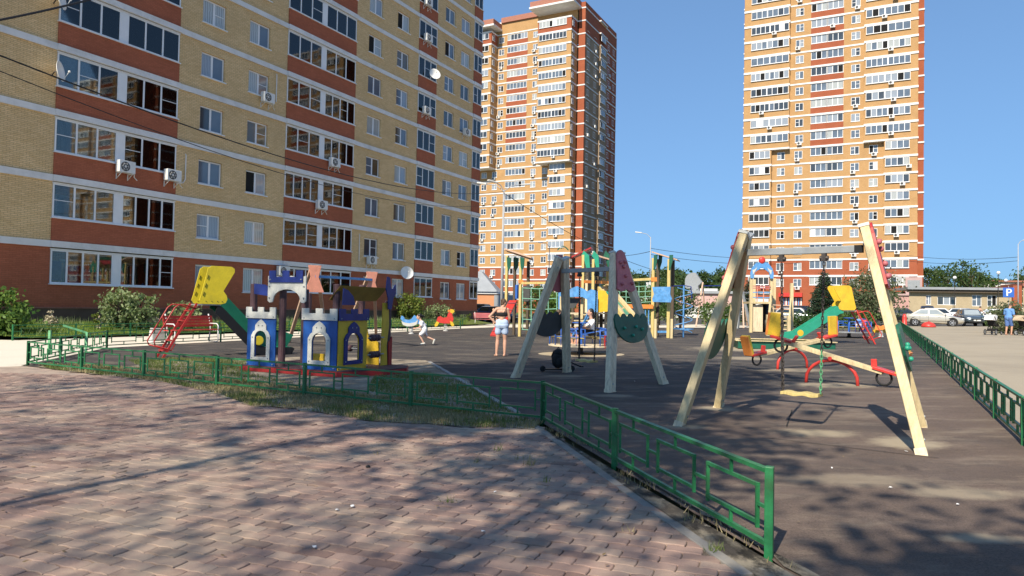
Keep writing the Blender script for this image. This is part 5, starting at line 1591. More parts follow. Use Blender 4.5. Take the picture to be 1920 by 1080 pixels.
# ------------------------------------------------------------------ slides
def slide(label, loc, rz, rail_m, hood_m, chute_m, under_m, steep=False, disc=True, group='play slides'):
    s = thing('slide', label, 'slide', loc, rz, group)
    hood = [(0.0, .01), (.49, 0), (.62, .04), (.66, .14), (.64, .24), (.55, .36), (.84, .88), (.83, .97), (.75, 1.02), (.22, 1.02), (.13, .95), (-.03, .24), (-.07, .10)]
    Z0 = 1.38
    for y in (-.32, .29):
        m_ = MB(); m_.prism([(x, z + Z0) for x, z in hood], .025, Matrix.Translation((0, y, 0)), [[(.0, .40), (.05, .40), (.07, .50), (.02, .50)], [(.06, .64), (.11, .64), (.13, .76), (.08, .76)]] if False else ())
        hp = m_.build('hood_panel', hood_m, s, bevel=.004)
        m_ = MB()
        for x, z in ((.08, .50), (.13, .72), (.03, .28)): m_.bar((x - .015, y - .004, Z0 + z - .05), (x + .015, y - .004, Z0 + z + .05), .03, .006)
        for x in (.1, .25, .4, .52): m_.ball((x, y - .003, Z0 + .08), .012, n=6)
        m_.build('hand_hole', 'plastic_black', hp)
    m_ = MB(); m_.box(-.10, .5, -.29, .29, Z0 - .03, Z0); m_.build('platform', 'steel_grey', s)
    # chute: bed with raised sides
    prof = [(.45, Z0 - .02), (.62, Z0 - .05), (.80, Z0 - .18)] + [(.8 + 1.45 * k / 8, Z0 - .18 - .92 * k / 8) for k in range(1, 9)] + [(2.45, .245), (2.66, .20), (3.0, .19), (3.05, .16)]
    if steep: prof = [(.42, Z0 - .02), (.52, Z0 - .05), (.62, Z0 - .14)] + [(.62 + .93 * k / 8, Z0 - .14 - .94 * k / 8) for k in range(1, 9)] + [(1.68, .235), (1.85, .20), (2.55, .19), (2.62, .15)]
    m_ = MB()
    def strip(y0, y1, dz0, dz1, mi):
        n = len(prof)
        up = []
        for i, (x, z) in enumerate(prof):
            a = prof[max(0, i - 1)]; b = prof[min(n - 1, i + 1)]
            dx, dz = b[0] - a[0], b[1] - a[1]; l = math.hypot(dx, dz)
            up.append((-dz / l, dx / l))
        vs = []
        for (x, z), (ux, uz) in zip(prof, up):
            for y in (y0, y1):
                for d in (dz0, dz1): vs.append((x + ux * d, y, z + uz * d))
        fs = []
        for i in range(n - 1):
            o, q = i * 4, i * 4 + 4
            for a, b in ((0, 1), (1, 3), (3, 2), (2, 0)): fs.append((o + a, o + b, q + b, q + a))
        fs += [(0, 1, 3, 2), tuple((n - 1) * 4 + k for k in (0, 2, 3, 1))]
        m_.add(vs, fs, mi)
    strip(-.26, .26, -.012, .0, 1)
    if under_m == 'plastic_black':
        strip(-.29, -.26, -.24, .0, 1); strip(.26, .29, -.10, .42, 0); strip(-.255, .255, .002, .006, 0)
    else:
        strip(-.29, -.26, -.10, .22, 0); strip(.26, .29, -.10, .22, 0)
    ch = m_.build('chute', [chute_m, under_m], s)
    if disc:
        m_ = MB()
        for y in (-.305, .292): m_.lathe([(.13, 0), (.13, .012), (.11, .016)], Matrix.Translation((2.2 if not steep else 1.56, y, .42 if not steep else .40)) @ Matrix.Rotation(PI / 2, 4, 'X'), 18)
        m_.build('joint_disc', hood_m, ch)
    # ladder and handrails
    for y in (-.25, .25):
        m_ = MB(); m_.bar((-.92, y, -.04), (-.10, y, Z0 + .02), .04, .055); m_.build('ladder_rail', rail_m, s)
        m_ = MB(); m_.tube([(-1.10, y * 1.15, .32), (-1.13, y * 1.15, .42), (-.66, y * 1.15, 1.28), (-.56, y * 1.15, 1.36), (-.42, y * 1.15, 1.36), (-.12, y * 1.05, Z0 - .12)], .018, 8)
        m_.tube([(-1.10, y * 1.15, .32), (-.70, y, .18), (-.62, y, .34)], .018, 8)
        m_.build('handrail', rail_m, s, smooth=True)
    m_ = MB(); 
    for k in range(5):
        t = (k + .7) / 5.4
        m_ = MB(); m_.box(-.92 + .82 * t - .07, -.92 + .82 * t + .03, -.24, .24, Z0 * t - .015, Z0 * t + .01); m_.build('step', rail_m, s)
    for x in (2.5 if not steep else 2.2,):
        m_ = MB(); m_.tube([(x, -.2, .2), (x, -.2, -.05)], .025, 8); m_.tube([(x, .2, .2), (x, .2, -.05)], .025, 8); m_.build('leg', rail_m, s)
    return s
slide('slide with a yellow hood, dark green chute and thin red ladder left of the castle', Vector((-8.34, 19.0, 0)), math.radians(42), 'paint_red', 'paint_hood_yellow', 'plastic_green', 'plastic_black', steep=True)
pr = G(1606, 645)
slide('slide with a yellow hood, teal chute and bright red ladder between the swing legs', Vector((14.05, 29.6, gz(14))), PI, 'paint_red_bright', 'paint_yellow', 'plastic_teal', 'plastic_teal')

# ------------------------------------------------------------------ benches, bin
def bench(label, loc, rz, L=1.9, group='red slatted benches', pm='paint_red_bright'):
    b = thing('bench', label, 'bench', loc, rz, group)
    for k in range(4):
        MB().box(-L / 2, L / 2, -.18 + k * .105, -.18 + k * .105 + .09, .43, .46).build('slat', pm, b)
    for k in range(4):
        z = .55 + k * .10
        MB().bar((-L / 2, .23 + .022 * k, z + .045), (L / 2, .23 + .022 * k, z + .045), .025, .088).build('slat', pm, b)
    for x in (-L / 2 + .12, L / 2 - .12):
        m_ = MB(); m_.tube([(x, -.2, 0), (x, -.2, .41), (x, .2, .41), (x, .33, 1.0)], .022, 8); m_.tube([(x, .22, .42), (x, .26, 0)], .022, 8)
        m_.tube([(x, -.2, .4), (x, -.2, .58), (x, -.12, .66), (x, .26, .66)], .02, 8)
        m_.tube([(x, -.2, .02), (x, .26, .02)], .018, 6)
        m_.build('leg', 'steel_white', b, smooth=True)
    return b
bench('long red slatted bench with white frame seen through the ladder of the left slide', Vector((-11.1, 25.0, 0)), math.radians(62.5), 2.0)
BN = bpy.data.objects['bench']
dup(BN, Vector((-8.4, 32.0, 0)), math.radians(62.5), 'red slatted bench seen through the castle arch, before the lawn', 'red slatted benches')
bench('dull red bench with curved arms left of the woman, before dark cars', P(911, 600, 56).xy.to_3d(), math.radians(62.5 + 90), 1.9, pm='paint_pink')
bn = thing('litter_bin', 'pale grey concrete litter bin standing beside the red bench', 'litter bin', Vector((-12.0, 24.3, 0)), math.radians(40))
MB().box(-.2, .2, -.2, .2, .08, .52).build('body', 'concrete', bn, bevel=.02)
MB().box(-.16, .16, -.16, .16, .521, .54).build('opening', 'plastic_black', bn)
for x in (-.2, .2): MB().add([(x - .03, -.24, 0), (x + .03, -.24, 0), (x + .03, .24, 0), (x - .03, .24, 0), (x - .03, -.10, .44), (x + .03, -.10, .44), (x + .03, .10, .44), (x - .03, .10, .44)], [(0, 1, 5, 4), (1, 2, 6, 5), (2, 3, 7, 6), (3, 0, 4, 7), (4, 5, 6, 7), (0, 3, 2, 1)]).build('leg', 'steel_white', bn)

# ------------------------------------------------------------------ spring riders
def spring(root, z=.45):
    m_ = MB(); m_.tube([(.09 * math.cos(a * .5), .09 * math.sin(a * .5), z * a / 60) for a in range(61)], .018, 6); m_.build('spring', 'steel_white', root)
    MB().lathe([(.14, 0), (.14, .02), (.10, .03)], None, 14).build('base_plate', 'steel_white', root)
dl = thing('spring_rider', 'blue and white dolphin spring rider left of the running child', 'spring rider', atd(772, 36.5), math.radians(5), 'animal spring riders')
spring(dl, .38)
dol = [(-.55, .78), (-.50, .92), (-.40, .86), (-.34, .74), (-.12, .70), (.02, .78), (.14, .96), (.24, .88), (.34, .96), (.44, .84), (.46, .66), (.40, .52), (.22, .50), (.05, .46), (-.15, .46), (-.32, .52), (-.44, .64)]
m_ = MB(); m_.prism(dol, .03, Matrix.Translation((0, -.17, 0))); m_.prism(dol, .03, Matrix.Translation((0, .14, 0))); m_.build('body', 'paint_light_blue', dl)
m_ = MB(); m_.prism([(-.5, .66), (-.36, .58), (-.1, .54), (.2, .60), (.34, .74), (.30, .50), (.1, .40), (-.2, .38), (-.42, .46)], .03, Matrix.Translation((0, -.205, 0))); m_.build('belly', 'paint_white', dl)
MB().box(-.2, .15, -.14, .14, .50, .54).build('seat', 'paint_light_blue', dl)
rs = thing('spring_rider', 'red rooster spring rider with yellow head and feet before the hedge', 'spring rider', atd(836, 41.5), math.radians(3), 'animal spring riders')
spring(rs, .45)
roo = [(-.52, .58), (-.44, .80), (-.30, .86), (-.16, .76), (.08, .80), (.14, 1.02), (.22, 1.16), (.34, 1.12), (.38, .95), (.46, .74), (.42, .54), (.26, .44), (-.1, .44), (-.36, .48)]
m_ = MB(); m_.prism(roo, .03, Matrix.Translation((0, -.17, 0))); m_.prism(roo, .03, Matrix.Translation((0, .14, 0))); m_.build('body', 'paint_red_bright', rs)
m_ = MB(); m_.prism([(.24, 1.10), (.32, 1.28), (.46, 1.24), (.52, 1.14), (.40, 1.02)], .032, Matrix.Translation((0, -.175, 0))); m_.prism([(.26, .60), (.44, .50), (.52, .34), (.40, .26), (.30, .38)], .03, Matrix.Translation((0, -.203, 0))); m_.prism([(-.5, .56), (-.36, .48), (-.46, .28), (-.6, .24), (-.62, .36)], .03, Matrix.Translation((0, -.203, 0))); m_.build('head_and_feet', 'paint_yellow', rs)
m_ = MB(); m_.prism([(.10, 1.14), (.16, 1.26), (.22, 1.20), (.28, 1.30), (.32, 1.22), (.24, 1.10)], .02, Matrix.Translation((0, -.165, 0))); m_.build('comb', 'paint_orange', rs)
MB().box(-.2, .12, -.14, .14, .52, .56).build('seat', 'paint_yellow', rs)
fr_ = thing('spring_rider', 'orange and yellow spring rider at the far right beside the blue merry-go-round', 'spring rider', atd(1652, 37), math.radians(-10), 'animal spring riders')
spring(fr_, .35)
m_ = MB(); m_.prism([(-.35, .35), (-.30, .62), (-.05, .55), (.10, .62), (.18, .86), (.36, .88), (.44, .70), (.36, .50), (.42, .30), (.2, .42), (-.1, .34)], .03, Matrix.Translation((0, -.15, 0))); m_.build('body', 'paint_orange', fr_)
m_ = MB(); m_.prism([(-.4, .30), (-.2, .40), (.3, .40), (.5, .28), (.4, .2), (-.3, .2)], .03, Matrix.Translation((0, .12, 0))); m_.ball((.3, -.16, .72), .10, .03, .10); m_.build('trim', 'paint_yellow', fr_)

# ------------------------------------------------------------------ merry-go-rounds
def carousel(label, loc, rz, rail_m, floor_m, r=1.0, extra=True):
    c = thing('merry_go_round', label, 'merry-go-round', loc, rz, 'merry-go-rounds')
    m_ = MB(); m_.lathe([(.12, 0), (.12, .05), (.08, .07), (.08, .24)], None, 14); m_.build('pedestal', 'steel_dark', c)
    m_ = MB(); m_.lathe([(.06, .22), (r, .25), (r, .29), (.06, .30)], None, 32); m_.build('floor_disc', floor_m, c)
    m_ = MB(); m_.lathe([(.05, .3), (.05, .95), (.28, .97), (.28, .99), (.05, 1.0)], None, 16); m_.build('centre_wheel', rail_m, c)
    for q in range(4):
        a0 = q * PI / 2 + .25; a1 = a0 + 1.05
        A = [a0 + (a1 - a0) * k / 8 for k in range(9)]
        m_ = MB()
        top = [(r * .96 * math.cos(a), r * .96 * math.sin(a), .80) for a in A]
        m_.tube([(top[0][0], top[0][1], .28)] + top + [(top[-1][0], top[-1][1], .28)], .02, 7)
        m_.tube([(x, y, .56) for x, y, z in top], .015, 6)
        for k in (2, 4, 6): m_.tube([(top[k][0], top[k][1], .29), (top[k][0], top[k][1], .80)], .012, 5)
        m_.tube([top[4], (0.05 * math.cos(A[4]), .05 * math.sin(A[4]), .62)], .018, 6)
        m_.build('rail', rail_m, c, smooth=True)
        m_ = MB()
        vs = [(rr_ * math.cos(a), rr_ * math.sin(a), z) for z in (.50, .53) for rr_ in (r * .58, r * .9) for a in A]
        n9 = 9
        fs = []
        for k in range(8):
            fs += [(k, k + 1, n9 + k + 1, n9 + k), (18 + k, 18 + n9 + k, 18 + n9 + k + 1, 18 + k + 1), (k, 18 + k, 18 + k + 1, k + 1), (n9 + k, n9 + k + 1, 27 + k + 1, 27 + k)]
        m_.add(vs, fs); m_.build('seat', 'wood_yellow', c)
    return c
carousel('blue railed merry-go-round with children, behind the greyed swing frame', flat(Vector((2.2, 22.6, 0))), .3, 'paint_rail_blue', 'wood_grey', 1.02)
m_ = MB()
for k in range(7):
    a = -1.15 + k * .13
    m_.bar((1.0 * math.cos(a), 1.0 * math.sin(a), .22), (1.0 * math.cos(a), 1.0 * math.sin(a), .62), .035)
for z in (.26, .44, .60): m_.tube([(1.0 * math.cos(-1.15 + k * .13), 1.0 * math.sin(-1.15 + k * .13), z) for k in range(7)], .02, 5)
m_.build('seat_grid', 'paint_red', bpy.data.objects['merry_go_round'])
tag(sheet('sand_ring', [(2.2 + 1.35 * math.cos(a * PI / 12), 22.4 + 1.2 * math.sin(a * PI / 12)) for a in range(24)], .006, 'sand'), kind='structure')
c2 = carousel('blue merry-go-round with a patterned panel behind the right slide ladder', flat(Vector((17.0, 36.0, 0))), .9, 'paint_rail_blue', 'steel_grey', 1.05)
m_ = MB(); m_.prism([(-.45, .32), (.5, .32), (.55, .95), (-.3, .98)], .03, Matrix.Translation((.3, -.62, 0))); pn = m_.build('back_panel', 'paint_rail_blue', c2)
m_ = MB()
for q in range(4): m_.bar((-.05 + q * .2, -.636, .4), (.12 + q * .2, -.636, .9), .03, .012)
m_.build('stripe', 'paint_red_bright', pn)

# ------------------------------------------------------------------ seesaws, sandpit
def seesaw(label, mid, direction, L, tilt, loc_z=0):
    d = Vector((math.cos(direction), math.sin(direction), 0))
    s = thing('seesaw', label, 'seesaw', flat(mid), direction, 'double beam seesaws')
    m_ = MB(); m_.tube([(.48 * math.cos(PI * k / 12), 0, .06 + .40 * math.sin(PI * k / 12) - (.1 if k in (0, 12) else 0)) for k in range(13)], .032, 9); m_.build('arch_stand', 'paint_red_bright', s, smooth=True)
    m_ = MB(); m_.tube([(0, -.12, .50), (0, .12, .50)], .04, 10); m_.build('pivot', 'paint_red_bright', s)
    R_ = Matrix.Translation((0, 0, .54)) @ Matrix.Rotation(tilt, 4, 'Y')
    for y in (-.075, .075):
        m_ = MB(); m_.bar(R_ @ Vector((-L, y, 0)), R_ @ Vector((L, y, 0)), .06, .075); m_.build('beam', 'wood_cream', s, bevel=.005)
    for sg in (-1, 1):
        T = R_ @ Matrix.Translation((sg * (L + .02), 0, .04))
        m_ = MB(); m_.bar(T @ Vector((-sg * .20, 0, 0)), T @ Vector((sg * .24, 0, 0)), .26, .05)
        m_.bar(T @ Vector((-sg * .19, 0, 0)), T @ Vector((-sg * .24, 0, .15)), .10, .05); st = m_.build('seat', 'paint_orange' if False else 'paint_red_bright', s, bevel=.006)
        m_ = MB(); m_.bar(T @ Vector((sg * .21, 0, .01)), T @ Vector((sg * .27, 0, .48)), .25, .06); m_.build('backrest', 'paint_yellow', st, bevel=.01)
        m_ = MB(); m_.bar(T @ Vector((sg * .255, 0, .0)), T @ Vector((sg * .315, 0, .46)), .26, .03); m_.build('back_plate', 'paint_orange', st)
        c = T @ Vector((sg * .02, 0, -.14))
        m_ = MB(); m_.tube([c + Vector((.13 * math.cos(a * PI / 8), 0, .13 * math.sin(a * PI / 8))) for a in range(16)], .022, 6, closed=True); m_.build('tyre', 'rubber_black', s)
    return s
seesaw('red and cream seesaw nearer the swing, low end to the right', Vector((6.25, 13.95, 0)), math.radians(-40), .95, math.radians(15))
seesaw('red and cream seesaw behind the other one, low end to the left', Vector((6.85, 17.4, 0)), math.radians(24), 1.12, math.radians(-10))
sd = thing('sandpit', 'low wooden sandpit with cream rim boards and green sides behind the seesaws', 'sandpit', flat(Vector((9.9, 26.6, 0))), -math.radians(2))
for a, b in (((-1.7, -1.0), (1.7, -1.0)), ((1.7, -1.0), (1.4, 1.0)), ((1.4, 1.0), (-1.4, 1.0)), ((-1.4, 1.0), (-1.7, -1.0))):
    MB().bar((*a, .13), (*b, .13), .04, .26).build('side_board', 'panel_green', sd)
    MB().bar((*a, .275), (*b, .275), .20, .03).build('rim_board', 'wood_cream', sd)
MB().add([(-1.65, -.98, .12), (1.65, -.98, .12), (1.38, .98, .12), (-1.38, .98, .12)], [(0, 1, 2, 3)]).build('sand_fill', 'sand', sd)

# ------------------------------------------------------------------ large climbing frame
CFO = Vector((3.4, 36.5, gz(3.4)))
cf = thing('climbing_frame', 'big wooden climbing frame with towers, rope nets, blue playhouse and red ramp behind the merry-go-round', 'climbing frame', CFO)
def pl_(px, py, d): return P(px, py, d) - CFO
def cpost(px, ytop, d, m='wood_yellow', w=.13):
    t = P(px, ytop, d)
    a = Vector((t.x, t.y, gz(t.x) - .05)) - CFO
    MB().bar(a, t - CFO, w, w, up=(E1.x, E1.y, 0)).build('post', m, cf, bevel=.01)
def cboard(name, m, pts, d, th=.04, parent=None):     # upright board from its outline, facing the camera side
    q = [pl_(x, y, d) for x, y in pts]
    u = E2
    Mx = Matrix((E2, E1, Vector((0, 0, 1)))).transposed().to_4x4()
    o = q[0]
    sc = 1.0
    poly = [((p - o).dot(Vector((1, 0, 0))) / max(.2, E2.x), (p - o).z) for p in q]
    poly = [(x, z) for x, z in poly]
    mb_ = MB(); mb_.prism(poly, th, Matrix.Translation(o) @ Mx)
    return mb_.build(name, m, parent or cf)
def cbeam(a, b, w, m, name='beam', d=None):
    return MB().bar(a, b, w, w).build(name, m, cf)
for px, yt, d, m in ((951, 479, 36.0, 'wood_yellow'), (966, 484, 37.4, 'post_dark'), (977, 485, 35.4, 'wood_yellow'), (991, 490, 36.8, 'post_dark')): cpost(px, yt, d, m)
MB().add([pl_(946, 465, 36), pl_(996, 481, 35.3), pl_(1000, 486, 36.9), pl_(952, 470, 37.6), pl_(946, 468, 36), pl_(996, 484, 35.3), pl_(1000, 489, 36.9), pl_(952, 473, 37.6)], [(0, 1, 2, 3), (7, 6, 5, 4), (0, 4, 5, 1), (1, 5, 6, 2), (2, 6, 7, 3), (3, 7, 4, 0)]).build('roof', 'wood_pink', cf)
for px, d in ((953, 35.9), (967, 37.3), (978, 35.3)): cboard('roof_bracket', 'panel_green', [(px - 3, 482), (px + 5, 484), (px + 4, 500), (px, 508), (px - 2, 500)], d, .05)
cboard('side_panel', 'paint_rail_blue', [(966, 534), (974, 534), (974, 560), (966, 560)], 37.2)
cboard('side_panel', 'panel_slate', [(981, 536), (993, 536), (993, 565), (981, 565)], 36.6)
cbeam(pl_(972, 528, 35.4), pl_(981, 528, 35.4), .18, 'paint_orange', 'joint')
cbeam(pl_(977, 531, 35.4), pl_(1046, 530, 33.6), .11, 'wood_yellow')
def net(x0, x1, y0, y1, d0, d1, nx, ny, m='rope_green'):
    a, b = [], []
    m_ = MB()
    for i in range(nx + 1):
        t = i / nx
        p, q = pl_(x0 + (x1 - x0) * t, y0, d0 + (d1 - d0) * t), pl_(x0 + (x1 - x0) * t, y1, d0 + (d1 - d0) * t)
        m_.tube([p, q], .022, 5)
    for j in range(ny + 1):
        t = j / ny
        y = y0 + (y1 - y0) * t
        p, q = pl_(x0, y, d0), pl_(x1, y, d1)
        md = p.lerp(q, .5) - Vector((0, 0, .05))
        m_.tube([p, md, q], .022, 5)
    return m_.build('rope_net', m, cf)
net(980, 1044, 540, 618, 35.4, 33.7, 4, 4)
# red ramp towards the camera
m_ = MB(); A = [pl_(955, 563, 36), pl_(969, 563, 36.2), pl_(937, 629, 33.6), pl_(919, 628, 33.4)]
m_.add(A + [p - Vector((0, 0, .06)) for p in A], [(0, 1, 2, 3), (7, 6, 5, 4), (0, 4, 5, 1), (1, 5, 6, 2), (2, 6, 7, 3), (3, 7, 4, 0)]); m_.build('ramp', 'paint_red_bright', cf)
for k in range(5):
    t = (k + .5) / 5
    cbeam(A[0].lerp(A[3], t) + Vector((0, 0, .03)), A[1].lerp(A[2], t) + Vector((0, 0, .03)), .05, 'paint_pink', 'ramp_cleat')
# middle tower with two roofs
for px, yt, d, m in ((1061, 480, 35.2, 'wood_yellow'), (1076, 478, 36.6, 'post_dark'), (1094, 478, 34.6, 'wood_yellow'), (1101, 490, 36.0, 'wood_grey'), (1113, 486, 34.4, 'wood_yellow'), (1121, 505, 35.6, 'post_dark'), (1140, 492, 36.8, 'wood_yellow'), (1147, 494, 35.8, 'wood_yellow')): cpost(px, yt, d, m)
m_ = MB(); A = [pl_(1068, 482, 35.0), pl_(1108, 463, 34.6), pl_(1112, 466, 36.6), pl_(1074, 484, 37)]
m_.add(A + [p - Vector((0, 0, .07)) for p in A], [(0, 1, 2, 3), (7, 6, 5, 4), (0, 4, 5, 1), (1, 5, 6, 2), (2, 6, 7, 3), (3, 7, 4, 0)]); m_.build('roof', 'paint_red', cf)
m_ = MB(); A = [pl_(1108, 474, 34.6), pl_(1150, 487, 34.8), pl_(1152, 490, 36.6), pl_(1112, 476, 36.8)]
m_.add(A + [p - Vector((0, 0, .07)) for p in A], [(0, 1, 2, 3), (7, 6, 5, 4), (0, 4, 5, 1), (1, 5, 6, 2), (2, 6, 7, 3), (3, 7, 4, 0)]); m_.build('roof', 'wood_pink', cf)
m_ = MB(); arc_ = [(1046 + 19 * k / 8, 470 - 7 * math.sin(PI * k / 8)) for k in range(9)]
for k in range(8): m_.add([pl_(*arc_[k], 34.4), pl_(*arc_[k + 1], 34.4), pl_(*arc_[k + 1], 36.2), pl_(*arc_[k], 36.2)], [(0, 1, 2, 3)])
o = m_.build('roof', 'panel_green', cf); sdm = o.modifiers.new('Solid', 'SOLIDIFY'); sdm.thickness = .06
for px, d, w in ((1094, 34.6, 14), (1113, 34.4, 12), (1135, 34.9, 12)): cboard('roof_bracket', 'plastic_teal' if px < 1120 else 'panel_green', [(px - w * .3, 480), (px, 470), (px + w * .7, 480), (px + w * .8, 503), (px + w * .35, 503), (px, 484)], d, .05)
cbeam(pl_(1095, 528, 34.6), pl_(1148, 530, 35.6), .14, 'paint_orange', 'beam')
wv = [(1047, 566), (1047, 548), (1055, 545), (1062, 548), (1070, 541), (1080, 537), (1090, 541), (1098, 547), (1106, 543), (1116, 547), (1116, 585), (1098, 585), (1098, 562), (1090, 557), (1060, 557), (1056, 562), (1056, 585), (1047, 585)]
bh = cboard('playhouse_wall', 'paint_light_blue', wv, 33.4, .05)
cboard('opening_shade', 'panel_slate', [(1058, 559), (1088, 559), (1076, 577), (1058, 580)], 33.6, .03, cf)  # dark board painting in the shade inside the playhouse opening
MB().add([pl_(1050, 586, 33.3), pl_(1146, 586, 33.8), pl_(1146, 586, 36.3), pl_(1050, 586, 36.0), pl_(1050, 589, 33.3), pl_(1146, 589, 33.8), pl_(1146, 589, 36.3), pl_(1050, 589, 36.0)], [(0, 1, 2, 3), (7, 6, 5, 4), (0, 4, 5, 1), (1, 5, 6, 2), (2, 6, 7, 3), (3, 7, 4, 0)]).build('deck', 'wood_grey', cf)
cboard('playhouse_panel', 'paint_yellow', [(1117, 586), (1117, 547), (1124, 544), (1133, 545), (1137, 552), (1144, 556), (1144, 572), (1138, 584)], 33.8, .05)
for px, d, m in ((1053, 33.3, 'wood_cream'), (1092, 33.3, 'wood_cream'), (1118, 33.6, 'wood_cream'), (1128, 34.6, 'post_dark'), (1137, 34.2, 'wood_grey')): cpost(px, 556, d, m)
# blue ladder bars below the playhouse
for a, b in (((1072, 630), (1112, 584)), ((1046, 586), (1062, 628)), ((1103, 586), (1078, 640))): cbeam(pl_(*a, 32.6), pl_(*b, 33.2), .06, 'paint_light_blue', 'ladder_bar')
for y in (590, 601, 612): cbeam(pl_(1076, y, 33), pl_(1108, y, 33), .05, 'wood_cream', 'rung')
# climbing ramp on the right
m_ = MB(); m_.bar(pl_(1131, 524, 36.2), pl_(1209, 614, 33.4), .14, .16); m_.build('ramp_rail', 'wood_cream', cf)
m_ = MB(); m_.bar(pl_(1122, 540, 34.8), pl_(1190, 618, 32.2), .14, .16); m_.build('ramp_rail', 'wood_yellow', cf)
m_ = MB(); A = [pl_(1133, 534, 36), pl_(1205, 616, 33.3), pl_(1190, 618, 32.2), pl_(1124, 545, 34.9)]
m_.add(A + [p - Vector((0, 0, .05)) for p in A], [(0, 1, 2, 3), (7, 6, 5, 4), (0, 4, 5, 1), (1, 5, 6, 2), (2, 6, 7, 3), (3, 7, 4, 0)]); m_.build('ramp', 'wood_cream', cf)
for t in (.12, .40, .56, .72):
    a, b = A[0].lerp(A[1], t), A[3].lerp(A[2], t); c, e = A[0].lerp(A[1], t + .13), A[3].lerp(A[2], t + .13)
    up = Vector((0, 0, .03)); m_ = MB(); m_.add([a.lerp(b, .1) + up, c.lerp(e, .1) + up, c.lerp(e, .9) + up, a.lerp(b, .9) + up, a.lerp(b, .1), c.lerp(e, .1), c.lerp(e, .9), a.lerp(b, .9)], [(0, 1, 2, 3), (0, 4, 5, 1), (1, 5, 6, 2), (2, 6, 7, 3), (3, 7, 4, 0)]); m_.build('ramp_panel', 'plastic_teal', cf)
# right hand net bridge and tower
net(1150, 1222, 526, 566, 35.5, 35.6, 6, 4)
cbeam(pl_(1148, 527, 35.4), pl_(1224, 523, 35.4), .12, 'wood_yellow')
cbeam(pl_(1170, 574, 35.2), pl_(1224, 575, 35.2), .20, 'paint_orange', 'beam')
for k in range(7): cbeam(pl_(1180 + k * 6, 578, 35.2), pl_(1180 + k * 6, 612, 35.2), .05, 'paint_light_blue', 'bar')
for px, yt, d, m in ((1225.5, 484, 35.3, 'wood_yellow'), (1234, 486, 36.9, 'post_dark'), (1255, 486, 34.6, 'wood_yellow'), (1262, 488, 36.2, 'post_dark')): cpost(px, yt, d, m, .15)
m_ = MB(); A = [pl_(1222, 471, 35.2), pl_(1270, 486, 34.4), pl_(1275, 489, 36.4), pl_(1230, 474, 37.2)]
m_.add(A + [p - Vector((0, 0, .06)) for p in A], [(0, 1, 2, 3), (7, 6, 5, 4), (0, 4, 5, 1), (1, 5, 6, 2), (2, 6, 7, 3), (3, 7, 4, 0)]); m_.build('roof', 'wood_pink', cf)
for px, d in ((1229, 35.2), (1238, 36.8), (1258, 34.5)): cboard('roof_bracket', 'panel_green', [(px - 3, 478), (px + 3, 478), (px + 2, 492), (px - 2, 506), (px - 4, 506)], d, .06)
bp_ = cboard('hanging_panel', 'paint_light_blue', [(1224, 566), (1223, 560), (1226, 552), (1223, 538), (1254, 538), (1253, 552), (1256, 560), (1254, 567)], 34.4, .04)
cboard('window', 'rope_green', [(1232, 560), (1232, 543), (1244, 543), (1244, 560)], 34.32, .02, cf)
cbeam(pl_(1221, 524, 35.3), pl_(1231, 524, 35.3), .20, 'paint_orange', 'joint')
for y in (622,): cbeam(pl_(1233, y, 35.6), pl_(1252, y, 35.6), .10, 'paint_light_blue', 'rung')
for px in (1229.5, 1260): cpost(px, 598, 34.2, 'wood_cream', .12)

# spiral climber
sp = thing('spiral_climber', 'pale blue spiral pipe climber right of the climbing frame', 'climber', flat(G(1281, 633)))
d0 = G(1281, 633).y
kk = d0 / FPX
m_ = MB(); m_.tube([(0, 0, -.05), (0, 0, 2.55)], .04, 8); m_.build('pole', 'paint_light_blue', sp)
m_ = MB()
m_.tube([(.42 * math.cos(a * .35), .42 * math.sin(a * .35), .25 + 2.2 * a / 60) for a in range(61)], .022, 6); m_.build('spiral', 'paint_light_blue', sp, smooth=True)
m_ = MB(); m_.tube([(.48 * math.cos(a * PI / 10), .48 * math.sin(a * PI / 10), .42) for a in range(20)], .022, 6, closed=True)
for a in range(3): m_.tube([(.48 * math.cos(a * 2.09), .48 * math.sin(a * 2.09), .42), (0, 0, .34)], .018, 5)
m_.build('ring', 'paint_light_blue', sp)
m_ = MB(); m_.tube([(-.75, 0, 2.5), (0, 0, 2.55), (.35, 0, 2.5), (.4, 0, 1.9)], .028, 6); m_.build('arm', 'paint_navy', sp)

# ------------------------------------------------------------------ tower with stairs on the right
TWO = Vector((14.7, 42.5, gz(14.7)))
tw = thing('play_tower', 'wooden play tower with stairs, railings and a blue arch topped by a red ball', 'play tower', TWO, -math.radians(4))
def twp(px, py, d): return Matrix.Rotation(math.radians(4), 4, 'Z') @ (P(px, py, d) - TWO)
DK = twp(1430, 566, 43.2).z
def tpost(px, yt, d, m='wood_cream', w=.17):
    a = twp(px, yt, d); MB().bar((a.x, a.y, -.05), a, w, w).build('post', m, tw, bevel=.012)
for px, yt, d in ((1408.5, 518, 42.6), (1446, 520, 42.6), (1452, 522, 44.4), (1414, 524, 44.4), (1484.5, 531, 40.5), (1440, 590, 38.0), (1479, 592, 37.6)): tpost(px, yt, d)
a0, a1 = twp(1408, 566, 42.5), twp(1447, 566, 42.5)
MB().box(a0.x, a1.x, a0.y, a0.y + 1.9, DK - .12, DK).build('deck', 'wood_cream', tw)
for z, m in ((.25, 'paint_light_blue'), (.55, 'paint_light_blue'), (.80, 'paint_pink'), (.92, 'paint_pink')):
    MB().bar((a0.x + .1, a0.y + .05, DK + z), (a1.x - .1, a0.y + .05, DK + z), .05).build('railing', m, tw)
for t in (.3, .6): MB().bar((a0.x + (a1.x - a0.x) * t, a0.y + .05, DK), (a0.x + (a1.x - a0.x) * t, a0.y + .05, DK + .95), .05).build('railing', 'paint_salmon', tw)
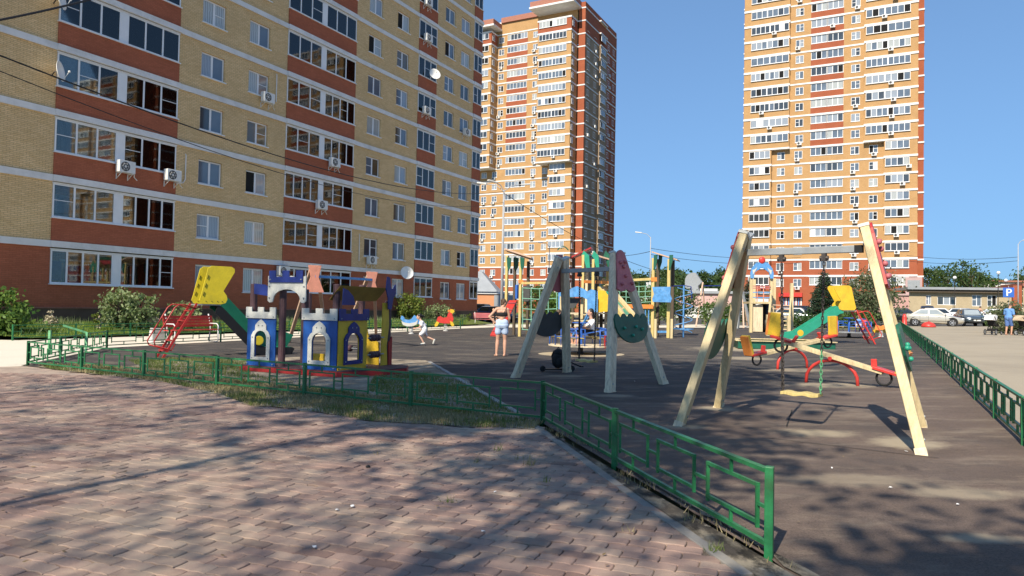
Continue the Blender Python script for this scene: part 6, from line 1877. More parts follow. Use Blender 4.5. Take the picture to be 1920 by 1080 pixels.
def bezier_arch(R1, R2, zz): return
m_ = MB(); xc = (a0.x + a1.x) / 2; w = (a1.x - a0.x) / 2 + .05; zt_ = twp(1430, 492, 42.5).z; zl = twp(1430, 522, 42.5).z
poly = [(-w, zl), (-w * .72, zl), (-w * .62, zl + .35), (-w * .42, zt_ - .5), (0, zt_ - .32), (w * .42, zt_ - .5), (w * .62, zl + .35), (w * .72, zl), (w, zl), (w * 1.02, zl + .3), (w * .9, zt_ - .35), (w * .5, zt_ - .02), (0, zt_), (-w * .5, zt_ - .02), (-w * .9, zt_ - .35), (-w * 1.02, zl + .3)]
m_.prism(poly, .06, Matrix.Translation((xc, a0.y - .05, 0))); ar = m_.build('arch', 'paint_light_blue', tw)
m_ = MB()
for sg in (-1, 1): m_.prism([(sg * w * .6, zl + .42), (sg * w * .78, zl + .2), (sg * w * .85, zl + .5), (sg * w * .7, zt_ - .45), (sg * w * .42, zt_ - .3)], .015, Matrix.Translation((xc, a0.y - .07, 0)))
m_.build('white_trim', 'paint_white', ar)
MB().ball((xc, a0.y - .02, zt_ + .12), .20, .10, .22).build('red_ball', 'paint_red_bright', ar, smooth=True)
s0, s1 = twp(1446, 568, 42.2), twp(1440, 630, 38.0)
s2, s3 = twp(1484, 570, 41.6), twp(1479, 630, 37.6)
for a, b in ((s0, s1), (s2, s3)):
    MB().bar(a, Vector((b.x, b.y, 0)), .08, .22).build('stringer', 'wood_cream', tw)
    MB().bar(a + Vector((0, 0, .75)), Vector((b.x, b.y, .75)), .07, .09).build('handrail', 'wood_cream', tw)
for k in range(8):
    t = (k + .5) / 8
    p, q = s0.lerp(Vector((s1.x, s1.y, 0)), t), s2.lerp(Vector((s3.x, s3.y, 0)), t)
    MB().bar(p, q, .30, .05).build('step', 'wood_pink' if k in (0, 1) else 'wood_cream', tw)
tb = twp(1436, 570, 43.4)
MB().tube([(tb.x, tb.y + .4, DK - .15), (tb.x + .05, tb.y + .3, .6), (tb.x + .15, tb.y - .1, .1)], [.38, .36, .34], 14).build('tube', 'plastic_black', tw, smooth=True)
MB().box(a0.x + .1, a0.x + .75, a0.y + .2, a0.y + .24, .05, DK - .2).build('lower_panel', 'wood_grey', tw)
gs = thing('swing_set', 'grey metal swing frame partly hidden behind the leg of the front swing', 'swing', atd(1397, 50))
for a, b in (((-.6, -.2, 0), (-.2, .3, 2.6)), ((.35, -.2, 0), (-.1, .3, 2.6)), ((-.2, .9, 0), (-.15, .3, 2.6))): MB().bar(a, b, .14).build('leg', 'steel_grey', gs)
MB().bar((-.2, .3, 2.55), (1.6, 1.8, 2.55), .08).build('beam', 'steel_grey', gs)

# ------------------------------------------------------------------ people
mat('skin', (0.55, 0.31, 0.21), 0.55, 0.06, 20)
mat('skin_pale', (0.60, 0.36, 0.26), 0.55, 0.06, 20)
mat('hair_brown', (0.085, 0.05, 0.028), 0.5, 0.3, 40)
mat('hair_black', (0.012, 0.010, 0.009), 0.45, 0.3, 40)
mat('denim_light', (0.42, 0.52, 0.68), 0.85, 0.12, 14)
mat('cloth_black', (0.015, 0.014, 0.015), 0.85, 0.2, 14)
mat('shirt_white', (0.78, 0.77, 0.77), 0.85, 0.06, 14)
mat('shirt_blue', (0.13, 0.29, 0.60), 0.85, 0.1, 14)
mat('shorts_blue', (0.10, 0.18, 0.42), 0.85, 0.1, 14)
mat('shirt_brown', (0.16, 0.07, 0.05), 0.85, 0.1, 14)
def body_mesh(name, m, parent, caps, balls=(), voxel=.012, smooth=6):
    b = MB()
    for c in caps: b.cap(*c, n=10)
    for q in balls: b.ball(*q[:4], rot=q[4] if len(q) > 4 else None)
    o = b.build(name, m, parent, smooth=True)
    r = o.modifiers.new('Remesh', 'REMESH'); r.mode = 'VOXEL'; r.voxel_size = voxel; r.use_smooth_shade = True
    s = o.modifiers.new('Smooth', 'SMOOTH'); s.factor = .5; s.iterations = smooth
    return o
def V(*a): return Vector(a)
def hand(wrist, d, nrm, s=1.0, curl=.4):
    """palm, four fingers of their own length and a thumb from the palm's side, as tapering capsules"""
    d = d.normalized(); nrm = (nrm - d * nrm.dot(d)).normalized(); side = d.cross(nrm)
    out = []
    for k, (off, ln) in enumerate(((-.030, .058), (-.010, .070), (.011, .074), (.031, .066))):
        k0 = wrist + d * .085 * s + side * off * s
        out.append((wrist + d * .015 * s + side * off * .6 * s, k0, .016 * s, .013 * s))
        k1 = k0 + (d * math.cos(curl) + nrm * math.sin(curl)) * ln * .55 * s
        k2 = k1 + (d * math.cos(curl * 2.2) + nrm * math.sin(curl * 2.2)) * ln * .45 * s
        out.append((k0, k1, .0105 * s, .0095 * s)); out.append((k1, k2, .0095 * s, .0075 * s))
    t0 = wrist + d * .03 * s + side * .03 * s
    t1 = t0 + (d * .7 + side * .8 + nrm * .3).normalized() * .04 * s
    t2 = t1 + (d * .9 + side * .3 + nrm * .4).normalized() * .032 * s
    out += [(t0, t1, .013 * s, .011 * s), (t1, t2, .011 * s, .009 * s)]
    return out
def head_balls(c, yaw, pitch, s=1.0):
    R_ = (Matrix.Rotation(yaw, 3, 'Z') @ Matrix.Rotation(pitch, 3, 'X'))
    f = R_ @ V(0, 1, 0); u = R_ @ V(0, 0, 1); r = R_ @ V(1, 0, 0)
    B = [(c, .075 * s, .095 * s, .112 * s, R_), (c + f * .03 * s - u * .06 * s, .055 * s, .06 * s, .055 * s, R_)]
    B += [(c + f * .10 * s - u * .02 * s, .013 * s, .020 * s, .022 * s, R_)]
    B += [(c + r * sg * .076 * s - u * .012 * s - f * .005 * s, .010 * s, .022 * s, .030 * s, R_) for sg in (-1, 1)]
    B += [(c + f * .088 * s - u * .062 * s, .026 * s, .014 * s, .010 * s, R_)]
    return B, f, u, r
def foot(ankle, d, s=1.0):
    d = V(d[0], d[1], 0).normalized()
    a = V(ankle.x, ankle.y, ankle.z)
    return [(a - d * .035 * s - V(0, 0, .045 * s), a + d * .10 * s - V(0, 0, .052 * s), .034 * s, .032 * s), (a + d * .10 * s - V(0, 0, .055 * s), a + d * .17 * s - V(0, 0, .06 * s), .036 * s, .022 * s), (a, a + d * .07 * s - V(0, 0, .04 * s), .036 * s, .03 * s)]
# woman: back to the camera, one hand on the hip, looking down to the right
wo = thing('person', 'woman in black top and pale blue shorts standing barefoot with a hand on her hip', 'person', Vector((-.28, 21.18, 0)), 0)
hp = V(0, 0, .93); ch = V(-.01, .02, 1.24); nk = V(0, .03, 1.44); hd = V(.05, .09, 1.575)
ls, rs_ = V(-.165, .02, 1.395), V(.165, .02, 1.385)
le, lw_ = V(-.375, -.05, 1.16), V(-.20, -.06, .985)
re_, rw_ = V(.225, .06, 1.12), V(.20, .20, .91)
lk, la = V(-.115, .03, .50), V(-.145, -.02, .075); rk, ra = V(.10, .03, .50), V(.095, -.03, .075)
caps = [(hp + V(-.075, 0, -.02), hp + V(.075, 0, -.02), .125, .125), (hp, ch - V(0, 0, .10), .108, .088), (ch - V(.05, 0, .06), ch + V(-.06, 0, .06), .086, .092), (ch + V(.05, 0, -.06), ch + V(.06, 0, .06), .086, .092), (ls + V(.05, 0, 0), rs_ - V(.05, 0, 0), .060, .060), (ch + V(0, 0, .08), nk, .085, .052), (nk, hd - V(0, .02, .05), .050, .048),
        (ls, le, .047, .036), (le, lw_, .037, .025), (rs_, re_, .047, .036), (re_, rw_, .037, .025),
        (hp + V(-.085, 0, -.08), lk, .092, .058), (lk, lk.lerp(la, .35), .054, .058), (lk.lerp(la, .35), la, .058, .034), (hp + V(.085, 0, -.08), rk, .092, .058), (rk, rk.lerp(ra, .35), .054, .058), (rk.lerp(ra, .35), ra, .058, .034)]
caps += foot(la, (-.35, 1)) + foot(ra, (.55, 1))
caps += hand(lw_, V(.75, .25, -.25), V(.3, .9, 0), 1, .5) + hand(rw_, V(-.1, .5, -.6), V(-.9, .1, 0), 1, .5)
hb, hf, hu, hr = head_balls(hd, math.radians(-52), math.radians(-22))
body_mesh('body', 'skin', wo, caps, hb, .009, 4)
hq = [(hd - hf * .022 + hu * .018, .083, .092, .112), (hd - hf * .10 + hu * .045, .042, .042, .040), (hd - hf * .05 - hu * .05, .06, .05, .05)]
body_mesh('hair', 'hair_brown', wo, [], [(*q, Matrix.Rotation(math.radians(-52), 3, 'Z')) for q in hq], .01, 3)
body_mesh('shorts', 'denim_light', wo, [(hp + V(-.08, 0, .06), hp + V(.08, 0, .06), .116, .116), (hp + V(-.078, 0, -.02), hp + V(.078, 0, -.02), .13, .13), (hp + V(-.088, 0, -.06), hp + V(-.108, .01, -.22), .098, .100), (hp + V(.088, 0, -.06), hp + V(.10, .01, -.22), .098, .100)], (), .011, 4)
m_ = MB()
m_ = MB(); m_.lathe([(.100, -.055), (.107, -.05), (.108, .05), (.101, .055)], Matrix.Translation(ch + V(0, .006, .0)) @ Matrix.Diagonal((1.62, 1.02, 1, 1)), 28); m_.build('bandeau_top', 'cloth_black', wo, smooth=True)
_unused = lambda: body_mesh('bandeau_top', 'cloth_black', wo, [(ch + V(-.070, .005, .015), ch + V(.070, .005, .015), .098, .098)], (), .012, 5)
m_ = MB(); m_.tube([ch + V(.06, -.105, .04), V(.10, -.075, 1.36), V(.12, -.045, 1.44), V(.125, .03, 1.47), ch + V(.10, .12, .06)], .007, 5); m_.build('strap', 'cloth_black', wo)
# running child
chd = thing('person', 'small dark haired child in white running toward the blue dolphin', 'person', Vector((-3.17, 26.13, 0)), math.radians(95))
# local: +y is the way the child runs
hp = V(0, 0, .56); ch = V(0, .10, .80); hd = V(0, .20, 1.04)
sk, sa = V(-.06, .16, .36), V(-.06, .02, .10)
bk, ba = V(.06, -.06, .32), V(.06, -.36, .20)
caps = [(hp + V(-.045, 0, 0), hp + V(.045, 0, 0), .085, .085), (hp, ch, .085, .085), (ch + V(-.07, .0, .04), ch + V(.07, 0, .04), .05, .05), (ch + V(0, .02, .06), hd - V(0, .03, .08), .05, .04),
        (hp + V(-.055, 0, -.03), sk, .062, .042), (sk, sa, .042, .028), (hp + V(.055, 0, -.03), bk, .062, .042), (bk, ba, .042, .028),
        (ch + V(-.11, .02, .04), V(-.15, .16, .66), .036, .028), (V(-.15, .16, .66), V(-.10, .32, .62), .028, .02), (ch + V(.11, .02, .04), V(.15, -.06, .68), .036, .028), (V(.15, -.06, .68), V(.14, .08, .58), .028, .02)]
caps += hand(V(-.10, .32, .62), V(.1, 1, -.2), V(1, 0, 0), .72, .5) + hand(V(.14, .08, .58), V(0, 1, -.3), V(-1, 0, 0), .72, .5)
hb, hf, hu, hr = head_balls(hd, 0, math.radians(-8), .92)
body_mesh('body', 'skin_pale', chd, caps, hb, .009, 4)
body_mesh('hair', 'hair_black', chd, [], [(hd - hf * .02 + hu * .025, .078, .092, .098, None), (hd - hf * .12 + hu * .02, .035, .05, .035, None)], .01, 3)
body_mesh('shirt', 'shirt_white', chd, [(hp + V(-.05, 0, .02), hp + V(.05, 0, .02), .105, .105), (hp + V(0, .02, .06), ch, .11, .105), (ch + V(-.07, 0, .03), ch + V(.07, 0, .03), .075, .075), (ch + V(-.10, .02, .04), V(-.135, .10, .74), .06, .052), (ch + V(.10, .02, .04), V(.135, -.02, .74), .06, .052)], (), .011, 4)
body_mesh('shorts', 'shirt_white', chd, [(hp + V(-.05, 0, -.02), hp + V(.05, 0, -.02), .10, .10), (hp + V(-.055, 0, -.04), hp.lerp(sk, .75) + V(-.045, 0, 0), .082, .07), (hp + V(.055, 0, -.04), hp.lerp(bk, .8) + V(.045, 0, 0), .082, .07)], (), .011, 4)
sh = MB()
for a, d in ((sa, V(0, 1, -.1)), (ba, V(0, .35, -1))):
    d = d.normalized(); sh.cap(a - d * .03 - V(0, 0, .03), a + d * .09 - V(0, 0, .045), .036, .032)
sh.build('shoes', 'paint_white', chd, smooth=True)
# children riding the merry-go-round
def seated(label, loc, rz, hair, shirt, pants, s=.78):
    p = thing('person', label, 'person', loc, rz, None)
    hp = V(0, 0, .12) * s; ch = V(0, -.03, .42) * s; hd = V(0, .02, .76) * s
    kl, kr = V(-.13, .38, .16) * s, V(.13, .38, .18) * s
    al, ar_ = V(-.14, .50, -.24) * s, V(.14, .48, -.22) * s
    caps = [(hp - V(.06, 0, 0), hp + V(.06, 0, 0), .11 * s, .11 * s), (hp, ch, .11 * s, .105 * s), (ch + V(-.1, 0, .06) * s, ch + V(.1, 0, .06) * s, .062 * s, .062 * s), (ch, hd - V(0, 0, .1) * s, .06 * s, .05 * s),
            (hp - V(.08, 0, 0) * s, kl, .085 * s, .058 * s), (kl, al, .056 * s, .036 * s), (hp + V(.08, 0, 0) * s, kr, .085 * s, .058 * s), (kr, ar_, .056 * s, .036 * s),
            (ch + V(-.15, 0, .05) * s, V(-.22, .14, .26) * s, .046 * s, .036 * s), (V(-.22, .14, .26) * s, V(-.16, .36, .28) * s, .036 * s, .026 * s), (ch + V(.15, 0, .05) * s, V(.22, .14, .26) * s, .046 * s, .036 * s), (V(.22, .14, .26) * s, V(.16, .36, .28) * s, .036 * s, .026 * s)]
    caps += hand(V(-.16, .36, .28) * s, V(.1, 1, 0), V(0, 0, -1), s, .7) + hand(V(.16, .36, .28) * s, V(-.1, 1, 0), V(0, 0, -1), s, .7)
    caps += foot(al, (0, 1), s) + foot(ar_, (0, 1), s)
    hb, hf, hu, hr = head_balls(hd, 0, 0, s * 1.05)
    body_mesh('body', 'skin', p, caps, hb, .011, 4)
    body_mesh('hair', hair, p, [(hd - hf * .07 * s, hd - hf * .10 * s - hu * .14 * s, .06 * s, .045 * s)], [(hd - hf * .02 + hu * .03 * s, .088 * s, .098 * s, .105 * s, None)], .012, 3)
    body_mesh('shirt', shirt, p, [(hp + V(0, 0, .02), ch, .128 * s, .125 * s), (ch + V(-.1, 0, .05) * s, ch + V(.1, 0, .05) * s, .085 * s, .085 * s), (ch + V(-.15, 0, .05) * s, V(-.19, .08, .34) * s, .062 * s, .056 * s), (ch + V(.15, 0, .05) * s, V(.19, .08, .34) * s, .062 * s, .056 * s)], (), .012, 4)
    body_mesh('trousers', pants, p, [(hp - V(.06, 0, 0), hp + V(.06, 0, 0), .122 * s, .122 * s), (hp - V(.08, 0, 0) * s, kl, .1 * s, .075 * s), (hp + V(.08, 0, 0) * s, kr, .1 * s, .075 * s)], (), .012, 4)
    return p
cz = gz(2.2)
seated('dark haired child in a brown top sitting on the blue railed merry-go-round', Vector((1.5, 22.75, cz + .55)), math.radians(-60), 'hair_brown', 'shirt_brown', 'cloth_black', .95)
seated('child in white top and black trousers sitting at the wheel of the blue railed merry-go-round', Vector((2.55, 22.9, cz + .55)), math.radians(100), 'hair_black', 'shirt_white', 'cloth_black', 1.0)
seated('child in a blue top on the far merry-go-round behind the red ladder', Vector((17.3, 35.6, gz(17) + .53)), math.radians(150), 'hair_brown', 'shirt_blue', 'shirt_white', .75)
# man in blue with pushchairs at the right edge
MX = Vector((28.15, 40.5, gz(28)))
mn = thing('person', 'man in blue shirt and shorts leaning to a pushchair at the right edge', 'person', MX, math.radians(-62))
hp = V(0, 0, .95); ch = V(0, .06, 1.30); nk = V(0, .12, 1.50); hd = V(0, .20, 1.64)
lk, la = V(-.10, .03, .50), V(-.11, -.03, .08); rk, ra = V(.10, .16, .52), V(.10, .10, .08)
caps = [(hp - V(.07, 0, 0), hp + V(.07, 0, 0), .125, .125), (hp, ch, .13, .13), (ch + V(-.13, 0, .10), ch + V(.13, 0, .10), .085, .085), (ch, nk, .10, .06), (nk, hd - V(0, .03, .06), .058, .055), (hp + V(-.085, 0, -.05), lk, .092, .062), (lk, la, .064, .036), (hp + V(.085, 0, -.05), rk, .092, .062), (rk, ra, .064, .036),
        (ch + V(-.20, 0, .10), V(-.24, .10, 1.10), .06, .046), (V(-.24, .10, 1.10), V(-.16, .36, 1.0), .045, .03), (ch + V(.20, 0, .10), V(.24, .10, 1.10), .06, .046), (V(.24, .10, 1.10), V(.16, .36, 1.0), .045, .03)]
caps += foot(la, (0, 1), 1.05) + foot(ra, (0, 1), 1.05) + hand(V(-.16, .36, 1.0), V(0, 1, -.2), V(0, 0, -1), 1.05, .8) + hand(V(.16, .36, 1.0), V(0, 1, -.2), V(0, 0, -1), 1.05, .8)
hb, hf, hu, hr = head_balls(hd, 0, math.radians(-30), 1.02)
body_mesh('body', 'skin', mn, caps, hb, .012, 4)
body_mesh('hair', 'hair_brown', mn, [], [(hd - hf * .018 + hu * .03, .084, .098, .104, None)], .011, 3)
body_mesh('shirt', 'shirt_blue', mn, [(hp + V(-.06, 0, .05), hp + V(.06, 0, .05), .145, .145), (hp, ch, .155, .155), (ch + V(-.13, 0, .09), ch + V(.13, 0, .09), .11, .11), (ch + V(-.19, 0, .10), V(-.23, .07, 1.18), .085, .07), (ch + V(.19, 0, .10), V(.23, .07, 1.18), .085, .07)], (), .014, 4)
body_mesh('shorts', 'shorts_blue', mn, [(hp - V(.07, 0, 0), hp + V(.07, 0, 0), .142, .142), (hp + V(-.085, 0, -.05), hp.lerp(lk, .9), .112, .10), (hp + V(.085, 0, -.05), hp.lerp(rk, .9), .112, .10)], (), .014, 4)
def pushchair(label, loc, rz, m_hood):
    p = thing('pushchair', label, 'pushchair', loc, rz, 'pushchairs by the bush')
    f = MB()
    for y in (-.24, .24):
        f.tube([(-.45, y, 1.0), (-.30, y, .85), (.42, y, .16)], .018, 6); f.tube([(-.38, y, .14), (.12, y, .52)], .018, 6)
    f.tube([(-.45, -.24, 1.0), (-.45, .24, 1.0)], .02, 6)
    f.build('frame', 'steel_dark', p)
    for x, y, r in ((-.38, -.28, .14), (-.38, .28, .14), (.42, -.24, .10), (.42, .24, .10)):
        w = MB(); w.tube([(x + r * math.cos(a * PI / 8), y, r + r * math.sin(a * PI / 8)) for a in range(16)], .022, 6, closed=True); wh = w.build('wheel', 'rubber_black', p)
        w = MB(); w.lathe([(r * .75, -.012), (r * .75, .012)], Matrix.Translation((x, y, r)) @ Matrix.Rotation(PI / 2, 4, 'X'), 12); w.build('hub', 'steel_grey', wh)
    s = MB(); s.prism([(-.25, .52), (.22, .46), (.28, .52), (-.12, .60), (-.34, .98), (-.40, .96)], .40, Matrix.Translation((0, -.2, 0))); s.build('seat', 'cloth_black', p)
    h_ = MB()
    pr = [(-.40 + .40 * math.cos(PI * .95 - a * .26), .78 + .34 * math.sin(PI * .95 - a * .26)) for a in range(9)]
    h_.prism(pr + [(-.25, .78)], .44, Matrix.Translation((.12, -.22, 0))); h_.build('hood', m_hood, p)
    b_ = MB(); b_.box(-.3, .1, -.2, .2, .2, .34); b_.build('basket', 'cloth_black', p)
    return p
mat('cloth_beige', (0.55, 0.42, 0.28), 0.85)
pushchair('black pushchair with pale hood left of the man in blue', MX + V(-.75, .15, 0), math.radians(35), 'shirt_white')
pushchair('black pushchair the man in blue leans over, at the right edge', MX + V(.75, -.35, 0), math.radians(10), 'cloth_beige')
# bare backed rider near the parked cars
rd = thing('person', 'shirtless rider sitting on a bicycle between the grey car and the beige building', 'person', atd(1833, 70), math.radians(-75))
hp = V(0, 0, .92); ch = V(0, .20, 1.28); hd = V(0, .34, 1.60)
caps = [(hp - V(.07, 0, 0), hp + V(.07, 0, 0), .13, .13), (hp, ch, .13, .14), (ch + V(-.14, .02, .08), ch + V(.14, .02, .08), .085, .085), (ch, hd - V(0, .02, .1), .09, .06), (hp + V(-.09, 0, -.03), V(-.11, .36, .66), .092, .065), (V(-.11, .36, .66), V(-.11, .22, .24), .06, .04), (hp + V(.09, 0, -.03), V(.11, .34, .82), .092, .065), (V(.11, .34, .82), V(.11, .25, .42), .06, .04), (ch + V(-.2, .02, .08), V(-.28, .40, 1.10), .055, .042), (V(-.28, .40, 1.10), V(-.24, .62, 1.02), .042, .03), (ch + V(.2, .02, .08), V(.28, .40, 1.10), .055, .042), (V(.28, .40, 1.10), V(.24, .62, 1.02), .042, .03)]
caps += foot(V(-.11, .22, .24), (0, 1)) + foot(V(.11, .25, .42), (0, 1)) + hand(V(-.24, .62, 1.02), V(0, 1, -.2), V(0, 0, -1), 1, .9) + hand(V(.24, .62, 1.02), V(0, 1, -.2), V(0, 0, -1), 1, .9)
hb, hf, hu, hr = head_balls(hd, 0, 0)
body_mesh('body', 'skin', rd, caps, hb, .014, 4)
body_mesh('hair', 'hair_black', rd, [], [(hd - hf * .018 + hu * .03, .084, .098, .104, None)], .012, 3)
body_mesh('shorts', 'cloth_black', rd, [(hp - V(.07, 0, 0), hp + V(.07, 0, 0), .145, .145), (hp + V(-.09, 0, -.03), V(-.105, .27, .74), .11, .09), (hp + V(.09, 0, -.03), V(.105, .26, .86), .11, .09)], (), .015, 4)
bk_ = thing('bicycle', 'bicycle under the shirtless rider beyond the parked grey car', 'bicycle', rd.location, rd.rotation_euler.z)
for y in (-.38, .68):
    w = MB(); w.tube([(0, y + .33 * math.cos(a * PI / 12), .33 + .33 * math.sin(a * PI / 12)) for a in range(24)], .022, 6, closed=True); wh = w.build('wheel', 'rubber_black', bk_)
    w = MB()
    for a in range(6): w.tube([(0, y + .32 * math.cos(a * PI / 6), .33 + .32 * math.sin(a * PI / 6)), (0, y - .32 * math.cos(a * PI / 6), .33 - .32 * math.sin(a * PI / 6))], .004, 4)
    w.build('spokes', 'steel_grey', wh)
w = MB()
for a, b in (((0, -.38, .33), (0, .0, .30)), ((0, .0, .30), (0, -.10, .80)), ((0, -.10, .72), (0, .50, .80)), ((0, .0, .30), (0, .52, .72)), ((0, .50, .90), (0, .68, .33)), ((0, -.38, .33), (0, -.10, .72)), ((0, .48, .98), (-.27, .60, 1.0)), ((0, .48, .98), (.27, .60, 1.0)), ((0, .50, .88), (0, .48, .99))): w.tube([a, b], .018, 6)
w.build('frame', 'paint_red', bk_)
w = MB(); w.ball((0, -.12, .84), .08, .14, .03); w.build('saddle', 'cloth_black', bk_)
# the man sitting on the bench, seen past the corner of the block
sit = seated('person in dark clothes sitting on the dull red bench left of the woman', P(925, 585, 52).xy.to_3d() + V(0, 0, .47), math.radians(200), 'hair_brown', 'cloth_black', 'cloth_black', 1.0)

# dark bundle on the ground below the greyed swing
bd_ = thing('scooter', 'black child scooter lying in the shade under the greyed swing, a bag on it', 'scooter', flat(G(1046, 697)), math.radians(15))
m_ = MB(); m_.bar((-.34, 0, .06), (.28, 0, .06), .14, .03); m_.build('deck', 'plastic_black', bd_)
for x in (-.36, .34):
    m_ = MB(); m_.lathe([(.06, -.02), (.07, 0), (.06, .02)], Matrix.Translation((x, 0, .07)) @ Matrix.Rotation(PI / 2, 4, 'X'), 12); m_.build('wheel', 'rubber_black', bd_)
m_ = MB(); m_.tube([(.28, 0, .08), (.30, .02, .22), (.62, .2, .10), (.66, .22, .10)], .018, 6); m_.tube([(.62, .05, .11), (.68, .36, .11)], .018, 6); m_.build('handlebar', 'plastic_black', bd_)
hm = thing('backpack', 'dark rounded backpack standing on the black scooter under the greyed swing', 'backpack', flat(G(1046, 697)) + V(0, 0, .075), .4)
m_ = MB(); m_.ball((0, 0, .20), .15, .11, .20, n=16); m_.ball((.01, 0, .36), .12, .10, .09, n=14); m_.ball((0, -.10, .14), .11, .06, .11, n=12); m_.ball((.13, 0, .12), .05, .08, .10, n=10); m_.build('bag', 'rubber_black', hm, smooth=True)
m_ = MB(); m_.tube([(-.06, .08, .40), (-.08, .16, .28), (-.07, .10, .06)], .018, 6); m_.tube([(.06, .08, .40), (.08, .16, .28), (.07, .10, .06)], .018, 6); m_.tube([(-.03, 0, .44), (0, 0, .49), (.03, 0, .44)], .01, 6); m_.build('strap', 'plastic_black', hm)

# ------------------------------------------------------------------ cars
def paint(name, col, metal=0.5, rough=0.32):
    m, t, b = nodes(name)
    b.inputs['Base Color'].default_value = (*col, 1); b.inputs['Metallic'].default_value = metal; b.inputs['Roughness'].default_value = rough; b.inputs['Coat Weight'].default_value = .8
    MATS[name] = m
paint('car_silver', (0.58, 0.55, 0.47)); paint('car_slate', (0.10, 0.13, 0.15)); paint('car_black', (0.012, 0.013, 0.016)); paint('car_white', (0.75, 0.75, 0.74), 0.0); paint('car_navy', (0.02, 0.035, 0.09)); paint('car_grey', (0.35, 0.37, 0.39))
mat('tyre', (0.014, 0.014, 0.015), .8); mat('alloy', (0.55, 0.56, 0.58), .35, metal=.7); mat('lamp_glass', (0.72, 0.75, 0.78), .1); mat('lamp_red', (0.35, 0.012, 0.012), .25); mat('plate_white', (0.7, 0.7, 0.68), .5)
glass_mat('car_glass', (0.02, 0.025, 0.03)); glass_mat('car_glass_pale', (0.30, 0.34, 0.36))
def car(label, loc, heading, m, kind='sedan', glass='car_glass', L=4.45, Wd=1.72, shade=False):
    """heading: direction the nose points"""
    c = thing('parked_car', label, 'car', loc, math.atan2(heading.y, heading.x), 'cars parked around the courtyard')
    h = Wd / 2; k = L / 4.45
    suv = kind == 'suv'
    up = .16 if suv else 0.0
    # stations from tail to nose: x, bottom, shoulder height, half width
    if kind == 'sedan': ST = [(-2.22, .42, .70, .62), (-2.18, .30, .92, .76), (-1.9, .24, .98, .84), (-1.2, .22, .97, .86), (0, .20, .93, .86), (.9, .20, .90, .86), (1.5, .22, .82, .84), (2.0, .26, .72, .78), (2.18, .32, .62, .70), (2.23, .40, .55, .58)]
    else: ST = [(-2.15, .42, .80, .70), (-2.12, .32, .98, .80), (-1.8, .26, 1.0, .85), (-1.0, .22, .99, .86), (0, .20, .96, .86), (.95, .20, .93, .86), (1.5, .22, .88, .84), (1.95, .26, .78, .79), (2.12, .32, .66, .72), (2.18, .40, .58, .60)]
    rings = []
    for x, zb, zs, w in ST:
        w *= h / .86; zs += up; zb += up * .6
        half = [(0.0, zb), (w * .80, zb), (w * .97, zb + .10), (w, (zb + zs) * .5), (w * .98, zs - .08), (w * .90, zs), (w * .5, zs + .035), (0, zs + .045)]
        rings.append([(x * k, y, z) for y, z in half] + [(x * k, -y, z) for y, z in reversed(half[1:-1])])
    n = len(rings[0]); b = MB(); fs = []
    for i in range(len(rings) - 1):
        for j in range(n): fs.append((i * n + j, i * n + (j + 1) % n, (i + 1) * n + (j + 1) % n, (i + 1) * n + j))
    fs += [tuple(range(n)), tuple(range((len(rings) - 1) * n, len(rings) * n))]
    b.add([p for r in rings for p in r], fs)
    # cabin
    if kind == 'sedan': xa, xb, xc, xd, zr = 1.05, .30, -.95, -1.68, 1.44
    elif kind == 'hatch': xa, xb, xc, xd, zr = 1.10, .40, -1.45, -2.0, 1.50
    else: xa, xb, xc, xd, zr = 1.05, .45, -1.75, -2.08, 1.52
    zr += up * 1.3
    zb = .93 + up; wb, wt = h * .90, h * .70
    lo = [(xd * k, -wb, zb + .03), (xa * k, -wb, zb - .04), (xa * k, wb, zb - .04), (xd * k, wb, zb + .03)]
    hi = [(xc * k, -wt, zr - .03), (xb * k, -wt, zr - .02), (xb * k, wt, zr - .02), (xc * k, wt, zr - .03)]
    mid_ = [((xc + .1) * k, 0, zr + .02), ((xb - .1) * k, 0, zr + .02)]
    b.add(lo + hi + mid_, [(0, 1, 5, 4), (1, 2, 6, 5), (2, 3, 7, 6), (3, 0, 4, 7), (4, 5, 9, 8), (8, 9, 6, 7), (5, 6, 9), (4, 8, 7)])
    bo = b.build('body', m, c, smooth=True, bevel=.03)
    es = bo.modifiers.new('Split', 'EDGE_SPLIT'); es.split_angle = math.radians(38)
    lo = [Vector(p) for p in lo]; hi = [Vector(p) for p in hi]
    def win(name, a, b_, c_, d, t0=.08, t1=.92, s0=.10, s1=.90, out=.012):
        q = [a.lerp(b_, t0).lerp(d.lerp(c_, t0), s0), a.lerp(b_, t1).lerp(d.lerp(c_, t1), s0), a.lerp(b_, t1).lerp(d.lerp(c_, t1), s1), a.lerp(b_, t0).lerp(d.lerp(c_, t0), s1)]
        nn = (q[1] - q[0]).cross(q[3] - q[0]).normalized()
        if nn.dot((q[0] + q[2]) / 2 - Vector((0, 0, 1))) < 0: nn = -nn
        mm = MB(); mm.add([p + nn * out for p in q] + [p - nn * .01 for p in q], [(0, 1, 2, 3), (7, 6, 5, 4), (0, 4, 5, 1), (1, 5, 6, 2), (2, 6, 7, 3), (3, 7, 4, 0)])
        return mm.build(name, glass if name != 'windscreen' or not shade else 'car_glass_pale', c)
    win('windscreen', lo[1], lo[2], hi[2], hi[1]); win('rear_window', lo[3], lo[0], hi[0], hi[3])
    for A, B, C_, D in ((lo[0], lo[1], hi[1], hi[0]), (lo[3], lo[2], hi[2], hi[3])):
        win('side_window', A, B, C_, D, .07, .47, .16, .90); win('side_window', A, B, C_, D, .52, .93, .16, .90)
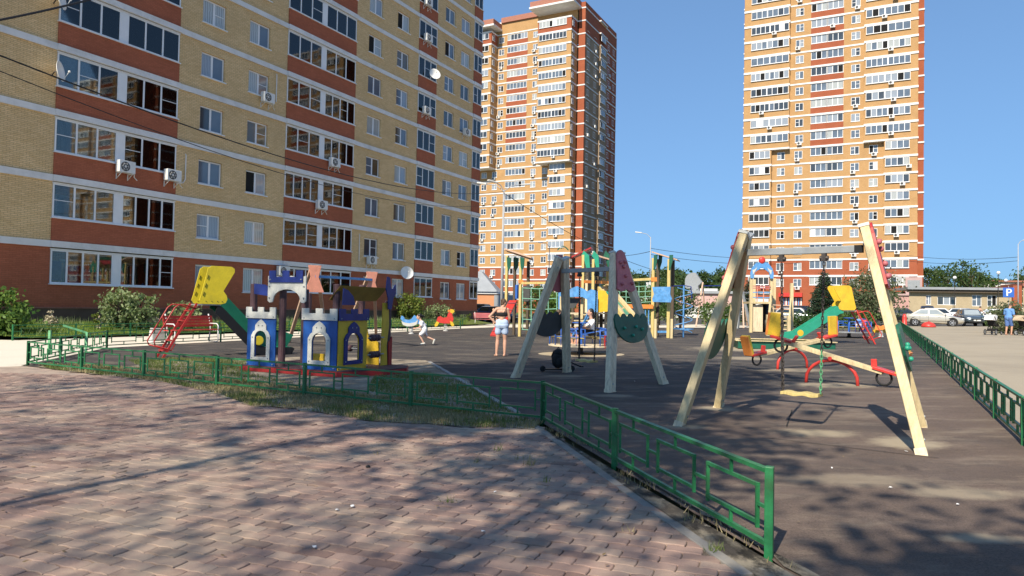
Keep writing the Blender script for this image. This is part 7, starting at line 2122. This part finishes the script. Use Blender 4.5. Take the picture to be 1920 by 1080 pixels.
    for x in (-1.33 * k, 1.37 * k):
        for y in (-h + .10, h - .10):
            sg = 1 if y > 0 else -1
            Mx = Matrix.Translation((x, y, .31)) @ Matrix.Rotation(-PI / 2 * sg, 4, 'X')
            mm = MB(); mm.lathe([(.40, -.05), (.40, .088)], Matrix.Translation((x, y, .36 + up * .5)) @ Matrix.Rotation(-PI / 2 * sg, 4, 'X'), 20); mm.build('wheel_arch', 'tyre', c)
            mm = MB(); mm.lathe([(.20, -.09), (.30, -.09), (.32, -.05), (.32, .07), (.29, .105), (.21, .11)], Mx, 24); wh = mm.build('wheel', 'tyre', c, smooth=False)
            mm = MB(); mm.lathe([(.03, .118), (.06, .118), (.06, .09)], Mx, 10)
            for a in range(5):
                p = Mx @ Vector((.05 * math.cos(a * 1.2566), .05 * math.sin(a * 1.2566), .112)); q = Mx @ Vector((.205 * math.cos(a * 1.2566), .205 * math.sin(a * 1.2566), .112)); mm.bar(p, q, .05, .016, up=(0, 1, 0))
            mm.tube([Mx @ Vector((.205 * math.cos(a * PI / 10), .205 * math.sin(a * PI / 10), .11)) for a in range(20)], .014, 5, closed=True); mm.build('rim', 'alloy', wh)
    xn = ST[-2][0] * k; zl = (ST[-2][2] + up)
    for y in (-1, 1):
        mm = MB(); mm.ball((xn - .10, y * h * .66, zl + .02), .16, .19, .085, n=12); mm.build('headlight', 'lamp_glass', c, smooth=True)
        mm = MB(); mm.ball(((ST[1][0] + .05) * k, y * h * .74, .84 + up), .10, .14, .10, n=10); mm.build('tail_light', 'lamp_red', c, smooth=True)
        mm = MB(); mm.ball((.86 * k, y * (h + .07), 1.0 + up), .06, .10, .07, n=10); mm.build('mirror', m, c, smooth=True)
    mm = MB(); mm.box((ST[-1][0] - .05) * k, (ST[-1][0] + .012) * k, -h * .52, h * .52, .50 + up, .60 + up); mm.box((ST[-1][0] - .08) * k, (ST[-1][0] + .008) * k, -h * .6, h * .6, .30 + up * .6, .42 + up * .6); mm.build('grille', 'tyre', c)
    mm = MB(); mm.box((ST[-1][0]) * k, (ST[-1][0] + .03) * k, -.26, .26, .43 + up, .53 + up); mm.build('number_plate', 'plate_white', c)
    mm = MB(); mm.box((ST[0][0] - .03) * k, (ST[0][0]) * k, -.26, .26, .62 + up, .73 + up); mm.build('number_plate', 'plate_white', c)
    mm = MB()
    for y in (-1, 1):
        for x in (-.45, .42): mm.box((x - .09) * k, (x + .09) * k, y * h * 1.0 - .012, y * h * 1.0 + .012, .78 + up, .81 + up)
    mm.build('door_handles', m, c)
    mm = MB()
    for y in (-1, 1):
        for x in (-.35, .88, -.98): mm.box((x - .006) * k, (x + .006) * k, y * h * .985 - .02, y * h * .985 + .012, .34 + up, .90 + up)
        mm.box(-1.0 * k, 1.0 * k, y * h * .985 - .02, y * h * .985 + .016, .42 + up, .45 + up)
    mm.build('door_seams', 'tyre', c)
    return c
def carloc(px, d): p = P(px, 590, d); return Vector((p.x, p.y, gz(p.x) - .02))
car('silver beige sedan parked side-on behind the end of the green fence', carloc(1749, 60.5), E2, 'car_silver', 'sedan', 'car_glass_pale')
car('slate blue sedan facing the camera, its bonnet close to the silver sedan', carloc(1818, 62.5), -E1 * .95 + E2 * .15, 'car_slate', 'sedan', shade=True)
car('dark hatchback half hidden by the swing leg, left of the silver sedan', carloc(1693, 66), E2, 'car_black', 'hatch')
car('white car roof showing behind the silver sedan', carloc(1764, 74), E2, 'car_white', 'hatch')
car('dark navy car seen from behind at the beige building, over the silver sedan', carloc(1822, 84) - E2 * 4.6, E1, 'car_navy', 'suv')
car('silver car with dark windows parked at the beige building, over the slate sedan', carloc(1810, 86), E2, 'car_grey', 'hatch')
car('white car parked before the beige building beside the bush', carloc(1868, 80), E2, 'car_white', 'sedan', 'car_glass_pale')
car('black off-road car behind the play tower stairs, beside the spruce', carloc(1503, 74), E2 * .8 + E1 * .6, 'car_black', 'suv')
car('silver car nose showing under the black off-road car, beside the spruce', carloc(1494, 66), E2, 'car_grey', 'hatch')
car('black car beyond the dull red bench, by the orange building', carloc(905, 74), E2, 'car_black', 'suv')
car('dark navy car behind the woman, beyond the dull red bench', carloc(932, 70), E2, 'car_navy', 'hatch')
car('white car under the trees between the climbing frame towers', carloc(1150, 74), E2, 'car_white', 'hatch')

# ------------------------------------------------------------------ small street things
def barrier(px, d, tall, label):
    b = thing('parking_barrier', label, 'barrier', carloc(px, d) + V(0, 0, .01), 0, 'red parking barriers')
    if tall: MB().lathe([(.26, 0), (.26, .10), (.17, .16), (.16, .80), (.10, 1.02), (.03, 1.06)], None, 18).build('cone', 'paint_red_bright', b, smooth=True); MB().lathe([(.30, 0), (.30, .05)], None, 18).build('foot', 'paint_red', b)
    else: MB().lathe([(.52, 0), (.52, .10), (.45, .24), (.30, .36), (.12, .42), (.02, .43)], None, 20).build('dome', 'paint_red_bright', b, smooth=True); MB().tube([(0, 0, .40), (0, 0, .50), (.1, 0, .50), (.1, 0, .42)], .02, 6).build('lifting_loop', 'paint_red', b)
barrier(1696, 54, True, 'tall red parking cone at the end of the green fence by the swing leg')
barrier(1741, 56.5, False, 'low red dome barrier before the silver sedan')
sg = thing('parking_sign', 'blue square parking sign with a white P on a thin post', 'sign', carloc(1891, 85) + V(0, 0, .5), -math.radians(30))
MB().tube([(0, 0, 0), (0, 0, 3.7)], .04, 8).build('post', 'pole_grey', sg)
MB().box(-.55, .55, -.06, -.02, 2.35, 3.5).build('board', 'paint_rail_blue', sg)
m_ = MB()
m_.prism([(-.22, 2.52), (-.06, 2.52), (-.06, 3.36), (-.22, 3.36)], .02, Matrix.Translation((0, -.082, 0)))
outer = [(-.06, 2.84)] + [(.05 + .27 * math.cos(-PI / 2 + PI * k / 10), 3.10 + .26 * math.sin(-PI / 2 + PI * k / 10)) for k in range(11)] + [(-.06, 3.36)]
inner = [(-.06, 3.24)] + [(.05 + .13 * math.cos(PI / 2 - PI * k / 10), 3.10 + .13 * math.sin(PI / 2 - PI * k / 10)) for k in range(11)] + [(-.06, 2.97)]
m_.prism(outer + inner, .02, Matrix.Translation((0, -.082, 0))); m_.build('letter', 'frame_white', sg)
def lamp(label, loc, h, arms, kind='street_lamp', thin=False):
    l = thing(kind, label, 'street lamp', loc, 0, 'street lamps')
    m_ = MB(); m_.tube([(0, 0, -.1), (0, 0, h * .5), (0, 0, h)], [.11, .09, .055] if not thin else [.07, .06, .04], 10); m_.build('pole', 'pole_grey', l, smooth=True)
    for a, ln in arms:
        d = V(math.cos(a), math.sin(a), 0)
        m_ = MB(); m_.tube([V(0, 0, h - .1), d * ln * .4 + V(0, 0, h + .28), d * ln + V(0, 0, h + .42)], .03, 6); ar = m_.build('arm', 'pole_grey', l)
        m_ = MB(); m_.bar(d * (ln - .05) + V(0, 0, h + .42), d * (ln + .6) + V(0, 0, h + .50), .22, .09); m_.build('lamp_head', 'steel_white', ar, bevel=.02)
    return l
LAMP1 = Vector((P(940, 600, 46).x, 46, 0))
lamp('tall street lamp with three arms standing before the orange tower, left of the woman', LAMP1, 9.0, [(0.3, 1.2), (2.9, 1.2), (3.7, .6)])
L2 = carloc(1218, 69)
lamp('slim street lamp against the sky between the two towers', L2, 8.3, [(2.8, .9)], thin=True)
m_ = MB(); m_.box(-.4, .05, -.2, -.1, 3.2, 3.9); m_.box(-.9, -.2, -.2, -.1, 2.1, 2.6); m_.build('junction_box', 'steel_white', [o for o in bpy.data.objects if o.get('label', '').startswith('slim street')][0])
L3 = carloc(1909, 76)
lamp('thin street lamp behind the parking sign at the right edge', L3, 8.4, [(0.2, .7)], thin=True)
lamp('short lamp post before the orange tower between climbing frame towers', carloc(1028, 88), 9.0, [(2.6, 1.0)], thin=True)
def globe(px, d, h, label):
    g_ = thing('garden_lamp', label, 'lamp', carloc(px, d), 0, 'globe lamps on the low building front')
    MB().tube([(0, 0, 0), (0, 0, h)], .035, 7).build('post', 'steel_dark', g_); MB().ball((0, 0, h + .2), .24, n=14).build('globe', 'frame_white', g_, smooth=True)
globe(1790, 100, 5.6, 'white globe lamp over the middle of the low beige roof'); globe(1872, 100, 6.3, 'white globe lamp before the white building'); globe(1886, 104, 5.4, 'lower white globe lamp before the white building')
def cable(label, a, b, sag, r, group='overhead cables', n=24):
    pts = [a.lerp(b, k / n) - V(0, 0, sag * 4 * (k / n) * (1 - k / n)) for k in range(n + 1)]
    o = MB().tube([p - a for p in pts], r, 6).build('cable', 'cable', loc=a)
    tag(o, label, 'cable', group)
cable('thick black cable crossing the top left corner over the dish', P(-260, 80, 13), P(300, -40, 22), .18, .028)
cable('black cable sagging from the left edge across the yellow facade', P(-160, 40, 12), LAMP1 + V(0, 0, 8.9), 1.1, .016)
cable('second thin cable running just under the sagging one', P(-160, 68, 12), LAMP1 + V(0, 0, 8.2), 1.25, .010)
cable('cable from the tall lamp falling behind the climbing frame', LAMP1 + V(0, 0, 8.8), carloc(1218, 69) + V(0, 0, 5.2), .5, .02)
cable('upper cable in the sky between the slim lamp and the right tower', L2 + V(0, 0, 7.2), carloc(1500, 92) + V(0, 0, 8.0), .5, .022)
cable('lower cable in the sky between the slim lamp and the right tower', L2 + V(0, 0, 6.6), carloc(1500, 92) + V(0, 0, 7.3), .5, .022)
cable('cable in the sky from the slim lamp to the middle tower', L2 + V(0, 0, 6.9), carloc(1085, 120) + V(0, 0, 11.5), .9, .026)
cable('upper cable in the sky right of the tower', carloc(1700, 92) + V(0, 0, 8.3), L3 + V(0, 0, 7.0), .35, .024)
cable('lower cable in the sky right of the tower', carloc(1700, 92) + V(0, 0, 7.6), L3 + V(0, 0, 6.6), .35, .024)

# ------------------------------------------------------------------ grass, weeds and litter
def blades(C, h, w, rng, lean=.45):
    n = len(C)
    a = rng.uniform(0, 2 * np.pi, n); s = np.stack([np.cos(a), np.sin(a), np.zeros(n)], 1)
    b = rng.uniform(0, 2 * np.pi, n); l = np.stack([np.cos(b), np.sin(b), np.zeros(n)], 1) * (lean * rng.random((n, 1)) * h)
    up = np.array([0, 0, 1.0])
    Vq = np.empty((n, 4, 3))
    Vq[:, 0] = C - s * w; Vq[:, 1] = C + s * w
    Vq[:, 2] = C + l + up * h + s * w * .15; Vq[:, 3] = C + l + up * h - s * w * .15
    return Vq
def scatter(poly, n, rng, keep=None):
    xs = [p[0] for p in poly]; ys = [p[1] for p in poly]
    out = []
    while len(out) < n:
        X = rng.uniform(min(xs), max(xs), 4000); Y = rng.uniform(min(ys), max(ys), 4000)
        for x, y in zip(X, Y):
            if in_poly(x, y, poly) and (keep is None or keep(x, y) > rng.random()): out.append((x, y))
            if len(out) >= n: break
    return np.array(out)
gr_seed = np.random.default_rng(3)
ph = gr_seed.uniform(0, 6.28, 12)
def clump(x, y):
    v = math.sin(x * 1.9 + ph[0]) * math.sin(y * 2.3 + ph[1]) + .7 * math.sin(x * 4.7 + y * 2.1 + ph[2]) + .6 * math.sin(y * 6.3 - x * 3.1 + ph[3]) + .4 * math.sin(x * 11 + ph[4]) * math.sin(y * 9 + ph[5])
    return max(0.03, min(1, .45 + .38 * v))
def z_of(X): return 0.0152 * (0.5 * (X + np.sqrt(X * X + 4)) - 1)
def grass_obj(name, poly, n, h, w, m, seed, keep=clump, zoff=.004, zf=None, lean=.8):
    r = np.random.default_rng(seed)
    q = scatter(poly, n, r, keep)
    z = z_of(q[:, 0]) + zoff if zf is None else np.array([zf(x, y) for x, y in q])
    C = np.column_stack([q, z])
    hh = h * r.uniform(.35, 1.25, (n, 1))
    o = link_mesh(name, quads_mesh(name, blades(C, hh, w, r, lean), m))
    return tag(o, kind='stuff')
grass_obj('dry_grass', STRIP, 26000, .05, .006, 'grass_dry', 1, zoff=.011)
grass_obj('verge_grass', STRIP, 9000, .06, .006, 'grass_green', 2, keep=lambda x, y: clump(x + 5, y + 3) ** 2, zoff=.011)
G1 = [xy(G(*p)) for p in ((805, 700), (880, 722), (975, 780), (765, 748), (690, 735), (700, 706))]
grass_obj('yard_grass', G1, 7500, .055, .006, 'grass_green', 3, keep=lambda x, y: .3 + .7 * clump(x, y))
G2 = [xy(G(*p)) for p in ((240, 676), (330, 672), (470, 676), (470, 702), (562, 722), (395, 702), (270, 692))]
grass_obj('yard_grass', G2, 7500, .06, .006, 'grass_green', 4, keep=lambda x, y: .3 + .7 * clump(x, y))
LAWN = [(-17.2, 25.6), (-3.4, 53.4), (-3.6, 62.4), (-22, 27.5), (-24, 24)]
grass_obj('lawn_grass', LAWN, 42000, .16, .011, 'grass_lawn', 5, keep=lambda x, y: .45 + .55 * clump(x * .4, y * .4), zf=lambda x, y: lawn_z(x, y) - .01)
grass_obj('lawn_weeds', LAWN, 5000, .34, .012, 'leaf_hydrangea', 6, keep=lambda x, y: clump(x * .5 + 2, y * .5) ** 2 * (1 if lawn_z(x, y) > .2 else .3), zf=lambda x, y: lawn_z(x, y) - .01)
FB = [xy(K0 + V(.1, .02, 0)), xy(K1 + V(.12, 0, 0)), xy(K1 + V(.36, 0, 0)), xy(FENCE_C + V(.2, -.2, 0))]
grass_obj('weed_grass', FB, 260, .06, .004, 'grass_dry', 7, keep=lambda x, y: clump(x * 2, y * 2) ** 3, zoff=.008)
for i, (px, py, n, h) in enumerate(((893, 868, 22, .06), (935, 845, 18, .07), (992, 872, 26, .085), (846, 942, 20, .05), (707, 852, 10, .04), (1024, 905, 12, .06), (972, 862, 12, .05), (1340, 1035, 40, .05), (1180, 1000, 8, .04))):
    r = np.random.default_rng(300 + i); p = G(px, py)
    C = np.column_stack([p.x + r.normal(0, .025, n), p.y + r.normal(0, .025, n), np.full(n, p.z)])
    o = link_mesh('weed_tuft', quads_mesh('weed_tuft', blades(C, h * r.uniform(.5, 1.3, (n, 1)), .004, r, 1.1), 'grass_green' if i % 2 else 'grass_dry'))
    tag(o, ['small dry tuft in the sunlit paving left of the kerb corner', 'tuft of weeds near the end of the dry verge', 'tallest green tuft in the paving by the kerb', 'single green tuft alone in the middle of the paving', 'tiny tuft in the paving below the fence', 'dry tuft close beside the kerb', 'green tuft beside the tallest one', 'dry tuft in the bed before the fence end', 'tiny tuft by the kerb lower down'][i], 'weed', 'weeds in the paving joints')
mat('litter_white', (0.75, 0.75, 0.74), .8)
lr = random.Random(8)
LIT = [(120, 715), (118, 708), (286, 711), (243, 695), (316, 709), (365, 716), (457, 728), (311, 737), (640, 744), (654, 758), (700, 766), (742, 754), (546, 733), (576, 733), (838, 780), (660, 952), (928, 925), (632, 960), (590, 1030), (905, 1000), (1560, 880), (1670, 917), (1796, 949), (1700, 849), (1232, 712), (1190, 716)]
for i, (px, py) in enumerate(LIT):
    p = G(px, py); s = lr.uniform(.008, .018)
    m_ = MB(); k = lr.randint(5, 7); pts = [(s * lr.uniform(.6, 1.3) * math.cos(a * 2 * PI / k), s * lr.uniform(.5, 1.1) * math.sin(a * 2 * PI / k), lr.uniform(0, .012)) for a in range(k)]
    m_.add(pts + [(x, y, z + .004) for x, y, z in pts], [tuple(range(k)), tuple(range(k, 2 * k))] + [(a, (a + 1) % k, (a + 1) % k + k, a + k) for a in range(k)])
    o = m_.build('litter', 'litter_white', loc=p + V(0, 0, .02 if py < 790 and px < 1000 else .008))
    tag(o, 'small scrap of white litter lying on the ground around the paved corner and playground', 'litter', 'scraps of white litter')
pb_ = MB(); pb_.ball((0, 0, .015), .022, .018, .016, n=8); o = pb_.build('pebble', 'plastic_black', loc=G(690, 878)); tag(o, 'dark pebble lying alone on the paving', 'pebble')

# dry leaves blown over the paving and the rubber
r = np.random.default_rng(55)
q = np.concatenate([scatter([(-9, 4), (0.6, 4), (0.1, 8.8), (-9, 13.5)], 170, r), scatter([(1.9, 4), (5, 6), (14, 24), (0, 24), (.6, 9.5)], 150, r)])
Cl = np.column_stack([q, z_of(q[:, 0]) + .017])
a = r.uniform(0, 6.28, len(q)); s = r.uniform(.010, .024, (len(q), 1))
d = np.stack([np.cos(a), np.sin(a), r.uniform(-.25, .25, len(q))], 1) * s; e = np.stack([-np.sin(a), np.cos(a), r.uniform(-.25, .25, len(q))], 1) * s * .55
leaf_mat('leaf_fallen', (0.06, 0.04, 0.02), (0.30, 0.21, 0.09), 0.1)
tag(link_mesh('fallen_leaves', quads_mesh('fallen_leaves', np.stack([Cl - d, Cl + e, Cl + d, Cl - e], 1), 'leaf_fallen')), kind='stuff')
